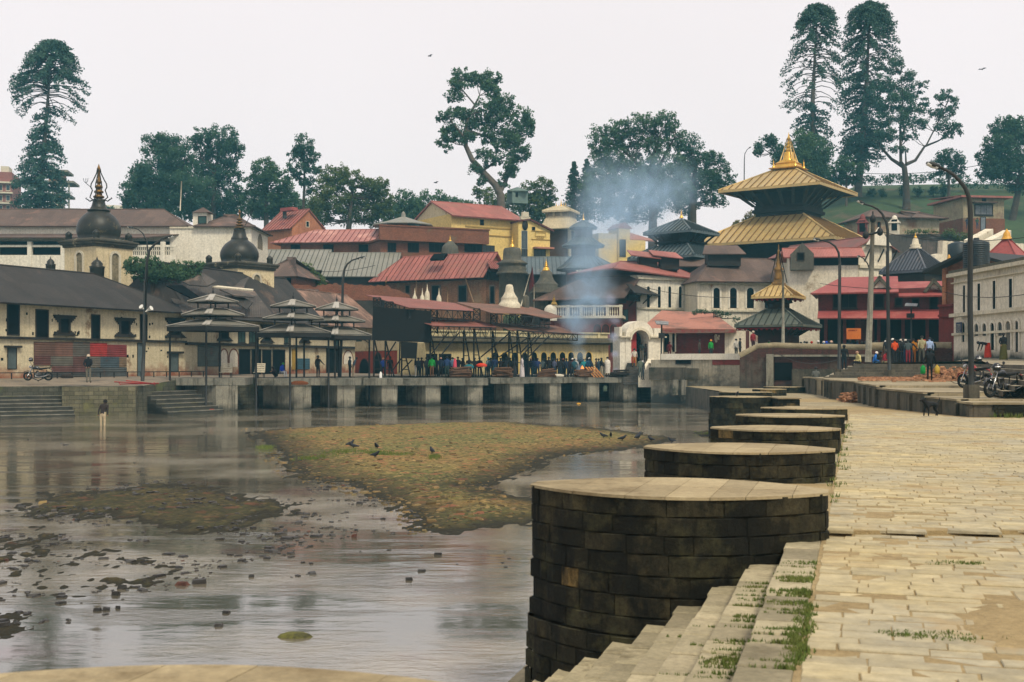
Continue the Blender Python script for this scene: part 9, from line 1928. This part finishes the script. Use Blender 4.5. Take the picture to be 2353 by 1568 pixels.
for s,y in(('L',.065),('R',-.065)):
 f=.05 if s=='L' else-.02
 DV.update({'fs'+s:(-.17,y,.32),'fk'+s:(-.17-f,y,.18),'ff'+s:(-.18-f,y,.03),'hs'+s:(.20,y,.34),'hk'+s:(.16+f,y,.23),'hh'+s:(.26+f,y,.14),'hf'+s:(.22+f,y,.03),'ear'+s:(-.30,y*.6,.62)})
 DR.update({'fs'+s:.045,'fk'+s:.024,'ff'+s:.022,'hs'+s:.055,'hk'+s:.034,'hh'+s:.02,'hf'+s:.022,'ear'+s:.014});DE+=[('ch','fs'+s),('fs'+s,'fk'+s),('fk'+s,'ff'+s),('ru','hs'+s),('hs'+s,'hk'+s),('hk'+s,'hh'+s),('hh'+s,'hf'+s),('hd','ear'+s)]
q=at(zS,1030,1500,38.4);r=thing('dog','black dog standing in front of the concrete retaining wall','dog',(q.x-.1,39.0,walk(39)+.045),rz=R(25));skinned(DV,DE,DR,'body',mat('black_fur',(.007,.007,.007),None,9,.8),r,2)
BV={'b':(0,0,.09),'c':(-.07,0,.11),'h':(-.11,0,.17),'bk':(-.15,0,.165),'t':(.09,0,.075),'t2':(.17,0,.06),'l':(0,.02,.04),'l2':(0,.02,.005),'m':(0,-.02,.04),'m2':(0,-.02,.005)};BR={'b':.058,'c':.045,'h':.028,'bk':.008,'t':.03,'t2':.016,'l':.009,'l2':.008,'m':.009,'m2':.008}
BE=[('b','c'),('c','h'),('h','bk'),('b','t'),('t','t2'),('b','l'),('l','l2'),('b','m'),('m','m2')]
M_bird=mat('slate_feathers',(.03,.035,.045),(.015,.017,.022),20,.7);bs=None
zW=zc(0,1500,1.1765)
for i,(f,x,y,lab)in enumerate(((zW,1560,208,'pigeon standing left of the two by the small green tufts'),(zW,1662,210,'pigeon upper right of the green tufts on the gravel bar'),(zW,1655,250,'pigeon nearest the green tufts on the gravel bar'),(zW,1545,200,'pigeon tucked behind the leftmost standing pigeon'),(zW,1907,230,'single pigeon apart on the right of the gravel bar'),(zF,492,322,'leftmost bird on the tip of the gravel bar'),(zF,528,320,'second bird on the tip of the gravel bar'),(zF,587,332,'brown grey bird in the middle of the bar tip'),(zF,665,326,'largest bird at the waterline of the bar tip'),(zF,733,328,'fifth bird, right at the edge of the open water'),(zF,838,330,'rightmost bird standing at the end of the bar'),(zF,1168,108,'dark bird perched on the far tall pier'))):
 px,py=f(x,y);Y=F*(E-.2)/(py-HY);z_=max(.0,bedz(X(px,Y),Y))if f!=zF or x<1000 else PT(56)
 if z_>1:Y=55.6
 r=thing('pigeon',lab,'bird',(X(px,Y),Y,z_),'birds on the gravel bar',i*1.3);r.scale=(1.35,)*3 if x!=665 else(1.8,)*3
 if bs is None:bs=skinned(BV,BE,BR,'body',M_bird,r)
 else:o=bs.copy();C.objects.link(o);o.parent=r
for f,x,y,Y,col,lab in((zV,1840,855,118,M_white2,'white bird flying in front of the blue grey pagoda'),(zc(1550,200,1.81),110,20,150,M_bird,'dark bird flying high left of the leaning tree'),(zc(1550,200,1.81),150,880,150,M_bird,'dark bird gliding above the yellow building roof'),(zc(2750,0,2.09),1948,545,150,M_bird,'tiny bird in the sky at the far right')):
 q=at(f,x,y,Y);r=thing('flying_bird',lab,'bird',q,'birds in flight',.6);mb=MB();mb.tube([(-.22,0,0),(-.1,0,.02),(.05,0,0),(.25,0,-.02)],[.02,.06,.06,.02],6);mb.build('body',col,r)
 for s in(-1,1):mb=MB();mb.slab([(-.1,s*.03,.02),(.1,s*.03,.02),(.12,s*.28,.14),(.1,s*.6,.08),(-.02,s*.3,.16)],.015);mb.build('wing',col,r)
def lump(mb,c,sx,sy,sz,rr,yaw=None):
 t=rr.uniform(0,6.28)if yaw is None else yaw;ca,sa=math.cos(t),math.sin(t);vs=[]
 for a,b,d in((-1,-1,-1),(1,-1,-1),(1,1,-1),(-1,1,-1),(-.8,-.8,1),(.8,-.8,1),(.8,.8,1),(-.8,.8,1)):
  x,y,z=a*sx/2*rr.uniform(.7,1.1),b*sy/2*rr.uniform(.7,1.1),d*sz/2*rr.uniform(.6,1.1);vs.append((c[0]+x*ca-y*sa,c[1]+x*sa+y*ca,c[2]+z))
 mb.hexa(vs)
M_rock=mat('wet_dark_stone',(.028,.024,.018),(.012,.011,.009),2,.55,attr=.5,bump=.4,spec=.5);M_wbrick=mat('wet_brick',(.11,.04,.022),(.06,.025,.018),3,.6,bump=.4)
def inpoly(poly,x,y):
 s=False
 for i in range(len(poly)):
  ax,ay=poly[i];bx,by=poly[(i+1)%len(poly)]
  if(ay>y)!=(by>y)and x<(bx-ax)*(y-ay)/(by-ay)+ax:s=not s
 return s
rr=random.Random(31);mb=MB();mw=MB();mg=MB()
for poly,n,s0,s1,kind in(([(0,1215),(260,1240),(640,1235),(700,1270),(520,1300),(450,1345),(330,1370),(200,1400),(0,1425)],700,.03,.16,0),([(20,1160),(100,1130),(330,1100),(560,1125),(760,1160),(700,1200),(600,1235),(330,1225),(40,1190)],900,.04,.17,0),([(700,1100),(860,1120),(960,1180),(1000,1230),(760,1240),(620,1290),(600,1230),(720,1180)],380,.05,.16,0),([(620,1240),(1205,1215),(1205,1330),(900,1340),(600,1330)],60,.04,.13,0),([(540,985),(1500,975),(1500,1025),(1250,1060),(1130,1120),(1205,1190),(940,1230),(860,1150),(640,1095)],1700,.05,.17,1),([(0,1380),(260,1380),(240,1430),(0,1440)],160,.05,.13,0),([(1640,995),(560,985),(430,1110),(100,1130),(0,1010),(600,960),(1600,960)],90,.06,.2,0)):
 x0,x1,y0,y1=min(p[0]for p in poly),max(p[0]for p in poly),min(p[1]for p in poly),max(p[1]for p in poly);k=0
 while k<n:
  px,py=rr.uniform(x0,x1),rr.uniform(y0,y1)
  if not inpoly(poly,px,py):continue
  k+=1;Y=F*E/(py-HY);x=X(px,Y)
  if mn.noise((x*.35,Y*.5,9))+.5*mn.noise((x*1.4,Y*2,4))<rr.uniform(-.2,.35)and not kind:continue
  s=s0+(s1-s0)*rr.random()**4.5;z=max(0,bedz(x,Y));tgt=mg if kind else mb;tgt.t=rr.random()
  if rr.random()<.022:tgt=mw
  lump(tgt,(x,Y,z+s*.08),s*rr.uniform(.8,1.9),s*rr.uniform(.6,1.2),s*.38,rr)
tag(mb.build('river_rubble',M_rock),'dark wet rubble scattered through the shallow river','rubble',kind='stuff')
tag(mw.build('brick_rubble',M_wbrick),'broken red brick pieces among the river rubble','rubble',kind='stuff')
tag(mg.build('bar_pebbles',mat('bar_pebble',(.24,.16,.07),(.13,.11,.05),2,.9,attr=.6,bump=.3)),'ochre pebbles and clods lying on the gravel bar','pebbles',kind='stuff')
for i,(x,y,w_,h_,br,lab)in enumerate(((880,810,66,26,0,'largest dark brick, right of the flat red one in the river'),(805,817,62,20,1,'flat orange red brick in the river'),(538,833,44,24,0,'dark block left of the two largest bricks'),(510,862,38,26,0,'dark rounded stone below the block left of the bricks'),(997,941,40,14,0,'lone dark stone in the calm lower water'),(965,1000,42,18,0,'dark stone just below the lone calm water stone'),(1110,782,30,16,0,'small dark stone right of the two bricks'),(1805,796,36,20,0,'dark round stone in the right shallows'),(1933,684,36,16,0,'dark brick like stone close to the big pier'),(1562,606,28,20,1,'upright reddish brick in the channel'),(1585,460,36,14,0,'flat dark stone where the channel narrows'),(1690,528,26,12,0,'small stone at the edge of the gravel bar channel'),(1860,756,40,12,0,'low stone above the dark round one in the right shallows'),(1265,615,60,14,0,'long flat stone at the foot of the rubble field'),(745,682,62,10,0,'thin flat stone among the left rubble'),(575,717,52,16,0,'dark lump in the middle of the left rubble'),(430,930,40,16,0,'left stone of the row at the lower end of the rubble'),(470,928,34,18,0,'right stone of the row at the lower end of the rubble'),(521,921,22,16,0,'single stone right of the row at the lower end of the rubble'),(190,456,40,14,2,'pale ochre stone left of the dark mud bank'),(20,1000,60,26,0,'dark mossy stone at the left edge of the frame'),(1240,1200,0,0,0,''))):
 if not lab:continue
 px,py=zW(x,y);Y=F*E/(py-HY);u_=Y/F*.521;c=(X(px,Y),Y,0);m=(M_rock,M_wbrick,mat('ochre_stone',(.35,.25,.10)))[br]
 r=thing('river_stone',lab,'stone',c,'larger stones in the river');mb=MB();mb.t=.5;q=random.Random(i);lump(mb,(0,0,h_*u_*.25),w_*u_,w_*u_*.6,h_*u_*1.1,q,q.uniform(-.4,.4));mb.build('stone',m,r)
q=P(678,1464,F*E/(1464-HY));r=thing('mossy_stone','smooth mossy yellow green stone alone in the calm foreground water','stone',(q.x,q.y,0));mb=MB();mb.lathe([(.24,-.1),(.23,0),(.19,.035),(.11,.06),(.02,.065)],(0,0,0),18,sx=1,sy=.45);mb.build('stone',mat('mossy_stone',(.14,.14,.03),(.05,.05,.02),9,.8,bump=.6),r)
mb=MB();rr=random.Random(6);M_rub2=mat('orange_brick_rubble',(.46,.24,.12),(.34,.16,.085),2,.9,attr=.4)
for k in range(1500):
 t=rr.random();x_,h0=(zS(300+t*1000,0)[0],1);Y=66+rr.gauss(0,1.7)-1.5*t;xx=X(x_,Y);hh=max(0,(1.0 if 600/1000<t<1 else .35)*(1-abs(Y-66+1.5*t)/3.2))*(.9 if t>.5 else .4);mb.t=rr.random()
 lump(mb,(xx,Y,platz(Y)+rr.random()**1.2*hh*.75+.04),.27,.13,.08,rr)
tag(mb.build('brick_rubble',M_rub2),'heap of broken orange bricks at the foot of the plaza steps','rubble',kind='stuff')
mb=MB()
for k in range(140):xx=X(zS(rr.uniform(205,272),0)[0],61);mb.t=rr.random();lump(mb,(xx-.4+rr.uniform(-.3,.3),60+rr.uniform(-1,1),walk(60)+.05+rr.random()*.5*max(0,(xx-16.2))),.25,.13,.08,rr)
tag(mb.build('brick_rubble',M_rub2),'small spill of orange brick pieces in the wall corner','rubble',kind='stuff')
M_log=mat('split_log',(.15,.08,.045),(.09,.05,.03),3,.9,bump=.6)
def logs(label,px,Y,n,L,H,dz=0,nm='wood_stack',m=M_log):
 c=(X(px,Y),Y,zpl(Y)+dz);r=thing(nm,label,'wood pile',c);rr=random.Random(int(px));
 L*=.68
 for k in range(n):
  lv=k//5;mb=MB();y=(k%5-2)*.22+rr.uniform(-.06,.06);z=.1+lv*.15+rr.uniform(-.03,.05);a=rr.uniform(-.3,.3);mb.tube([(-L/2*rr.uniform(.55,1.1),y,z),(L/2*rr.uniform(.55,1.1),y+a,z+rr.uniform(-.08,.12))],rr.uniform(.06,.10),6,smooth=False);mb.build('log',m,r)
 return r
logs('stack of split logs on the deck in front of the pink bundle',zN(1230,0)[0],100.2,22,2.6,.8);logs('stack of split logs under the first brown shed',zN(1750,0)[0],102.2,22,2.4,.8)
logs('low log pile left of the person in lilac grey',zG(600,0)[0],104.2,16,2.4,.6);r=logs('charred pyre with long burning planks leaning on it',zG(1130,0)[0],106.6,20,2.4,.8,nm='burning_pyre');
for k in range(4):mb=MB();a=.9+k*.25;mb.hexa([(a,-.4,0),(a+.12,-.4,0),(a+.12,-.28,.05),(a,-.28,.05),(a-.75,-.35,.85),(a-.63,-.35,.85),(a-.63,-.25,.92),(a-.75,-.25,.92)]);mb.build('plank',mat('fresh_plank',(.55,.24,.07)),r)
mb=MB();mb.lathe([(.16,0),(.12,.1),(.05,.2),(.01,.3)],(-.1,0,.75),10,False);fm=bpy.data.materials.new('flame');fm.use_nodes=True;b_=fm.node_tree.nodes['Principled BSDF'];b_.inputs['Base Color'].default_value=(.5,.12,.02,1);b_.inputs['Emission Color'].default_value=(1,.25,.04,1);b_.inputs['Emission Strength'].default_value=1.2;mb.build('flame',fm,r)
logs('smaller smouldering pyre in front of the gate steps',zG(1660,0)[0],106.8,16,2.4,.6,nm='burning_pyre',m=M_wood)
for x,Y,dz,s,col,lab,nm,cat in((zH(1690,0)[0],102.4,.75,(.9,.5,.35),'1f6f7a','turquoise cloth bundle above the first log stack','cloth_bundle','bundle'),(zH(1910,0)[0],102.8,.9,(1.0,.5,.3),'d8442c','bright coral red cloth bundle between the log stacks','cloth_bundle','bundle'),(zH(1440,0)[0],101.6,.7,(.35,.3,.9),'e0566a','pink cloth hanging beside the tall dark person','hanging_cloth','cloth'),(zG(760,0)[0],104.0,.06,(1.1,.4,.22),'c9c2b0','pale cloth heap at the deck edge beside the low log pile','cloth_bundle','bundle'),(zH(128,0)[0],94.7,0,(.22,.22,.5),'e8e8e4','small white bottle on the deck left of the steel shed','bottle','bottle'),(zL(690,0)[0],79.4,.0,(.9,.5,.28),'2b241f','dark sack lying on the left bank between motorcycle and man','sack','sack'),(zM(590,0)[0]-8,84.6,-2.3,(.6,.3,.15),'b0281c','small red object floating by the first platform','floating_litter','litter'),(zG(1060,0)[0],102.5,-2.25,(.4,.2,.1),'d8a01c','yellow marigold bundle floating in the dark water','floating_litter','litter'),(zG(1450,0)[0],104.9,-1.2,(.4,.2,.5),'4a5a4a','grey green rag hanging on the platform side wall','rag','cloth'),(zM(1490,0)[0],89.0,-.5,(1.4,.3,.3),'6a3a1a','brown driftwood hanging at the deck corner under the middle canopy','driftwood','wood')):
 c=(X(x,Y),Y,zpl(Y)+dz);r=thing(nm,lab,cat,c);mb=MB();q=random.Random(int(x));mb.lathe([(.42*s[0],0),(.5*s[0],s[2]*.25),(.42*s[0],s[2]*.7),(.18*s[0],s[2])],(0,0,0),10,True,.3,1,s[1]/s[0]);mb.v=[(a+q.uniform(-.03,.03),b+q.uniform(-.03,.03),d)for a,b,d in mb.v];mb.build('shape',cloth(col),r)
r=thing('scaffold_frame','red and black metal frames lying on the left bank by the lamp','frame',at(zL,1400,1075,79.3));mb=MB()
for a,b in(((1180,1052),(1600,1075)),((1240,1075),(1640,1068)),((1300,1040),(1560,1068)),((1230,1065),(1240,1080)),((1590,1060),(1600,1085))):mb.tube([at(zL,*a,79.5),at(zL,*b,79.2)],.035,5)
part('bars',mb,M_red,r)
for i,(x0,x1,lab)in enumerate(((650,770,'grey slatted bench under the leftmost canopy'),(1010,1120,'brown slatted bench between the leftmost and middle canopies'))):
 xa,xb=zM(x0,0)[0],zM(x1,0)[0];Y=88.5;r=thing('bench',lab,'bench',(X((xa+xb)/2,Y),Y,zpl(Y)));w_=X(xb,Y)-X(xa,Y)
 for nm,k0,k1 in(('seat',0,4),('backrest',4,9)):
  mb=MB()
  for k in range(k0,k1):y,z=((-.4+k*.13,.42)if k<4 else(.12+.03*(k-4),.5+.13*(k-4)));mb.cbox((0,y,z),w_,.10 if k<4 else .03,.03 if k<4 else .1)
  for s in(-1,1):mb.tube([(s*w_*.45,-.4,.4),(s*w_*.45,.1,.4),(s*w_*.45,.26,1.05)],.03,5)
  mb.build(nm,M_pillar,r)
 for s in(-1,1):
  for y in(-.35,.1):mb=MB();mb.tube([(s*w_*.45,y,0),(s*w_*.45,y,.42)],.03,5);mb.build('leg',M_iron,r)
def smoke(name,label,puffs,col,gain,hull):
 """one closed domain; density is a sum of soft spheres broken up by noise"""
 mb=MB();pts=[P(x,y,Y)for x,y,Y,rp in hull];mb.tube(pts,[rp*Y/F for x,y,Y,rp in hull],14)
 m=bpy.data.materials.new(name+'_volume');m.use_nodes=True;n=m.node_tree;n.nodes.clear()
 o=n.nodes.new('ShaderNodeOutputMaterial');v=n.nodes.new('ShaderNodeVolumePrincipled');n.links.new(v.outputs[0],o.inputs['Volume'])
 v.inputs['Color'].default_value=(*col,1);v.inputs['Anisotropy'].default_value=.2
 tc=N(n,'ShaderNodeTexCoord');ob=tc.outputs['Object'];tot=None
 dz=N(n,'ShaderNodeTexNoise',Scale=.35,Detail=3);n.links.new(ob,dz.inputs['Vector'])
 wv=N(n,'ShaderNodeVectorMath',operation='MULTIPLY_ADD');wv.inputs[1].default_value=(2.4,)*3;n.links.new(dz.outputs['Color'],wv.inputs[0])
 sb=N(n,'ShaderNodeVectorMath',operation='ADD');sb.inputs[1].default_value=(-1.2,)*3;n.links.new(ob,sb.inputs[0]);n.links.new(sb.outputs[0],wv.inputs[2])
 for x,y,Y,rp,d in puffs:
  c=P(x,y,Y);r_=rp*Y/F
  dn=N(n,'ShaderNodeVectorMath',operation='DISTANCE');dn.inputs[1].default_value=c;n.links.new(wv.outputs[0]if r_>1.2 else ob,dn.inputs[0])
  f=N(n,'ShaderNodeMapRange',interpolation_type='SMOOTHSTEP');f.inputs['From Min'].default_value=r_;f.inputs['From Max'].default_value=0;f.inputs['To Min'].default_value=0;f.inputs['To Max'].default_value=d*gain
  n.links.new(dn.outputs['Value'],f.inputs['Value'])
  if tot is None:tot=f.outputs[0]
  else:a=N(n,'ShaderNodeMath',operation='MAXIMUM');n.links.new(tot,a.inputs[0]);n.links.new(f.outputs[0],a.inputs[1]);tot=a.outputs[0]
 nz_=N(n,'ShaderNodeTexNoise',Scale=.55,Detail=6,Roughness=.6,Distortion=.8);n.links.new(ob,nz_.inputs['Vector'])
 mr=N(n,'ShaderNodeMapRange');mr.inputs['From Min'].default_value=.38;mr.inputs['From Max'].default_value=.70;mr.inputs['To Min'].default_value=.12;mr.inputs['To Max'].default_value=1.7;n.links.new(nz_.outputs['Fac'],mr.inputs['Value'])
 ml=N(n,'ShaderNodeMath',operation='MULTIPLY');n.links.new(tot,ml.inputs[0]);n.links.new(mr.outputs[0],ml.inputs[1]);n.links.new(ml.outputs[0],v.inputs['Density'])
 ob_=mb.build(name,m);tag(ob_,label,'smoke',kind='stuff');return ob_
smoke('pyre_smoke','blue white smoke rising from the burning pyre and spreading over the town',[(1332,848,107.5,14,3),(1331,815,107.5,22,1.8),(1325,775,108,32,1.2),(1335,730,109,66,.55),(1350,680,110,80,.40),(1350,625,112,84,.26),(1355,570,115,92,.20),(1385,515,119,112,.20),(1455,475,124,122,.22),(1510,440,128,104,.20),(1400,435,128,100,.15),(1580,430,132,80,.10)],(.56,.78,1.0),1.2,[(1332,868,107.4,14),(1331,815,107.5,26),(1328,770,108,40),(1336,730,109,84),(1350,680,110,100),(1352,620,112,108),(1360,560,115,124),(1400,500,120,160),(1450,450,126,190),(1490,390,131,150),(1510,330,134,60)])
smoke('pyre_smoke','thin violet smoke curling up in front of the white gateway',[(1416,852,107,12,2.6),(1413,815,107,13,1.8),(1409,775,107,16,1.2),(1412,735,107.5,20,.7),(1400,690,108.5,24,.4)],(.74,.78,1.0),1.5,[(1416,866,107,12),(1413,815,107,20),(1409,775,107,24),(1412,735,107.5,28),(1400,680,108.5,32),(1395,655,108.5,10)])
mb=MB();mb.box((-170,-30,-2.2),(175,300,52));hz=bpy.data.materials.new('thin_air');hz.use_nodes=True;n=hz.node_tree;n.nodes.clear()
o=n.nodes.new('ShaderNodeOutputMaterial');v=n.nodes.new('ShaderNodeVolumePrincipled');n.links.new(v.outputs[0],o.inputs['Volume'])
v.inputs['Color'].default_value=(.24,.72,.95,1);v.inputs['Density'].default_value=.00042;v.inputs['Anisotropy'].default_value=.1
hb=mb.build('haze',hz);tag(hb,'thin bluish haze in the air over the river and town','haze',kind='stuff')
